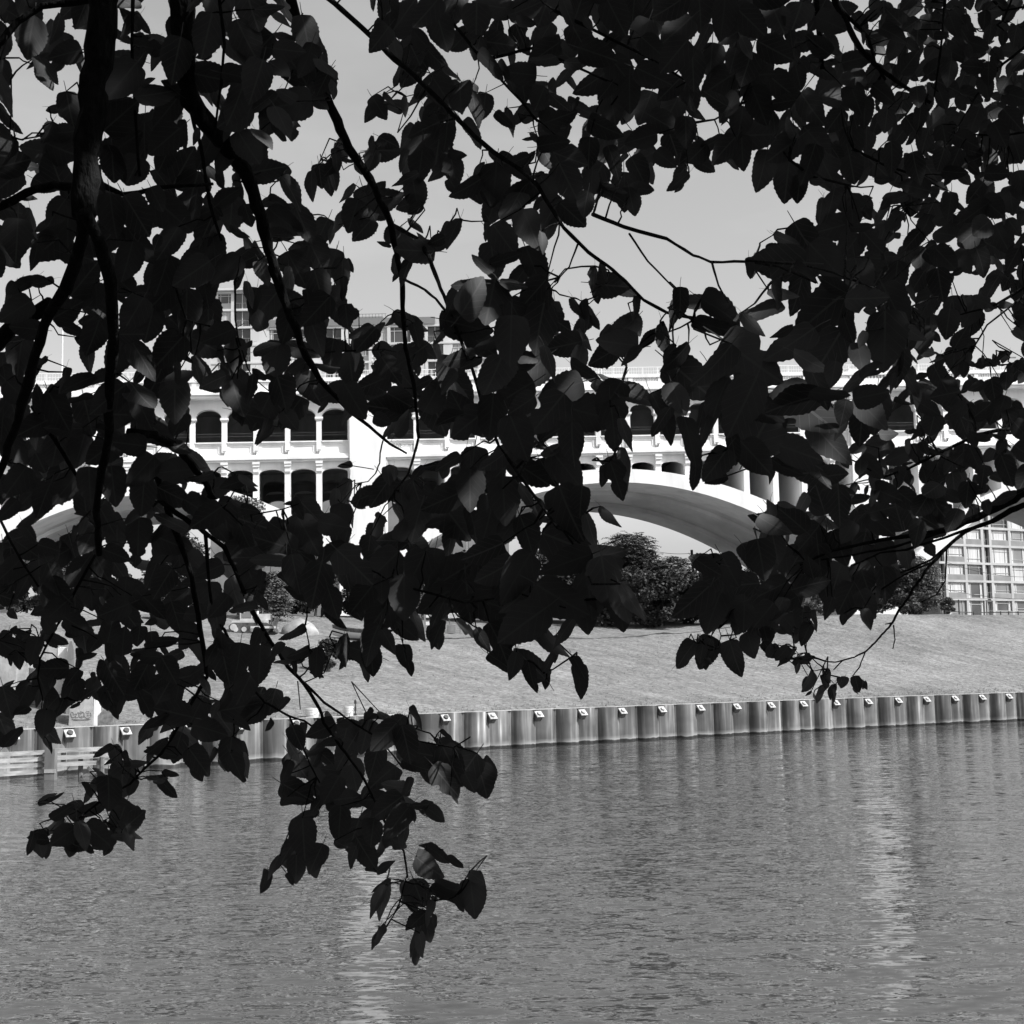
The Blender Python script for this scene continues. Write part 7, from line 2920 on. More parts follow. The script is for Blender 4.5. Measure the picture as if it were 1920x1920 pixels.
-714 3354 5071 63 -54 -18 68 3
1276 4492 4750 54 -66 47 46 3
-791 3513 5737 81 12 -19 -101 0
-745 3554 5393 72 -92 35 -26 0
-894 3685 4782 66 -77 -10 -14 1
12 3719 5403 102 -87 26 -53 3
-244 3509 5882 71 -93 14 57 2
240 3554 5447 90 -10 -18 -118 1
-190 3994 5732 70 -150 -32 -93 1
35 2792 4312 93 40 51 127 0
-1096 3321 5548 92 -66 32 -133 2
809 3836 4611 66 -119 -20 51 1
1079 3832 5657 52 -47 -21 -93 3
643 3674 5865 87 -84 -11 -47 3
24 3319 5060 87 28 -26 -110 3
-21 3141 4665 78 -30 6 58 4
-1456 4067 4937 94 -101 -6 55 0
-1020 3489 5333 92 -127 53 -63 0
379 3593 6000 84 -54 7 77 3
355 2152 4630 83 -48 -27 -76 2
1236 4209 4865 52 -129 23 -82 1
-913 3575 5231 91 -91 0 -112 0
1561 4352 5500 67 -29 -2 -67 0
663 3861 6013 95 -131 -21 19 1
697 3412 5234 121 -101 26 98 0
1146 4286 4757 53 -98 -4 129 2
39 2747 4303 75 -142 -14 -125 2
1017 4132 4539 76 -75 -6 -36 0
1352 3952 5476 77 -76 -16 21 0
-1039 3492 5361 99 -63 12 79 2
-38 3499 5450 75 -98 17 48 0
-906 3537 5183 85 -69 1 69 4
-853 2949 5356 90 -45 18 -38 0
1415 3887 6044 41 -14 14 79 0
-1143 3588 4793 72 -83 10 -111 3
546 2506 4814 77 -96 3 19 1
108 3741 5915 78 -39 -19 -99 3
375 3525 5877 89 -103 -8 20 2
-38 2897 4461 97 -98 10 160 1
825 3879 6083 88 -66 47 -21 1
-988 3786 4781 103 -133 22 -137 0
-1280 4322 4636 98 -160 50 -108 0
587 3430 5872 76 -41 -2 -90 0
-788 3392 5197 74 -114 1 -38 0
-1224 3689 4840 69 -127 41 -58 4
427 3628 5799 80 -131 71 -50 0
-970 3974 4800 85 -41 -20 57 1
1564 4252 4946 59 -21 17 52 1
-1289 4191 4484 68 -119 21 -39 3
-741 3173 5658 98 -88 -35 48 2
484 3793 5970 101 -104 -22 -50 0
-924 4156 4352 64 -168 29 -62 3
-905 3202 5633 79 -66 1 59 3
-1287 3983 4596 73 -96 -31 -44 1
401 3655 5932 94 -102 -20 -153 0
1119 4228 6036 69 -56 51 -143 0
-711 3668 4880 71 38 -12 -99 0
-13 3069 4949 67 -136 42 -62 3
-25 3146 4788 81 -5 31 91 0
1207 4008 6158 76 -131 0 -38 2
-867 3464 4925 71 -14 63 -89 2
1192 3886 4720 64 -41 38 43 2
1211 3961 5038 69 -40 -17 -96 3
-1110 3418 5670 70 -94 -21 -42 2
1262 4303 4867 58 -157 -47 -117 0
-747 3479 5259 90 -91 20 -25 0
1185 4086 6090 80 -103 3 20 0
632 4320 4415 65 -81 14 36 0
1342 4089 5938 56 -100 36 103 2
1421 3686 5936 60 -94 34 -52 1
729 3863 5847 98 -73 8 -42 2
536 3636 4446 63 -80 25 -34 2
-242 3850 5991 70 -68 50 -11 2
-589 2946 5426 70 -87 14 -43 1
950 3800 5487 63 -126 10 109 1
1036 3705 5830 61 -66 -2 -67 1
-1296 4415 4510 69 -70 0 77 2
642 2633 4684 60 -73 -5 -73 3
1485 3901 5727 65 -75 32 17 1
-1272 3659 4728 57 -137 -38 70 0
214 3350 5424 73 -66 -8 32 0
1032 4006 4665 89 -35 18 62 1
-990 3048 5479 65 6 -3 -99 1
1526 4182 5503 60 -117 10 -75 1
1417 4004 5833 48 -89 -37 27 0
-76 3088 4450 63 -102 5 -147 3
-866 3644 5092 67 -50 14 57 0
-483 2884 5408 81 -112 -16 40 2
633 3560 4600 82 -127 5 125 3
-908 3288 5355 95 -66 4 -136 0
-881 4212 4294 66 -90 28 -15 3
1075 4491 4447 91 -123 41 -37 1
1203 4400 5971 58 -66 -4 -87 3
455 4055 5867 85 -57 -14 -41 2
92 3306 5094 90 -103 25 107 0
-858 3633 5086 80 -95 -39 158 0
632 3498 5686 75 -99 37 -160 0
-102 3195 5054 77 -16 -18 -90 0
1560 4087 5744 80 -30 -20 140 2
1622 4271 5866 72 -141 -6 -146 0
111 3272 4800 110 -27 25 48 1
64 3101 5015 83 -97 1 -36 3
397 3909 5625 84 -69 -11 132 2
-1319 3552 4915 88 -125 -24 62 3
-70 3059 4495 84 -110 -56 56 3
-644 3625 4337 67 -58 1 146 0
-259 3724 5934 95 -118 29 -141 0
767 3214 5168 78 -72 30 -68 2
121 3802 5491 77 -124 -22 36 0
683 3460 5282 90 -115 -44 53 1
-1443 4067 4598 70 -67 -1 0 0
-1232 3632 4870 64 -76 -23 75 0
-24 3278 4668 70 -66 -11 49 0
-520 3181 5647 96 -105 -46 15 1
-172 3827 4705 105 -69 -24 129 0
-364 4279 5676 73 127 47 -116 2
-374 3568 4413 77 -69 -13 -51 0
-840 3435 5363 67 -88 0 -49 1
922 3848 5670 64 -112 24 115 3
1405 3781 5671 59 -107 51 -81 0
-384 3322 4447 76 -154 -43 77 0
-1187 4081 4727 66 -103 46 -48 3
-1238 3433 5409 84 -62 20 -116 0
-100 3114 4986 69 -65 5 -53 4
-23 2590 4388 63 -93 -5 -21 3
-723 3758 4275 67 -64 9 -25 4
647 4061 4378 73 155 -23 -68 0
942 3832 5435 63 -71 6 -42 0
784 3852 5726 68 -87 -60 18 0
-329 4140 5005 83 -101 54 -55 3
-1039 4531 4445 111 -26 14 38 1
154 2494 4359 94 -112 59 -61 1
334 3841 5937 68 -56 -13 -68 1
-135 4163 6006 66 -21 20 81 0
876 3694 5554 67 -130 53 -39 4
825 3992 5760 72 -82 0 -163 1
1333 4292 5475 57 -73 38 -151 3
-734 3353 5171 73 -73 11 -42 2
-687 3563 4597 82 -109 13 158 1
-1361 3914 4536 68 -98 10 135 0
-634 3609 4462 69 -44 -38 128 2
267 3453 5930 66 -69 3 -150 0
1231 4382 4654 67 -125 -45 61 0
-1232 4358 4432 76 -27 -2 58 1
472 3547 5905 73 -98 2 -62 0
1098 3933 6030 54 -37 36 44 0
540 2188 4625 73 -83 40 -164 2
-1046 4030 4774 87 -105 -5 149 3
-1212 4090 4677 94 -123 -53 43 2
-1378 3996 4598 59 -137 2 -107 2
27 2485 4323 79 -117 -4 57 0
-900 3123 5448 83 -123 37 121 2
886 4151 4594 72 -47 -21 -40 1
540 3833 5657 62 -81 54 -12 3
-413 2952 5579 81 -79 27 -26 3
-185 3717 5990 88 -126 14 122 1
-1068 3239 5268 75 -120 37 -42 1
-45 3382 5294 84 -27 -13 -48 2
628 3848 5695 98 -86 -52 38 1
938 3848 5716 61 -93 -47 40 3
578 4245 5904 71 -87 20 57 2
-1090 3260 5766 77 -94 6 140 0
-985 3266 5635 72 -83 -9 -39 0
-1227 3383 4977 69 -94 -20 -24 1
-728 3504 5959 91 -84 -6 156 1
1245 4194 5406 95 -134 -22 33 2
-226 3505 4501 73 -115 -10 23 4
-857 3559 4778 79 -87 -29 67 2
1109 3829 4963 63 -88 -12 -66 1
-1234 4283 4600 65 -84 3 61 1
35 3054 4988 67 -95 -23 25 1
1259 3940 4791 74 -47 -28 131 1
1273 3718 5893 52 -59 -52 -5 4
689 3737 5954 73 -7 11 76 2
-253 4068 6160 96 -79 20 77 2
-761 3367 5365 63 -106 6 128 0
-232 4066 5890 79 -41 -7 -57 1
-546 3666 4630 75 -132 -24 57 0
710 3681 6047 90 -73 -17 23 0
-330 3702 4541 112 -83 31 63 2
-621 3681 5227 72 -87 22 42 1
-1146 3139 5789 63 -122 -15 -89 2
1253 4191 6128 72 -73 9 56 3
712 3678 6015 84 -102 -28 39 3
199 3882 6149 79 -100 16 -121 3
1458 4326 4950 69 -1 29 96 1
478 3511 5722 79 -72 -21 43 0
-124 4128 5970 75 -60 -16 34 0
1551 4209 5842 70 -84 -7 -151 3
-494 3634 5231 89 -52 -27 -76 2
-1628 4566 4648 104 -4 -24 -107 2
-254 4163 5831 87 -76 15 40 2
663 3926 4527 70 -57 -27 -55 2
-484 3649 4629 85 -73 -48 125 0
-782 3254 5574 69 -68 0 40 0
828 2934 4922 64 -123 -43 54 1
1177 4156 5406 86 -71 20 -63 4
112 2906 4782 90 -97 9 51 1
879 3987 4571 82 -65 45 -156 1
-45 3139 5076 94 -79 -26 -38 0
783 3892 4647 76 -110 -2 -33 1
-1308 3677 4822 67 -110 -13 72 2
-392 4213 5661 80 -82 -23 -47 0
-649 3289 5435 87 -164 -55 62 1
-299 3180 4395 59 -89 14 -28 1
-744 3144 5039 58 -83 -7 -51 3
766 4253 4428 92 -2 46 109 2
629 3563 5841 70 -78 2 36 2
1009 3874 5930 60 -69 9 50 2
669 2541 4819 69 -88 -55 4 0
-468 3556 5182 71 -114 25 -13 3
-646 3201 5754 94 -105 56 -5 0
-227 3202 4502 57 -107 -25 51 2
81 3002 4785 86 -37 -23 -58 1
629 2537 4884 75 -31 26 89 0
-76 3443 4670 86 -54 -1 61 4
45 3729 5397 96 179 14 107 3
1547 4189 5848 66 -124 10 -55 3
-909 4046 4847 70 -119 25 -52 4
1411 3747 5860 50 -90 23 45 1
114 3983 6007 70 -175 -52 74 1
774 3974 5800 89 -89 7 -46 1
393 2538 4666 84 -157 20 126 0
-338 3490 4515 79 -98 -17 -133 1
1392 4182 5886 66 -43 17 43 0
141 3819 5751 69 -109 30 -44 0
-546 4178 5564 85 -126 61 -18 0
65 3244 4790 99 -49 24 64 2
591 3159 5150 71 -2 -36 -107 3
1368 4287 5864 64 -70 -5 -83 3
1295 3792 5604 44 165 -44 91 4
-1282 4106 4825 67 -94 44 -40 0
417 3877 6035 82 -63 -20 31 0
908 3922 5538 79 -94 1 47 1
237 3677 5697 89 -105 -50 48 0
148 2587 4432 89 -149 -30 -130 1
582 4266 5828 87 -46 -16 -62 4
-1040 3445 5218 91 -82 7 171 3
1461 4341 6209 49 -88 -28 133 1
498 3691 5880 106 -75 22 146 1
-965 3351 5514 90 -60 60 -142 0
-128 3346 4608 102 -58 21 -42 2
-984 3363 5150 75 -134 29 -41 1
-993 4170 4451 107 -74 38 154 1
154 2540 4399 95 -95 28 -39 1
150 3510 5840 79 -134 -15 -104 0
-16 2941 4344 83 -101 -10 36 1
1581 4251 5490 83 -103 28 -81 0
-663 3207 5270 71 -125 5 -103 2
-1280 3422 5523 107 -38 -18 -35 2
-243 3820 5982 86 -97 -19 31 0
-853 3197 4859 86 -80 -28 34 0
-46 4023 6239 97 -79 -2 64 1
-106 3085 4431 90 -103 27 -65 3
738 2820 4717 71 -135 25 -52 0
-1259 3520 5360 75 -79 -33 79 0
845 3610 5553 82 -82 12 12 0
1348 3950 5676 57 -127 23 -69 2
-191 3896 5834 85 -74 7 -23 1
873 4129 4547 81 -75 18 -49 1
106 2475 4345 87 -28 28 90 0
-656 3522 5563 73 -129 18 132 1
-1237 3767 4840 102 -89 43 -132 0
1519 4304 5783 85 -64 13 120 3
-900 3505 5131 91 -94 -38 -178 1
972 4212 5961 80 -107 32 -46 3
883 4055 5915 97 -40 26 84 0
-762 3630 5416 69 -166 50 -90 3
390 2277 4664 74 -45 -51 117 1
1242 3830 5714 56 -48 -11 -68 0
1402 3920 6038 46 -81 40 -73 0
880 4233 4525 72 -60 -37 92 2
445 2252 4650 65 -93 -23 114 1
-767 3543 5392 89 -71 -26 -116 2
-1104 3324 5290 68 -57 -10 79 1
387 3501 5809 79 -84 -26 17 1
-870 3609 5230 101 -52 -8 58 1
504 3957 5786 61 -61 -17 -83 1
-1153 3271 5800 93 -55 -26 -66 2
-678 3415 4901 83 -66 -8 -45 1
-1221 3522 5564 87 -108 32 -7 3
1146 3794 5337 72 -43 -19 -71 2
-962 3387 4780 65 -99 59 -17 3
926 3960 4602 87 -69 27 -43 0
-1115 3561 4823 69 -131 -39 55 1
767 3358 5229 111 -95 29 -57 1
577 3603 5784 78 -52 -20 -43 0
-1250 3728 4919 93 -112 -42 43 1
-92 3406 5170 71 -108 2 53 2
-264 3366 4476 66 -147 -59 53 2
1319 4149 5278 62 -67 -12 32 1
1471 4472 5234 71 -125 22 -67 3
926 4010 5568 101 -104 -12 38 2
858 3077 4902 63 -86 5 -71 0
1335 3860 5421 63 -153 38 -54 0
1304 4096 4846 73 -100 37 -160 1
-919 3220 5339 69 -101 -37 75 2
104 3848 6024 75 -80 3 65 4
-1247 3960 4779 62 -141 -56 55 3
1050 4127 5792 69 -42 -18 -89 1
1002 4289 4661 99 -81 -26 16 1
-1290 3967 4794 90 -99 10 151 0
-1066 3958 4456 74 -49 -26 -57 0
-1129 4175 4494 85 -61 47 57 2
1072 3612 5897 44 -45 -45 116 2
56 3313 5383 65 -92 34 -35 2
-328 3893 5094 67 -125 11 -140 1
-590 3757 5010 78 -86 47 -33 1
-749 3347 5694 70 -2 4 86 0
-120 3759 5520 95 12 -6 -101 0
537 3767 5835 82 -39 4 56 0
-1259 4169 4672 85 -48 14 -10 2
-486 3972 5826 65 -101 -11 59 0
365 3587 5865 68 -80 7 -29 3
1209 4274 4682 76 -90 -30 -161 0
-1275 3799 4956 97 -107 14 -42 1
-161 3687 4511 100 -67 -9 140 1
699 3604 5824 87 -56 -32 27 0
1239 4075 5687 54 -87 2 47 1
748 3443 5435 85 -16 1 -73 1
1397 4162 5881 59 -89 -12 -148 0
-876 3377 5566 65 -115 32 141 2
-1063 3513 5538 91 -87 8 147 2
339 3806 5887 64 -79 13 -40 2
417 2632 4636 91 -147 -44 61 4
-338 3551 4404 90 -137 54 -89 2
1337 4058 5253 57 19 14 93 2
-239 3699 4932 79 131 -51 123 3"""
TWIGS = """\
321 2089 4697 388 2781 4902
641 2365 4807 812 2923 4977
36 2293 4349 27 2480 4339
53 2548 4457 69 2421 4464
285 2496 4756 335 2813 4923
573 2346 4836 686 2769 4976
545 2273 4753 721 2813 4978
7 2631 4881 -107 2988 4934
-158 3139 4413 -156 2953 4372
79 2962 4993 115 3042 5070
-605 2834 5594 -590 2847 5600
130 2324 4398 69 2421 4464
-758 3280 5131 -736 3099 5065
-258 3217 4490 -267 3118 4409
-234 3037 4423 -250 3093 4404
-271 3178 4386 -267 3118 4409
-99 2965 4406 -84 2735 4346
-911 3086 5380 -833 2725 5239
-165 3297 4609 -256 3489 4704
-216 3749 4958 -242 3582 4922
-741 3102 4878 -708 3132 5010
-527 2779 5422 -589 2852 5458
778 3094 5117 686 2769 4976
-863 2951 5390 -830 2728 5297
319 1994 4667 388 2781 4902
-453 3152 5570 -443 3300 5647
130 3282 5418 73 3087 5295
-935 2947 5238 -934 2935 5261
-488 3019 5491 -443 3300 5647
455 3308 4402 544 3795 4318
-37 2849 4561 16 2604 4570
-187 3054 4474 -200 3019 4388
-31 2699 4745 -58 2836 4762
-888 3226 5010 -830 2921 4932
-1213 3224 5263 -1133 3022 5241
-1004 3340 5159 -810 2831 5009
-1029 3217 5252 -849 2759 5094
-95 2799 4927 -125 3055 4995
392 3506 5944 303 3310 5719
-17 2624 4448 55 2473 4492
-1029 2906 5183 -1086 3003 5255
254 3254 5814 218 3318 5770
422 3091 5632 403 3301 5654
-664 3642 4594 -617 3338 4595
-805 3070 5053 -815 2856 4988
-84 2917 4632 -23 2706 4644
-597 3501 4920 -607 3195 4945
-20 3443 5484 -11 3165 5394
585 3421 5697 586 3385 5596
-662 3339 5383 -573 3081 5308
-480 3145 4490 -533 3282 4599
333 2392 4841 375 2789 4907
-49 2774 4307 -59 2682 4346
14 2613 4497 48 2500 4507
780 3560 5606 666 3212 5389
950 3758 5414 855 3448 5408
-1015 3437 4862 -879 3070 4795
-555 2854 5344 -617 3028 5387
-764 3180 5118 -739 3091 5078
-412 3227 5090 -510 3226 5059
-809 2991 5156 -807 2755 5065
511 3524 4397 544 3795 4318
-30 3151 5229 81 3081 5279
451 3235 5676 417 3300 5643
-518 3526 4983 -460 3286 4935
626 3436 5665 586 3385 5596
-1161 3226 4904 -1073 3105 4860
-1051 3450 4911 -869 3038 4820
-190 3571 5777 -196 3263 5617
-1231 3266 5847 -1059 2966 5648
-811 3092 5486 -790 2929 5417
-271 3665 4898 -240 3593 4889
869 3923 4630 845 3757 4516
-567 3803 3846 -534 3838 3947
772 3479 5908 832 3572 5949
-1281 3557 5051 -1179 3228 5001
591 3224 5661 586 3385 5596
-137 3086 4393 -142 2933 4367
-802 3246 4947 -723 3128 5014
131 3233 5317 96 3070 5247
-446 3029 5680 -497 3260 5785
-644 3244 4902 -613 3187 4944
-752 3276 5012 -708 3132 5010
-423 3306 5665 -443 3300 5647
529 3422 5777 445 3297 5622
658 3434 5499 666 3212 5389
313 3614 5514 230 3194 5249
-91 3020 4743 -44 2787 4712
-943 3571 4622 -874 3506 4653
-1175 3413 4733 -1172 3258 4728
-454 2913 4461 -533 3282 4599
-106 3563 6004 -128 3405 5839
-429 3539 4643 -396 3722 4719
-1147 3561 4841 -1108 3402 4801
856 3782 4573 864 3757 4520
-174 3361 5233 -185 3309 5203
-274 3434 4092 -289 3675 4049
-90 3105 4963 -107 2988 4934
-558 3516 5288 -540 3161 5171
929 3637 5339 669 2747 4975
281 3583 5730 275 3455 5691
-293 2950 4395 -267 3118 4409
112 2393 4397 69 2421 4464
-621 3225 5189 -626 3185 5114
-428 3295 5129 -514 3219 5073
-630 3543 4293 -620 3624 4304
918 3661 5460 855 3448 5408
-390 3653 5469 -322 3395 5403
-726 3053 5206 -658 3101 5247
26 2482 4289 38 2441 4333
-223 3751 5647 -113 3228 5515
118 3368 5479 60 3102 5313
98 3638 5658 74 3435 5599
127 3226 5302 104 3065 5231
-1156 3534 4709 -1081 3458 4737
1145 3715 5211 868 2990 4974
1040 3684 5280 775 2879 4979
-295 3696 3904 -368 3777 3875
-651 3970 3925 -550 3834 3979
762 3991 4457 776 3757 4486
-1139 4172 3983 -1013 3874 3965
-796 3863 4128 -841 3766 4169
-867 3844 4092 -885 3798 4105
598 3431 5689 586 3385 5596
291 3909 5741 305 3459 5678
530 2182 4780 686 2769 4976
-1068 3522 4829 -902 3142 4745
443 2255 4797 497 2428 4896
15 3494 5895 42 3427 5766
-252 3745 5557 -316 3401 5389
824 3794 4590 845 3757 4516
-1042 4144 4137 -885 3798 4105
-343 3758 5066 -323 3616 5052
-50 3443 5803 -77 3413 5776
-213 3633 5847 -222 3277 5649
29 3501 5916 131 3328 5824
119 2354 4325 71 2321 4315
-477 3894 3866 -384 3767 3911
-857 3935 4166 -841 3766 4169
-541 3123 4475 -700 3579 4479
527 3550 4422 544 3795 4318
-881 3661 4496 -831 3618 4504
-173 3720 5706 -125 3233 5529
494 3859 5818 445 3297 5622
-481 3242 4855 -447 3300 4908
994 4009 5802 928 3649 5576
937 3722 5769 847 3619 5805
-703 3660 4303 -747 3759 4302
-109 3404 5676 -148 3242 5558
-769 3881 4056 -666 3808 4148
-931 2905 5460 -824 2731 5369
955 3994 4443 923 3775 4485
-268 3573 3890 -354 3786 3841
-1223 3671 4732 -1081 3458 4737
408 3653 5632 491 3651 5660
-926 2993 5593 -812 2735 5470
-986 3652 4409 -1148 3776 4482
581 3440 5535 552 3475 5604
1149 3716 5324 1064 3666 5424
-215 3905 5853 -171 3252 5587
-1221 3721 4524 -1286 3773 4501
-1085 3074 5766 -1020 2963 5672
-1122 3054 5606 -1112 2972 5591
-137 3305 4960 -96 2955 4898
-1506 4077 4478 -1298 3771 4519
-816 3016 5049 -813 2843 4999
1009 3882 4480 958 3773 4501
-1066 3731 4306 -1204 3788 4380
-1490 4121 4129 -1266 3808 4204
-564 3539 5061 -492 3253 5003
862 3064 4902 868 2990 4974
325 3170 5678 318 3309 5711
440 3967 5705 491 3651 5660
933 3704 4608 956 3757 4538
-1282 3831 4545 -1298 3771 4519
-480 2842 5517 -484 3273 5741
8 2858 4518 48 2500 4507
1224 4054 5025 1240 3710 5051
675 3702 4378 776 3757 4486
974 3903 4576 937 3757 4535
30 2514 4360 27 2480 4339
-1425 3938 4331 -1263 3800 4276
-386 3936 5711 -363 3367 5469
-364 3657 3853 -354 3786 3841
-1102 3939 4648 -972 3310 4571
-269 3235 5747 -306 3329 5752
1094 3655 5097 868 2990 4974
941 3790 5746 928 3649 5576
-769 3424 5133 -729 3113 5039
-1173 3890 4674 -967 3284 4602
2 2965 5003 115 3042 5070
-516 4006 5535 -316 3401 5389
662 3612 4553 776 3757 4486
-252 3424 4531 -250 3093 4404
865 3758 5932 842 3603 5853
-333 3504 5081 -337 3590 5045
-921 4190 4230 -803 3718 4237
1134 3826 4657 1108 3751 4698
980 3675 5791 993 3623 5796
-258 3463 4542 -250 3093 4404
825 3720 5862 845 3613 5821
-209 3706 5911 -235 3284 5664
590 3645 4377 544 3795 4318
923 3583 5334 855 3448 5408
-290 3550 5136 -265 3516 5120
-1493 4142 4623 -1338 3762 4597
1254 4017 5559 1064 3666 5424
-468 3721 4092 -486 3706 4078
975 3673 5731 1008 3626 5774
215 3439 5544 275 3455 5691
-83 3518 5866 -98 3410 5801
-964 3006 5138 -873 2810 5066
1013 3713 4666 1018 3748 4717
-553 3397 5443 -573 3081 5308
-769 3763 4513 -712 3570 4510
466 3692 4281 540 3800 4270
-1261 4017 4632 -975 3324 4556
350 2834 4956 335 2813 4923
935 3754 5864 847 3619 5805
-749 3758 4479 -700 3579 4479
1343 3634 5472 1331 3645 5605
236 3422 5892 204 3319 5779
1089 3662 5915 1171 3612 5888
134 3666 5957 131 3328 5824
886 3588 4735 983 3750 4707
-1143 4123 4430 -1158 3778 4466
-434 3170 5706 -484 3273 5741
-499 3385 5105 -505 3232 5045
-985 2884 5531 -1078 2984 5525
-1011 3317 4807 -889 3107 4771
-1013 3053 5428 -1013 2960 5382
-1011 3871 4441 -820 3640 4450
1276 3898 5709 1208 3642 5629
79 3293 5465 35 3132 5350
1311 3973 5139 1251 3707 5069
1315 4104 4934 1221 3738 4807
590 3800 4403 544 3795 4318
-382 3957 5517 -302 3416 5360
1171 3658 5644 1208 3642 5629
-982 3918 4543 -839 3603 4541
1168 3846 5614 1080 3656 5508
1173 3537 5531 1232 3645 5610
-678 3423 4863 -613 3187 4944
1092 3722 5693 1105 3632 5715
384 3992 5761 305 3459 5678
1227 3956 5750 1208 3642 5629
82 3260 5380 60 3102 5313
1063 3682 4587 1084 3758 4555
1185 3862 6022 1173 3610 5905
1209 3841 6043 1175 3608 5923
1116 4034 5502 1064 3666 5424
1227 3989 5504 1064 3666 5424
-808 3169 5381 -778 2922 5292
1346 3754 5598 1311 3645 5603
950 3673 5287 704 2791 4977
1219 3760 4694 1262 3759 4610
1101 3625 4672 1108 3751 4698
98 3604 5585 74 3435 5599
46 3190 5141 115 3042 5070
-656 3918 4183 -666 3808 4148
-727 3235 4959 -694 3137 5007
-375 3738 4581 -300 3623 4683
-1034 3435 5048 -834 2934 4920
987 3644 5750 1008 3626 5774
-279 3011 4415 -267 3118 4409
-192 3525 5827 -235 3284 5664
1307 3976 4900 1238 3737 4815
-232 3724 3667 -293 3727 3687
-849 2994 5712 -801 2739 5587
-504 3275 4506 -533 3282 4599
-361 3028 4443 -267 3118 4409
737 3442 5631 847 3619 5805
-253 3800 3587 -308 3741 3635
104 2465 4301 71 2321 4315
-236 3686 3618 -308 3741 3635
-511 2974 5548 -478 3277 5728
1039 3565 5848 979 3617 5850
-1270 3623 4680 -1362 3757 4647
-1047 3305 4920 -1049 3069 4898
340 2746 4943 323 2767 4975
1277 3913 4809 1205 3739 4800
1261 3528 5596 1292 3645 5605
-1272 3789 4580 -1314 3768 4549
1283 3847 5812 1247 3635 5694
-54 3414 5804 -77 3413 5776
-382 3932 4635 -300 3623 4683
-1065 3316 5055 -984 2962 4976
-482 3021 4457 -550 3293 4598
-19 3671 5897 -12 3424 5752
-1233 3696 4330 -1238 3794 4324
1197 3695 5469 1080 3656 5508
-231 3772 5502 -251 3463 5314
531 2198 4754 704 2791 4977
811 3997 4384 776 3757 4486
708 3293 5654 847 3619 5805
1361 3713 5489 1331 3645 5605
-146 3520 5622 -113 3228 5515
-492 3117 5486 -427 3313 5607
997 3551 5645 1073 3630 5735
1125 3507 5521 1208 3642 5629
-513 3162 4808 -447 3300 4908
1119 3910 6007 979 3617 5850
1280 3683 5490 1292 3645 5605
1382 3720 5326 1374 3692 5200
-583 3257 5187 -540 3161 5171
1340 3897 5556 1272 3645 5607
-279 2997 4307 -267 3118 4409
-251 3206 4279 -217 3044 4393
57 2823 4635 16 2604 4570
-255 3933 5782 -148 3242 5558
1159 3626 5026 1240 3710 5051
1246 3535 5724 1293 3628 5751
764 3895 4442 776 3757 4486
3 2626 4246 -9 2574 4345
1089 3767 5345 1064 3666 5424
-1108 3326 4849 -1130 3341 4850
1332 3763 4886 1335 3735 4829
705 3717 4393 776 3757 4486
1347 3939 5929 1293 3628 5751
-919 3903 4008 -933 3829 4038
-512 3896 5645 -382 3356 5495
145 3244 5820 131 3328 5824
-515 3799 5624 -382 3356 5495
-250 3754 5100 -262 3542 5040
-105 2960 4666 -28 2727 4661
-55 2900 5020 -137 3106 5038
906 3709 5989 900 3606 5943
-355 4036 5023 -244 3576 4939
1367 3856 5280 1339 3694 5181
-191 3370 4327 -156 2953 4372
-1127 3701 3858 -1183 3939 3855
-862 3398 5152 -739 3091 5078
-637 3373 4685 -702 3443 4625
-570 4003 3923 -534 3838 3947
-396 2924 5530 -460 3289 5687
520 3636 5580 503 3614 5647
1235 3676 4725 1221 3738 4807
-997 3023 5442 -1013 2960 5382
-1280 4161 3775 -1183 3939 3855
247 3540 5441 205 3245 5278
-434 3442 4283 -564 3820 4198
-538 3418 5220 -535 3180 5142
-1307 4153 3828 -1183 3939 3855
-1031 3890 4586 -980 3351 4525
282 3798 5758 290 3457 5685
-911 3881 4214 -827 3753 4189
-1024 3015 5165 -873 2810 5066
1228 3487 5725 1305 3627 5765
-72 2687 4294 -84 2735 4346
-287 3665 4684 -300 3623 4683
59 2847 4673 1 2645 4600
-890 3500 4637 -874 3506 4653
250 3360 5742 261 3314 5744
1309 3869 5869 1269 3631 5724
1138 3655 5727 1120 3634 5705
531 3828 5625 503 3614 5647
1003 3975 4677 983 3750 4707
1178 3613 4876 1238 3737 4815
1129 3939 4828 1086 3745 4744
1508 3940 6135 1362 3602 5975
646 3517 4568 776 3757 4486
-685 3057 5550 -686 2946 5503
-379 3244 5074 -404 3460 5013
-231 3372 5059 -264 3521 5104
-271 3329 4525 -267 3118 4409
1093 3555 5890 1173 3610 5905
46 3641 5668 74 3435 5599
-546 3461 5493 -577 3073 5321
-808 3027 5650 -801 2942 5612
-123 3386 3979 -156 3532 4032
-806 3019 5685 -801 2944 5643
-521 2859 5612 -590 2847 5600
-1065 3133 5122 -1049 3145 5057
1365 3559 5315 1374 3692 5200
-1012 3429 4825 -889 3107 4771
-847 3581 4762 -780 3355 4742
-891 4137 4055 -885 3798 4105
-1024 3715 4790 -918 3173 4718
735 3427 5760 844 3608 5837
1371 3745 5108 1330 3698 5147
-621 3446 4385 -664 3602 4385
-1116 3982 4038 -1013 3874 3965
-724 4178 4172 -680 3801 4166
1395 3887 4919 1355 3735 4831
-241 3443 5235 -269 3472 5231
1249 3502 5747 1318 3625 5779
561 3424 5617 574 3415 5599
342 3702 5498 254 3143 5220
786 4165 4394 776 3757 4486
-750 3392 4925 -613 3187 4944
-1182 4021 4445 -1158 3778 4466
424 2256 4817 478 2497 4928
-1178 3861 4246 -1255 3798 4292
1413 3752 5140 1359 3696 5168
-1006 4160 4369 -811 3671 4362
532 4011 5674 491 3651 5660
-442 2912 5430 -432 3309 5620
837 3743 4392 833 3758 4494
1244 4137 4725 1108 3751 4698
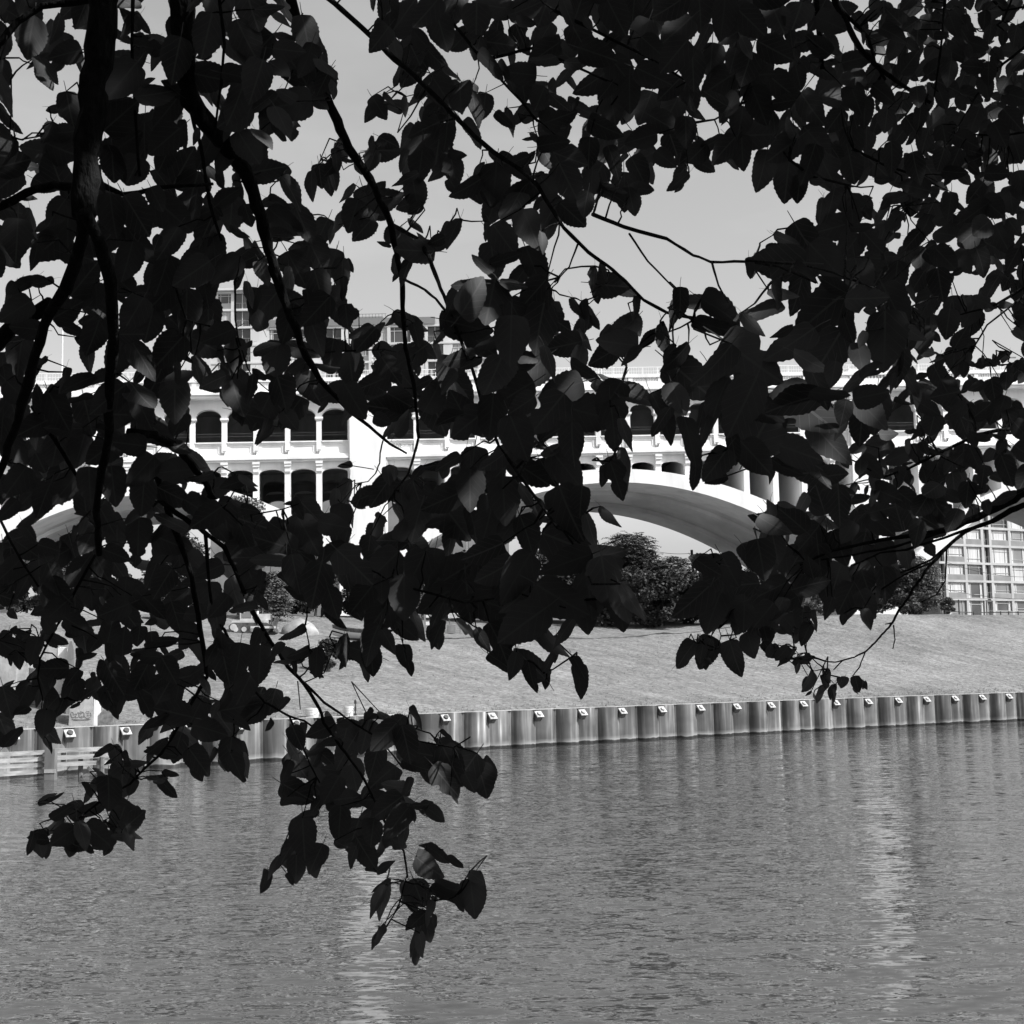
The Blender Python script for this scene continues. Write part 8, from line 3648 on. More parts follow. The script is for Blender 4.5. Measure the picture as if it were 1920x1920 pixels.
57 2635 4612 8 2624 4585
-800 3994 4212 -717 3779 4233
-909 3431 4870 -869 3245 4778
1356 3818 5929 1303 3612 5887
301 2769 4879 322 2821 4928
-852 3802 3995 -933 3829 4038
-1367 4144 4369 -1227 3792 4343
697 3320 5552 666 3212 5389
959 3688 5975 925 3608 5923
-854 3208 5859 -802 2950 5721
-1070 2994 5394 -1076 2977 5393
-509 3628 5541 -382 3356 5495
-1032 3844 4441 -1128 3772 4515
-922 3575 4668 -874 3506 4653
1186 3838 6074 1178 3604 5958
-1037 3112 5105 -923 2886 5019
-954 3892 4223 -841 3766 4169
-328 3046 5770 -414 3391 5883
-257 3901 3968 -305 3732 3985
-500 2935 5396 -610 3036 5376
690 3488 5557 666 3212 5389
-1023 3321 5060 -960 2932 4993
-139 3158 4356 -128 2912 4362
-1137 4099 3802 -1134 3919 3889
1342 3907 6144 1182 3600 5993
-763 3812 4184 -710 3784 4217
-827 3135 5682 -801 2940 5597
-950 3703 4025 -964 3847 4006
965 3787 4422 974 3784 4410
-482 3871 4085 -486 3706 4078
-15 2941 5038 -137 3106 5038
-454 2976 5596 -484 3273 5741
-141 3408 5727 -183 3257 5602
-573 2851 5655 -592 2846 5616
-244 3560 3894 -354 3786 3841
1370 3903 4797 1315 3736 4826
-488 3979 3954 -432 3737 3996
-1137 3719 4595 -975 3324 4556
-204 3448 3679 -303 3736 3652
79 2699 4278 71 2321 4315
-271 3848 5935 -235 3284 5664
-557 4054 3833 -534 3838 3947
1061 3822 5769 1056 3629 5747
1013 3496 5035 868 2990 4974
-447 3611 5596 -388 3349 5510
-619 3154 5365 -589 3058 5344
-982 3795 4295 -806 3688 4308
475 3547 5484 491 3651 5660
-513 3558 5313 -540 3161 5171
1103 3732 5912 984 3619 5828
74 3300 5451 35 3132 5350
-641 3497 5308 -545 3143 5200
-291 3980 5843 -183 3257 5602
-436 3491 5038 -429 3408 5000
-285 3237 5766 -334 3346 5786
440 3486 4383 544 3795 4318
490 3732 4288 540 3800 4270
35 3287 5780 60 3428 5771
-512 2921 5354 -596 3051 5355
-266 3590 4592 -300 3623 4683
21 2918 4563 35 2541 4532
807 3205 4710 983 3750 4707
695 3259 5459 666 3212 5389
1171 3655 5580 1208 3642 5629
-612 3533 5436 -560 3104 5269
-450 3720 4043 -454 3725 4029
1430 4036 5357 1339 3694 5181
484 3608 5690 491 3651 5660
1012 3630 5988 937 3610 5910
486 3677 4276 540 3800 4270
-390 3366 4564 -396 3722 4719
-1341 3899 4790 -1183 3274 4716
-249 3354 4136 -289 3675 4049
-390 3675 4107 -406 3768 4076
1096 3831 5745 1089 3631 5725
-1339 3850 4296 -1263 3800 4276
-1011 3707 3997 -1029 3882 3951
840 3376 5275 855 3448 5408
1250 3506 5886 1319 3605 5948
-604 3315 4402 -676 3594 4417
-1015 3137 5638 -815 2734 5442
-221 3642 5447 -251 3463 5314
1412 3697 5720 1391 3644 5613
-1026 4107 4106 -905 3810 4075
-749 2844 5525 -800 2938 5567
1051 3786 5475 1061 3664 5443
480 3976 4287 540 3800 4270
-415 3815 5566 -333 3383 5429
-628 3815 3884 -534 3838 3947
-55 2891 4859 -85 2922 4862
1085 3965 6025 974 3614 5871
1325 3651 5987 1319 3605 5948
-520 3051 5700 -505 3251 5815
-500 3774 4121 -500 3692 4112
-166 3833 3942 -156 3532 4032
1048 4025 5542 855 3448 5408
519 4093 4282 540 3800 4270
-175 3373 5012 -107 2988 4934
-648 3387 5211 -626 3185 5114
32 3614 5867 42 3427 5766
547 2128 4714 793 2901 4978
1328 3695 5867 1330 3623 5793
-377 3046 5531 -438 3305 5633
-1027 4038 4296 -806 3688 4308
-1360 4093 3875 -1183 3939 3855
-961 2922 5186 -835 2723 5113
-1365 3866 4692 -1362 3757 4647
77 3036 5173 120 3054 5200
-1085 3054 5089 -1082 3165 5045
1245 3822 5032 1240 3710 5051
-890 3374 4956 -850 2986 4871
-327 3887 5835 -222 3277 5649
1290 4076 4773 1143 3743 4760
-469 3614 5142 -496 3246 5017
828 3756 4393 833 3758 4494
974 3571 5259 756 2857 4980
-390 3636 5160 -378 3512 5026
-1267 3845 4081 -1266 3808 4204
-1139 3959 4381 -1186 3783 4415
629 3941 5677 540 3505 5607
1109 3619 5114 868 2990 4974
1051 3592 4778 1121 3743 4760
-513 3406 4600 -510 3253 4601
1150 3717 5030 1240 3710 5051
1228 3772 4674 1244 3759 4602
657 2480 4838 793 2901 4978
-556 3346 4453 -682 3590 4432
594 3911 4377 544 3795 4318
-943 3118 5707 -808 2736 5513
1095 3712 5037 868 2990 4974
-604 3574 5444 -560 3104 5269
938 3673 5682 928 3649 5576
-198 3140 4623 -256 3489 4704
1119 3594 4942 1240 3710 5051
1306 3974 5074 1240 3710 5051
-230 3973 5854 -159 3247 5573
1065 3920 5672 978 3652 5549
-1071 3821 4042 -1013 3874 3965
-681 3256 4972 -615 3178 4959
-1030 3826 3803 -1116 3913 3898
1182 3503 5475 1232 3645 5610
1317 3563 5856 1318 3611 5896
1109 3488 5815 1170 3614 5870
50 2604 4487 62 2447 4478
1285 3668 4786 1315 3736 4826
-432 4088 3857 -376 3772 3893
1175 3991 4898 1138 3742 4768
971 3616 5481 995 3653 5541
-1350 3639 4410 -1286 3773 4501
832 3596 4664 983 3750 4707
-1374 4073 4268 -1266 3802 4258
-319 3906 4022 -309 3699 4050
-316 3567 5719 -235 3284 5664
1062 3533 5569 1120 3634 5705
1220 3898 5557 1080 3656 5508
655 2795 4640 983 3750 4707
-1008 4055 4326 -808 3683 4326
-504 3679 4258 -554 3656 4210
-472 3706 3795 -354 3786 3841
1157 3942 4828 1121 3743 4760
1032 3661 5997 949 3611 5897
1270 3885 4932 1238 3737 4815
949 3895 4712 983 3750 4707
-639 3446 5279 -545 3143 5200
1072 3791 6005 974 3614 5871
-471 3783 5440 -310 3408 5376
1313 4059 4654 1227 3759 4594
-759 3668 4155 -827 3753 4189
1340 3785 4857 1315 3736 4826
-338 3535 4124 -387 3763 4064
85 3379 5799 78 3429 5776
986 3797 5460 855 3448 5408
1192 3929 5140 868 2990 4974
1135 3651 5677 1120 3634 5705
-1161 4133 3754 -1167 3932 3866
752 3826 4238 826 3806 4225
509 3841 4243 540 3800 4270
1099 3716 4826 1138 3742 4768
-199 3663 5346 -206 3378 5253
-718 3263 5244 -654 3146 5218
1418 3874 5606 1331 3645 5605
-1390 3934 4354 -1246 3796 4308
1090 3956 5478 1064 3666 5424
1128 3787 5059 868 2990 4974
94 3321 5412 60 3102 5313
-1170 3894 3944 -1134 3919 3889
-165 3541 3931 -156 3532 4032
1447 3955 5609 1331 3645 5605
-1132 3673 4614 -972 3310 4571
1132 3911 4936 1138 3742 4768
-534 3261 5243 -545 3143 5200
1081 3942 5533 1061 3664 5443
869 3758 4349 960 3785 4401
-212 3511 3641 -308 3741 3635
779 3941 4239 826 3806 4225
1227 3901 6100 1178 3604 5958
-1023 4058 4587 -844 3596 4557
-458 4099 4714 -396 3722 4719
246 3536 5440 205 3245 5278
-1035 3324 5029 -984 2962 4976
-542 3485 4250 -579 3644 4239
1181 3754 5518 1080 3656 5508
-260 3952 5088 -252 3559 4990
1052 3719 4806 1086 3745 4744
-446 3723 5612 -382 3356 5495
748 4067 4326 549 3797 4298
-1180 4116 3819 -1150 3926 3877
-362 3612 4131 -406 3768 4076
-291 3910 3853 -354 3786 3841
1423 4065 4862 1315 3736 4826
-926 3668 4654 -874 3506 4653
1408 3612 5902 1401 3606 5944
-493 3251 4614 -510 3253 4601
-1060 3454 4827 -1102 3413 4788
1086 3976 4735 1018 3748 4717
1044 3658 5388 1064 3666 5424
-809 3508 4850 -798 3323 4764
1356 3950 5268 1271 3698 5149
1164 3963 4825 1121 3743 4760
1366 3809 5272 1357 3693 5191
1490 3973 5756 1371 3645 5610
-1380 3959 4363 -1246 3796 4308
-1271 3856 4366 -1227 3792 4343
-191 3632 4073 -194 3571 4037
168 3573 5575 74 3435 5599
1351 3781 5916 1303 3612 5887
-212 3466 5083 -264 3527 5088
1187 3718 5252 1219 3700 5137
1167 3947 4811 1121 3743 4760
-428 3733 5151 -392 3486 5019
1125 3632 5007 1240 3710 5051
1162 3589 5476 1080 3656 5508
1276 3898 5505 1064 3666 5424
922 3234 4925 868 2990 4974
1337 4086 5089 1240 3710 5051
1005 3879 5520 855 3448 5408
1111 3950 5437 1064 3666 5424
1270 3635 4785 1295 3736 4824
1338 3812 4978 1240 3710 5051
1179 3761 5825 1154 3627 5765
864 4060 4426 776 3757 4486
-1450 4033 4199 -1271 3806 4224
1118 3715 5819 1056 3629 5747
-1391 3925 4291 -1263 3800 4276
878 3558 5661 928 3649 5576
1324 3857 6019 1303 3612 5887
1245 3690 4674 1298 3759 4627
1217 3729 5194 1219 3700 5137
924 3653 4674 983 3750 4707
-1118 4007 4001 -1029 3882 3951
1147 3707 5892 1165 3618 5835
1002 3664 5329 1064 3666 5424
1010 3559 5578 995 3653 5541
958 3945 4722 983 3750 4707
1215 3784 5503 1080 3656 5508
1047 3684 6002 949 3611 5897
1047 3771 4739 1035 3748 4722
1168 3768 5801 1149 3631 5730
994 3773 5806 1008 3626 5774
1158 3784 5621 1080 3656 5508
1159 4053 4880 1103 3744 4752
1331 3821 4703 1334 3758 4644
1365 3630 5909 1332 3610 5906
1150 3911 4804 1103 3744 4752
998 3677 5734 1008 3626 5774
1307 3671 5926 1303 3612 5887
1291 3784 6026 1177 3606 5941
1357 3828 5892 1318 3625 5779
1479 4031 5615 1331 3645 5605
1356 3865 4889 1315 3736 4826
1163 3942 6124 1177 3606 5941
1161 3626 4904 1238 3737 4815
1209 3968 5093 1240 3710 5051
1177 3687 5713 1149 3631 5730
1226 3539 5855 1303 3612 5887
285 2496 4756 289 2411 4765
-1059 3154 5640 -1052 3093 5602
669 3204 5236 561 2899 5111
-278 3399 5807 -271 3848 5935
333 2392 4841 318 2391 4803
256 2757 4846 301 2769 4879
-38 3414 5271 -35 2949 5076
560 3245 4503 662 3612 4553
-1095 2913 5398 -1197 3230 5576
493 3369 4481 485 3325 4453
84 2986 5050 126 3216 5259
-567 3803 3846 -544 4074 3864
219 2729 4769 229 2968 4890
-102 3670 4010 -187 3617 4033
202 3290 5125 218 3036 5053
170 2307 4349 122 2364 4371
242 2394 4678 267 2302 4677
-119 3496 3723 -155 3481 3683
-429 3539 4643 -458 4099 4714
-287 3449 4098 -319 3906 4022
-274 3434 4092 -319 3906 4022
58 2752 4195 52 2668 4208
-1113 4110 3871 -1119 3998 3889
-651 3970 3925 -608 3860 3993
267 2302 4677 285 2496 4756
-1139 4172 3983 -1052 3973 3946
157 2238 4538 166 2528 4576
-318 3324 4255 -374 3479 4252
279 3059 4977 271 2955 5000
172 2328 4328 119 2354 4325
-1068 3763 3964 -1119 3998 3889
-931 2905 5460 -873 2950 5456
-104 3764 3976 -102 3670 4010
-631 3972 4007 -610 4154 4008
-275 3328 5870 -285 3237 5766
229 2968 4890 256 2757 4846
-1425 3938 4331 -1390 3934 4354
-386 3936 5711 -432 3984 5693
-219 3744 3675 -286 3904 3669
-608 4184 3707 -538 3982 3757
518 3735 4394 572 3908 4377
550 3159 4546 604 3374 4551
-1078 2893 5503 -1104 3013 5664
-516 4006 5535 -526 3687 5439
-79 3529 5709 -47 3672 5764
-402 3406 5235 -452 3248 5160
-333 3504 5081 -379 3964 5148
569 3521 4518 560 3245 4503
485 3325 4453 556 3683 4452
501 3470 4455 527 3550 4422
114 2652 4222 102 2538 4235
185 2333 4575 157 2238 4538
-317 3129 4274 -374 3479 4252
-553 3397 5443 -604 3574 5444
466 3692 4281 486 3677 4276
158 2090 4333 122 2364 4371
350 2834 4956 318 2391 4803
-369 3869 4713 -362 3918 4769
-434 3170 5706 -446 3029 5680
-609 3970 3731 -598 3952 3781
-1013 3053 5428 -1070 2994 5394
-678 3423 4863 -633 3412 4895
655 4012 4314 625 4154 4295
-374 4109 3635 -314 3940 3659
107 3179 5053 86 2931 5014
1329 3857 4991 1324 3843 5030
-47 3672 5764 8 3385 5688
390 3031 4442 501 3470 4455
-656 3918 4183 -724 4178 4172
306 2369 4757 318 2391 4803
-741 3720 4020 -822 4006 4011
-1256 4088 3880 -1127 3701 3858
-232 3724 3667 -286 3904 3669
-54 2879 4248 -72 2687 4294
-252 3749 3587 -325 4096 3599
-253 3800 3587 -325 4096 3599
-739 3174 4811 -809 3508 4850
-275 3703 4081 -210 3683 4049
-236 3686 3618 -325 4096 3599
-1047 3305 4920 -1083 3289 4888
-276 3385 5799 -271 3848 5935
340 2746 4943 318 2391 4803
-1016 3716 3832 -1180 4116 3819
-231 3772 5502 -249 3618 5402
-455 3291 4277 -460 3192 4274
196 2500 4655 186 2596 4706
-108 2989 5030 -142 3072 5007
-1074 3854 3804 -1180 4116 3819
-251 3206 4279 -279 2997 4307
-1305 4168 3764 -1280 4161 3775
-351 3756 5645 -432 3984 5693
271 3069 4996 271 2955 5000
-366 3794 5812 -259 3632 5741
-1365 3825 4043 -1490 4121 4129
-512 3896 5645 -477 3692 5589
-598 3952 3781 -567 3803 3846
-515 3799 5624 -477 3692 5589
1470 3986 5062 1421 3936 5046
-75 3870 3926 -104 3764 3976
-472 3313 4395 -485 3305 4330
161 3033 5013 143 3034 5021
-356 3847 3662 -314 3940 3659
-1195 3389 5185 -1055 3075 5052
293 2217 4539 339 2197 4549
-320 3498 5580 -351 3756 5645
-1052 3093 5602 -1122 3054 5606
-637 3373 4685 -614 3275 4607
-477 3692 5589 -442 3670 5586
-997 3023 5442 -1013 3053 5428
-1280 4161 3775 -1143 3732 3838
-575 4032 3718 -538 3982 3757
-434 3442 4283 -455 3291 4277
-1307 4153 3828 -1127 3701 3858
-360 3022 4298 -434 3442 4283
319 1897 4688 422 2210 4818
-72 2687 4294 -139 3158 4356
767 3693 4321 839 4113 4252
690 4043 4330 655 4012 4314
-1197 3230 5576 -1070 2994 5394
531 3828 5625 520 3636 5580
646 3517 4568 662 3612 4553
-237 3719 3776 -254 3566 3768
-379 3244 5074 -390 3636 5160
-325 3227 5859 -285 3237 5766
-1347 4049 3791 -1300 4005 3794
-546 3461 5493 -553 3397 5443
-1219 3662 4665 -1223 3671 4732
289 2411 4765 301 2769 4879
422 2210 4818 513 2473 4921
-449 3620 4692 -431 3746 4733
-105 3161 5247 -140 3488 5348
-1171 4049 3934 -1162 4043 3875
-1065 3133 5122 -1037 3112 5105
-217 3451 3895 -291 3910 3853
-1389 4015 4355 -1335 3933 4359
1371 3745 5108 1339 3806 5182
10 3591 5686 70 3635 5715
-1058 3768 4184 -1147 4004 4204
-245 3522 3594 -353 3845 3555
-1116 3982 4038 -1019 3716 4030
215 3487 5092 194 3480 5117
342 3702 5498 247 3540 5441
-426 3218 4371 -472 3313 4395
218 3036 5053 205 3225 5147
-485 3305 4330 -460 3192 4274
620 3387 4606 646 3517 4568
424 2256 4817 422 2210 4818
1413 3752 5140 1422 3824 5231
532 4011 5674 500 3866 5675
-141 3473 5455 -147 3766 5607
-749 3929 4012 -768 3990 4041
-77 3612 5766 -60 3340 5729
-713 3380 4703 -739 3489 4680
-442 3670 5586 -432 3984 5693
-962 3871 3951 -1052 3973 3946
-1203 3725 3862 -1307 4153 3828
143 3034 5021 86 2931 5014
-599 3537 4844 -513 3162 4808
147 2337 4478 127 2431 4478
102 2538 4235 79 2699 4278
301 2769 4879 304 2751 4891
-852 3802 3995 -845 3705 4037
-252 3549 3560 -245 3522 3594
1511 4024 5137 1371 3745 5108
675 3876 4282 672 3999 4329
-509 3628 5541 -515 3799 5624
509 3702 4395 572 3908 4377
-328 3046 5770 -285 3237 5766
-1265 3904 3791 -1305 4168 3764
-151 3338 4708 -200 3231 4687
-988 3116 4909 -1053 3181 4948
-360 3836 5807 -291 3980 5843
-1318 4001 4088 -1232 3764 4143
-1137 4099 3802 -1180 4116 3819
-1024 3072 5497 -997 3023 5442
572 3908 4377 539 3912 4302
-608 3860 3993 -610 4154 4008
453 4037 4224 480 3976 4287
-460 3192 4274 -542 3485 4250
-1007 3720 3837 -1109 4186 3850
-149 3572 5335 -199 3663 5346
-244 3560 3894 -291 3910 3853
264 2750 4841 301 2769 4879
361 2355 4527 491 2657 4600
-204 3448 3679 -232 3724 3667
-1437 4048 4362 -1380 3959 4363
-670 3858 3706 -595 3608 3774
1299 3647 4965 1420 4053 5071
900 3666 4357 965 3787 4422
-595 3608 3774 -598 3952 3781
226 2778 4778 229 2968 4890
-433 3763 5472 -390 3653 5469
-130 3183 4325 -139 3158 4356
-20 3374 5588 10 3591 5686
561 2899 5111 501 2770 5033
-140 3488 5348 -149 3572 5335
475 3547 5484 532 4011 5674
707 3695 4265 748 3826 4261
-149 3353 5266 -199 3663 5346
194 3480 5117 161 3033 5013
-291 3980 5843 -259 3632 5741
-285 3237 5766 -271 3848 5935
440 3486 4383 509 3702 4395
490 3732 4288 513 3728 4290
-1225 3887 4168 -1299 3971 4198
-207 3538 3898 -217 3451 3895
-1473 4028 4075 -1490 4121 4129
-279 3626 3841 -375 4057 3770
-371 3767 3708 -368 4044 3653
486 3677 4276 514 3717 4260
-368 4044 3653 -314 3940 3659
1485 4066 5190 1339 3806 5182
-249 3354 4136 -275 3703 4081
-63 3478 5496 -42 3529 5549
-372 3954 3533 -325 4096 3599
-1064 4164 4082 -900 3692 4127
52 2668 4208 25 2710 4231
-121 3484 3738 -155 3481 3683
-1339 3850 4296 -1309 3835 4266
-1057 4187 3926 -1052 3973 3946
-1011 3707 3997 -1052 3973 3946
-144 3131 4679 -200 3231 4687
-1196 3923 4161 -1225 3887 4168
-374 3479 4252 -402 3396 4262
-221 3642 5447 -249 3618 5402
-1283 3835 3820 -1300 4005 3794
-326 3545 5105 -290 3550 5136
480 3976 4287 466 3692 4281
-415 3815 5566 -355 3747 5516
-445 3846 4678 -431 3746 4733
-628 3815 3884 -651 3970 3925
-386 3272 5149 -428 3295 5129
55 2773 4212 102 2538 4235
-768 3990 4041 -721 3664 4109
700 3947 4261 675 3876 4282
519 4093 4282 486 3677 4276
197 2457 4585 157 2238 4538
-1360 4093 3875 -1305 4004 3890
796 3827 4200 813 3704 4201
-179 3579 3768 -220 3746 3770
-1218 4131 4181 -1184 3897 4156
-1350 4160 3757 -1305 4168 3764
-1019 3716 4030 -1139 4172 3983
-118 3922 3683 -121 3484 3738
-327 3887 5835 -259 3632 5741
-926 3801 3949 -954 3878 3969
-353 3845 3555 -325 4096 3599
-390 3636 5160 -428 3733 5151
-1267 3845 4081 -1232 3764 4143
806 4058 4321 748 3826 4261
693 3969 4325 672 3999 4329
604 3374 4551 662 3612 4553
-249 3618 5402 -298 3971 5478
86 2931 5014 205 3225 5147
629 3941 5677 576 3585 5587
1051 3592 4778 1150 3911 4804
208 3310 5116 218 3036 5053
-259 3632 5741 -215 3905 5853
-635 3272 4679 -713 3380 4703
-155 3481 3683 -204 3448 3679
-423 3991 3689 -371 3767 3708
-236 3138 4240 -251 3206 4279
1306 3974 5074 1346 3989 5219
-1157 4120 3937 -1119 3998 3889
-1071 3821 4042 -1019 3716 4030
-1030 3826 3803 -1016 3716 3832
769 3794 4340 767 3693 4321
619 3293 4588 646 3517 4568
1175 3991 4898 1099 3716 4826
-46 3241 5266 -105 3161 5247
-747 3948 3930 -749 3929 4012
765 3672 4352 811 3997 4384
-365 3799 3563 -325 4096 3599
493 3340 4469 485 3325 4453
-1087 3873 4148 -1218 4131 4181
189 2203 4310 172 2328 4328
902 4185 4160 820 3819 4189
836 4091 4185 796 3827 4200
1280 3722 5009 1207 3561 4989
-316 3567 5719 -259 3632 5741
-343 3597 5619 -386 3936 5711
-504 3679 4258 -486 3415 4226
1157 3942 4828 1167 3947 4811
-1300 4005 3794 -1203 3725 3862
-471 3783 5440 -433 3763 5472
674 3818 4239 753 4030 4253
557 3736 4354 625 4154 4295
-402 3396 4262 -504 3679 4258
-338 3535 4124 -421 4118 4089
672 3999 4329 655 4012 4314
1291 3621 5007 1325 3810 5031
-954 3878 3969 -1052 3973 3946
-1161 4133 3754 -1137 4099 3802
752 3826 4238 839 4113 4252
509 3841 4243 514 3717 4260
1099 3716 4826 1051 3592 4778
-1118 3848 3974 -1171 4049 3934
1421 3936 5046 1291 3621 5007
930 4180 4161 868 3841 4182
-1390 3934 4354 -1389 4015 4355
1367 3707 4970 1421 3936 5046
-1170 3894 3944 -1171 4049 3934
-165 3541 3931 -166 3833 3942
-1107 3772 3769 -1280 4161 3775
-685 3580 4705 -614 3275 4607
-428 3682 5315 -452 3248 5160
1325 3810 5031 1351 3985 5075
869 3758 4349 900 3666 4357
-212 3511 3641 -253 3800 3587
-295 3548 4736 -332 3762 4768
779 3941 4239 839 4113 4252
1442 4024 5103 1325 3810 5031
-458 4099 4714 -431 3746 4733
-1035 3324 5029 -1034 3435 5048
-1433 4032 4417 -1400 3982 4459
-1109 4186 3850 -1113 4110 3871
1078 3688 4819 1051 3592 4778
-362 3612 4131 -421 4118 4089
-617 3849 3698 -595 3608 3774
-215 3578 3671 -286 3904 3669
-291 3910 3853 -279 3626 3841
-1305 4004 3890 -1307 4153 3828
-220 3746 3770 -237 3719 3776
731 3847 4242 717 3666 4231
780 4094 4250 717 3666 4231
841 3857 4167 820 3819 4189
-809 3508 4850 -805 3480 4777
1420 4053 5071 1324 3843 5030
1419 3929 5142 1339 3806 5182
750 3740 4232 796 3827 4200
1164 3963 4825 1103 3701 4772
748 3826 4261 839 4113 4252
-1380 3959 4363 -1335 3933 4359
-191 3632 4073 -210 3683 4049
753 4030 4253 748 3826 4261
713 3873 4273 707 3695 4265
-212 3466 5083 -231 3372 5059
-428 3733 5151 -412 3684 5103
518 3985 5609 475 3547 5484
-1335 3933 4359 -1233 3696 4330
1338 3812 4978 1420 4053 5071
1319 3582 4987 1442 4024 5103
-1450 4033 4199 -1345 3961 4216
-486 3415 4226 -542 3485 4250
-1391 3925 4291 -1339 3850 4296
929 4173 4138 930 4180 4161
-1118 4007 4001 -1139 4172 3983
-1400 3982 4459 -1318 3869 4511
839 4113 4252 878 4040 4200
-1215 3734 4058 -1267 3845 4081
894 4046 4151 868 3841 4182
-1184 3897 4156 -1225 3887 4168
717 3666 4231 750 3740 4232
1351 3985 5075 1346 3989 5219
1324 3843 5030 1351 3985 5075
929 3950 4153 995 4155 4173
804 4110 4218 750 3740 4232
772 3745 4149 902 4185 4160
733 4086 4281 675 3876 4282
804 3966 4310 839 4113 4252
835 4019 4138 902 4185 4160"""
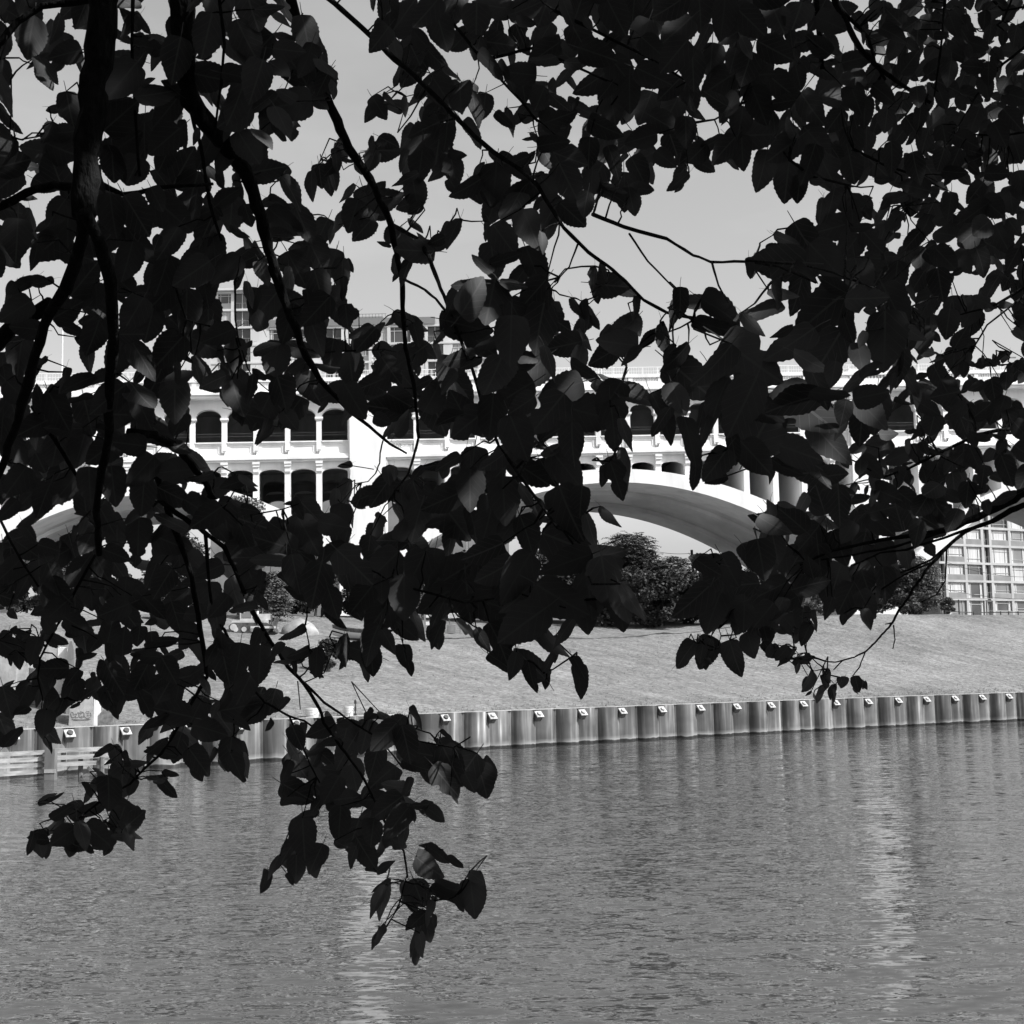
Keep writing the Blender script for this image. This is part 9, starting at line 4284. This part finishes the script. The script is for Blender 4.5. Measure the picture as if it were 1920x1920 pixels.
BRANCHES = """\
-795 2742 5649 314 -803 2737 5556 300 -815 2734 5442 285 -827 2730 5340 271 -833 2725 5239 257 -833 2723 5123 242
-828 2705 5123 141 -863 2795 5075 134 -923 2886 5019 126 -996 2977 4967 117 -1049 3069 4898 108 -1114 3165 4798 98 -1172 3258 4728 87 -1241 3351 4654 76
-814 2668 5110 134 -806 2742 5074 129 -808 2818 5020 124 -822 2895 4957 118 -846 2973 4884 112 -874 3051 4807 106 -895 3126 4759 99 -933 3204 4690 92 -967 3284 4602 84 -982 3364 4510 76
-681 2867 5712 261 -685 2912 5590 242 -686 2956 5478 223 -665 2991 5440 205 -617 3028 5387 187 -582 3065 5334 168 -560 3104 5269 151 -545 3143 5200 133 -535 3180 5142 116 -514 3219 5073 100 -487 3260 4989 84 -447 3300 4908 70 -395 3337 4852 56 -338 3373 4806 43 -294 3408 4769 33 -255 3441 4750 26
-516 3238 5861 141 -490 3269 5755 132 -443 3300 5647 123 -405 3330 5553 114 -382 3356 5495 106 -333 3383 5429 97 -310 3408 5376 89 -286 3432 5327 81 -276 3459 5262 74 -263 3485 5201 67 -265 3511 5136 60 -262 3542 5040 54 -245 3570 4956 49 -239 3599 4872 44 -237 3624 4820 41
-248 3324 5154 38 -192 3231 5101 35 -162 3137 5053 31 -131 3044 4992 29
-286 3515 5349 61 -216 3412 5278 56 -185 3309 5203 51 -159 3209 5111 47 -137 3106 5038 43 -113 3004 4952 39 -79 2906 4845 35 -49 2808 4729 32 -23 2706 4644 29 16 2604 4570 27 48 2500 4507 24 76 2395 4450 23
-458 3423 5940 81 -400 3380 5864 76 -320 3340 5771 72 -261 3297 5695 67 -183 3257 5602 63 -90 3219 5486 59 -26 3176 5409 56 35 3132 5350 52 73 3087 5295 49 127 3048 5184 46 177 3005 5114 43 213 2959 5071 40 249 2913 5022 37 281 2868 4968 35 322 2821 4928 33 401 2773 4897 32
-128 3405 5839 40 -26 3420 5714 35 42 3430 5641 30 85 3437 5585 27
205 3245 5278 50 266 3118 5206 44 347 2990 5136 38 386 2863 5060 32 403 2733 5006 28 451 2602 4967 24 485 2471 4918 20 521 2343 4851 18
392 2643 4979 25 360 2368 4857 17 332 2091 4754 12
282 3164 5204 24 300 2944 5073 19 328 2723 4951 16
160 3099 5161 24 138 3065 5100 18 104 3030 5055 15
873 3598 6014 106 900 3606 5943 90 955 3618 5836 75 1006 3625 5783 61 1073 3630 5735 50 1136 3635 5695 43
829 3561 5981 84 849 3624 5789 64
900 3605 5950 64 974 3614 5871 52 989 3622 5807 42 1017 3627 5757 35
1182 3600 5993 50 1168 3616 5853 32 1146 3633 5712 21
1416 3616 5855 43 1330 3623 5793 34 1257 3633 5710 26 1198 3644 5612 21
1411 3644 5615 35 1311 3645 5603 27 1212 3644 5612 21
1418 3606 5946 35 1333 3607 5934 27 1305 3604 5963 21
1393 3758 4676 142 1334 3758 4644 121 1262 3759 4610 100 1175 3760 4570 82 1102 3758 4557 64 974 3757 4542 49 845 3757 4516 36 759 3758 4479 28
1376 3759 4629 92 1326 3761 4612 79 1276 3764 4585 66 1233 3765 4572 56 1190 3768 4549 50
1190 3768 4549 46 1154 3771 4520 44 1129 3775 4491 42 1100 3778 4465 39 1084 3781 4438 37 1062 3784 4413 35 1049 3787 4387 33 1027 3790 4362 31 1009 3793 4330 29 996 3795 4312 28 976 3798 4292 26 959 3800 4273 24 931 3803 4248 23 902 3804 4235 21 871 3805 4227 20 850 3806 4222 19 826 3806 4225 18 800 3805 4234 17
1110 3776 4480 28 1046 3779 4453 24 989 3783 4419 20 945 3786 4392 18
1247 3765 4576 43 1147 3768 4545 36 1047 3772 4516 30 976 3773 4509 25 905 3776 4477 21
1008 3794 4323 21 986 3794 4320 14
1008 3795 4317 21 1011 3799 4278 17 1005 3802 4254 14
931 3803 4248 21 916 3807 4209 17 896 3810 4184 14
871 3805 4227 21 846 3808 4202 14
1154 3772 4514 25 1148 3782 4430 20 1124 3786 4395 17 1083 3788 4376 14
1190 3768 4549 35 1111 3775 4487 29 1046 3778 4460 24 1029 3779 4455 21
1135 3772 4557 43 1018 3768 4524 34 903 3763 4504 26 816 3757 4492 21
1395 3735 4836 57 1295 3736 4824 49 1238 3737 4815 43 1138 3742 4768 37 1052 3747 4728 32 966 3750 4701 28
1152 3742 4775 21 1108 3751 4698 17 1100 3753 4677 14
-1135 3326 4862 70 -1108 3402 4801 57 -1070 3481 4711 47 -1045 3555 4660 40
-881 3234 4778 111 -831 3278 4780 102 -798 3323 4764 95 -771 3371 4730 88 -743 3420 4685 82 -731 3467 4651 79
-930 3486 4798 93 -890 3515 4735 88 -874 3544 4671 83 -859 3574 4606 78 -839 3603 4541 73 -822 3633 4468 68 -813 3665 4380 64 -803 3700 4272 59 -803 3728 4219 55 -827 3753 4189 51 -855 3779 4149 47 -905 3810 4075 43 -947 3838 4019 39 -998 3865 3979 36 -1045 3891 3937 33 -1134 3919 3889 31 -1199 3946 3843 29
-874 3506 4653 66 -816 3524 4609 63 -771 3540 4578 61 -725 3558 4541 58 -706 3576 4495 55 -664 3602 4385 52 -620 3624 4304 50 -579 3644 4239 47 -541 3662 4195 45 -503 3683 4129 42 -496 3700 4094 40 -464 3719 4045 38 -432 3737 3996 36 -400 3756 3946 34 -368 3777 3875 32 -332 3800 3790 30 -303 3817 3753 29 -296 3839 3682 28
-801 3691 4590 49 -796 3713 4480 46 -789 3736 4366 43 -763 3748 4341 41 -738 3764 4282 39 -717 3779 4233 36 -695 3794 4183 34 -666 3808 4148 33 -607 3821 4111 31 -566 3833 4096 29 -526 3845 4066 29
-564 3820 4198 43 -510 3806 4144 38 -466 3790 4116 33 -425 3773 4088 29 -367 3757 4053 26 -329 3742 4014 23 -294 3727 3970 21
-369 3771 4052 28 -269 3651 4048 23 -156 3532 4032 19 -110 3407 4062 16
-604 3819 4111 28 -577 3827 4043 25 -550 3834 3979 23 -526 3840 3932 21
-294 3705 3767 20 -288 3722 3704 18 -308 3741 3635 15 -329 3756 3593 14
-570 3747 4201 17 -574 3817 4127 14
-1109 3768 4547 43 -1167 3779 4450 38 -1204 3788 4380 34 -1238 3794 4324 30 -1263 3800 4276 26 -1271 3806 4224 23 -1261 3810 4184 21
-1362 3757 4647 43 -1331 3764 4580 37 -1298 3771 4519 32 -1263 3778 4466 28
-1122 2973 5580 88 -1059 2966 5648 83 -1007 2962 5680 79 -899 2961 5692 76
-1133 3022 5241 105 -1039 2985 5268 94 -970 2951 5270 85 -897 2919 5252 79
-1227 3260 4975 200 -1131 3196 5028 166 -1032 3135 5063 145
-1078 2984 5525 23 -1073 2979 5472 20 -1076 2977 5393 18 -1047 2967 5380 16 -997 2956 5383 14
-485 3224 4970 25 -454 3356 4987 24 -392 3486 5019 23 -323 3616 5052 22 -278 3748 5072 22
-802 2950 5721 47 -801 2939 5582 39 -792 2930 5433 33 -777 2922 5276 28
-592 2846 5616 39 -583 2849 5535 32 -590 2853 5443 26 -607 2859 5330 22
-659 2888 5401 51 -656 2978 5342 42 -661 3071 5266 35 -652 3161 5208 31
-886 2900 5270 68 -820 2948 5245 54 -727 2989 5275 43 -644 3032 5295 35
-739 3091 5078 24 -723 3128 5014 21 -621 3160 4989 20 -610 3196 4929 18
-626 3185 5114 25 -626 3191 5028 22 -618 3194 4978 20 -601 3196 4929 18
-745 3460 4657 33 -688 3437 4614 25 -651 3413 4578 19
-617 3338 4595 19 -533 3282 4599 15 -487 3225 4604 12
-311 3421 4779 19 -324 3488 4759 18 -332 3555 4745 17 -349 3623 4728 16 -375 3689 4717 15 -417 3754 4721 14
-210 3220 4751 31 -233 3355 4723 28 -256 3489 4704 25 -300 3623 4683 23 -329 3756 4672 21
1362 3602 5975 35 1332 3610 5906 27 1289 3613 5878 21
491 3651 5660 36 540 3505 5607 26 597 3355 5593 20
666 3212 5389 37 743 3341 5395 31 877 3469 5411 27
928 3649 5576 43 1012 3654 5532 34 1096 3657 5502 28
1012 3654 5532 28 1054 3657 5503 24 1066 3669 5404 21
416 2403 4909 23 540 2553 4946 21 634 2704 4972 20 756 2857 4980 18 887 3012 4973 17
1374 3692 5200 43 1288 3698 5153 30 1202 3700 5133 21
1373 3695 5179 28 1273 3703 5104 24 1229 3712 5034 21
540 3800 4270 16 549 3797 4298 14 538 3793 4337 13
-354 3619 4739 14 -417 3457 4729 13
-97 2762 4346 21 16 2520 4345 16 82 2282 4309 13
-267 3118 4409 29 -183 2994 4382 25 -101 2871 4352 22
-30 3422 5747 47 78 3429 5776 39 199 3445 5724 32 320 3461 5672 27
131 3328 5824 52 233 3316 5761 41 360 3306 5685 32 460 3295 5611 26
104 3431 5727 27 157 3401 5726 23 195 3372 5726 20"""

# ------------------------------------------------------------------ the mulberry tree in front
tree = thing('mulberry_tree', 'big dark mulberry tree whose hanging leafy branches frame the whole view', 'tree', (-2.4, -.6, 2.5))
TL = Vector((-2.4, -.6, 2.5)); INV = Matrix.Translation(-TL)
def sub(mb, name, mat, smooth=True):            # world coordinates -> child of the tree
    mb.v = [(x - TL.x, y - TL.y, z - TL.z) for x, y, z in mb.v]; return mb.build(name, mat, tree, smooth)
trunk_top = Vector((-2.0, -.3, 7.2))
sub(MB().tube([(-2.5, -.7, 2.2), (-2.4, -.6, 2.9), (-2.3, -.5, 4.4), (-2.15, -.4, 5.8), trunk_top], [.42, .31, .26, .23, .19], 14), 'trunk', M['bark'])
rows = [list(map(int, r.split())) for r in BRANCHES.strip().split('\n')]
random.seed(9)
hub = [trunk_top, Vector((-.6, 1.2, 8.0)), Vector((1.0, 2.2, 8.2)), Vector((2.6, 3.6, 8.0)), Vector((4.2, 4.8, 7.0))]
sub(MB().tube(hub, [.19, .15, .12, .09, .05], 10), 'bough', M['bark'])
for r in rows:
    pts = [Vector((r[i], r[i+1], r[i+2])) / 1000 for i in range(0, len(r), 4)]; rad = [r[i+3] / 10000 for i in range(0, len(r), 4)]
    # resample with a little knottiness
    P, Q = [], []
    for i in range(len(pts) - 1):
        for k in range(3):
            f = k / 3; P.append(pts[i].lerp(pts[i+1], f) + Vector((random.gauss(0, 1), random.gauss(0, 1), random.gauss(0, 1))) * rad[i] * .14)
            Q.append((rad[i] + (rad[i+1] - rad[i]) * f) * random.uniform(.9, 1.15))
    P.append(pts[-1]); Q.append(rad[-1])
    d = ROT.transposed() @ (pts[0] - CAM); px, py = CX + FPX * d.x / -d.z, CX - FPX * d.y / -d.z
    if py < 12 or px < 8 or px > 1912:          # comes in from outside the frame: join it to the limb above
        if px < 8: j = pts[0] + Vector((-1.0, -.3, .7)); P = [trunk_top.lerp(j, .3), j] + P; Q = [Q[0] * 1.3, Q[0] * 1.15] + Q
        elif px > 1912: j = pts[0] + Vector((.9, -.1, .9)); P = [hub[4], j] + P; Q = [Q[0] * 1.3, Q[0] * 1.15] + Q
        else:
            h = min(hub, key=lambda q: (q.x - pts[0].x) ** 2 + (q.y - pts[0].y) ** 2); j = pts[0].lerp(h, .45) + Vector((0, -.1, .25))
            P = [h, j] + P; Q = [Q[0] * 1.25, Q[0] * 1.1] + Q
    sub(MB().tube(P, Q, 9 if rad[0] > .012 else 6), 'branch', M['bark'])
tw = MB()
for r in TWIGS.strip().split('\n'):
    x = list(map(int, r.split())); a_, b_ = Vector(x[:3]) / 1000, Vector(x[3:]) / 1000
    m_ = a_.lerp(b_, .5) + Vector((random.gauss(0, .05), random.gauss(0, .05), random.gauss(.02, .05))) * (b_ - a_).length
    tw.tube([b_, b_.lerp(m_, .55) + Vector((random.gauss(0, .004), 0, random.gauss(0, .004))), m_, m_.lerp(a_, .5), a_], [.0024, .002, .0018, .0015, .0012], 4)
o = sub(tw, 'twigs', M['bark']); o['kind'] = 'stuff'

# leaf shapes: length along +y from the stalk, serrated, folded along the midrib and drooping
def leaf_shape(kind):
    base = [(0, .05), (.03, .20), (.1, .30), (.22, .355), (.36, .365), (.5, .345), (.64, .295), (.78, .215), (.9, .115), (.96, .055), (1, 0)]
    rnd = random.Random(100 + kind); rowsn = 20
    fold = (.08, .14, .05, .20, .10)[kind]; droop = (.08, .15, -.06, .2, .08)[kind]; twist = (.1, -.15, .2, .05, -.1)[kind]; asym = (.0, .06, -.05, .04, .02)[kind]
    v, uv = [], []
    for i in range(rowsn + 1):
        t = i / rowsn; w = float(np.interp(t, [b_[0] for b_ in base], [b_[1] for b_ in base]))
        row = []
        for sgn in (-1, 1):
            ww = w * (1 + asym * sgn) * rnd.uniform(.98, 1.03)
            if kind == 4: ww *= 1 - .42 * math.exp(-((t - (.52 if sgn > 0 else .46)) / .08) ** 2) + .12 * math.exp(-((t - .3) / .1) ** 2)
            tooth = (.009 if i % 2 else -.007) * (1 if .05 < t < .97 else 0)
            row.append((sgn, max(0, ww + tooth * 1.3)))
        def P(x, y):
            z = fold * abs(x) - droop * y * y + .03 * math.sin(7 * y + 5 * x) * abs(x) * 3 + twist * x * y
            return (x, y + (.03 if abs(x) > .2 and y < .05 else 0) - (.05 * abs(x) / .4 if y < .12 else 0), z)
        v += [P(-row[0][1] * .95, t), P(0, t), P(row[1][1] * .95, t)]; uv += [(-max(row[0][1], .02) / .42, t), (0, t), (max(row[1][1], .02) / .42, t)]
    f = []
    for i in range(rowsn):
        a_, b_ = 3 * i, 3 * i + 3; f += [(a_, a_+1, b_+1, b_), (a_+1, a_+2, b_+2, b_+1)]
    k = len(v)                                   # stalk
    v += [(-.012, .02, 0), (.012, .02, 0), (-.010, -.14, .015), (.010, -.14, .015), (-.008, -.30, .06), (.008, -.30, .06)]; uv += [(0, .5)] * 6
    f += [(k, k+1, k+3, k+2), (k+2, k+3, k+5, k+4)]
    return np.array(v, float), f, np.array(uv, float)
SH = [leaf_shape(k) for k in range(5)]
def leaf_mesh(name, V, F, UV):
    me = bpy.data.meshes.new(name); me.from_pydata(V.tolist(), [], F); me.update()
    ul = me.uv_layers.new(name='UVMap'); idx = np.empty(len(me.loops), dtype=np.int32); me.loops.foreach_get('vertex_index', idx)
    ul.data.foreach_set('uv', UV[idx].astype(np.float32).ravel()); me.polygons.foreach_set('use_smooth', [True] * len(me.polygons)); return me
LM = [leaf_mesh('leaf', *SH[k]) for k in range(5)]
for m_ in LM: m_.materials.append(M['leaf'])
data = [list(map(int, r.split())) for r in LEAVES.strip().split('\n')]
for r in data[:300]:
    o = bpy.data.objects.new('leaf', LM[r[7]]); COL.objects.link(o); o.parent = tree
    o.location = Vector(r[:3]) / 1000 - TL; o.rotation_euler = [math.radians(a_) for a_ in r[4:7]]; o.scale = (r[3] / 1000,) * 3
def joined(name, items):
    VV, FF, UU = [], [], []; off = 0
    for pos, eul, ln, kind in items:
        V, F_, U = SH[kind]; R_ = np.array(Euler(eul).to_matrix())
        VV.append(V @ R_.T * ln + np.array(pos) - np.array(TL)); FF += [tuple(i + off for i in f) for f in F_]; UU.append(U); off += len(V)
    me = leaf_mesh(name, np.vstack(VV), FF, np.vstack(UU)); o = link(name, me, M['leaf'], tree); o['kind'] = 'stuff'; return o
joined('foliage', [([c / 1000 for c in r[:3]], [math.radians(a_) for a_ in r[4:7]], r[3] / 1000, r[7]) for r in data[300:]])

# the rest of the crown: above and behind the photographer, out of view, it shades everything near
rng = np.random.default_rng(17); NL = 116000
d = rng.normal(size=(NL * 3, 3)); d /= np.linalg.norm(d, axis=1)[:, None]
cen = np.array([.6, .4, 4.2]); rad = rng.uniform(5.2, 8.2, size=NL * 3)
P = cen + d * rad[:, None] * np.array([1, 1, .85])
rel = P - np.array(CAM); ok = (P[:, 2] > 2.9) & ~((rel[:, 1] > -.6) & (np.abs(rel[:, 0]) < .47 * np.maximum(rel[:, 1], 0) + 1.6) & (rel[:, 2] < rel[:, 1] * .62 + .9))
P = P[ok][:NL]; n = len(P)
a_ = rng.normal(size=(n, 3)); a_[:, 2] -= .5; a_ /= np.linalg.norm(a_, axis=1)[:, None]
b_ = np.cross(a_, rng.normal(size=(n, 3))); b_ /= np.linalg.norm(b_, axis=1)[:, None]
ln = rng.uniform(.105, .19, size=(n, 1)); w_ = ln * .42
V = np.stack([P, P + a_ * ln * .35 + b_ * w_, P + a_ * ln, P + a_ * ln * .35 - b_ * w_], 1).reshape(-1, 3) - np.array(TL)
UV = np.tile(np.array([[.2, .1], [.9, .4], [.2, .95], [-.9, .4]]), (n, 1))
me = leaf_mesh('crown', V, np.arange(4 * n).reshape(n, 4).tolist(), UV)
o = link('crown', me, M['leaf'], tree); o['kind'] = 'stuff'

# the same branches go on beyond both sides and the top of the picture
rng = random.Random(77); items = []
RT = ROT.transposed()
def pix(p):
    q = RT @ (Vector(p) - CAM); return (CX + FPX * q.x / -q.z, CX - FPX * q.y / -q.z) if q.z < -.05 else None
clus = [Vector((rng.uniform(-3.4, 4.2), rng.uniform(1.5, 4.4), rng.uniform(3.5, 7.4))) for _ in range(420)]
while len(items) < 4200:
    c = rng.choice(clus); p = c + Vector((rng.gauss(0, .22), rng.gauss(0, .22), rng.gauss(0, .25)))
    ln = rng.uniform(.055, .12); yaw = rng.uniform(0, 6.28)
    eul = (math.radians(-90) + rng.gauss(0, .5), rng.gauss(0, .35), yaw)
    tip = p + Euler(eul).to_matrix() @ Vector((0, ln, 0))
    a_, b_ = pix(p), pix(tip)
    if a_ is None or b_ is None or p.y < 1.2: continue
    out_ = lambda q: q[0] < -95 or q[0] > 2015 or q[1] < -95
    if not (out_(a_) and out_(b_)): continue
    if (a_[0] > 1920 and a_[1] > 930) or (a_[0] < 0 and a_[1] > 1380): continue
    items.append((tuple(p), eul, ln, rng.choice((0, 1, 2, 3))))
joined('outer_foliage', items)
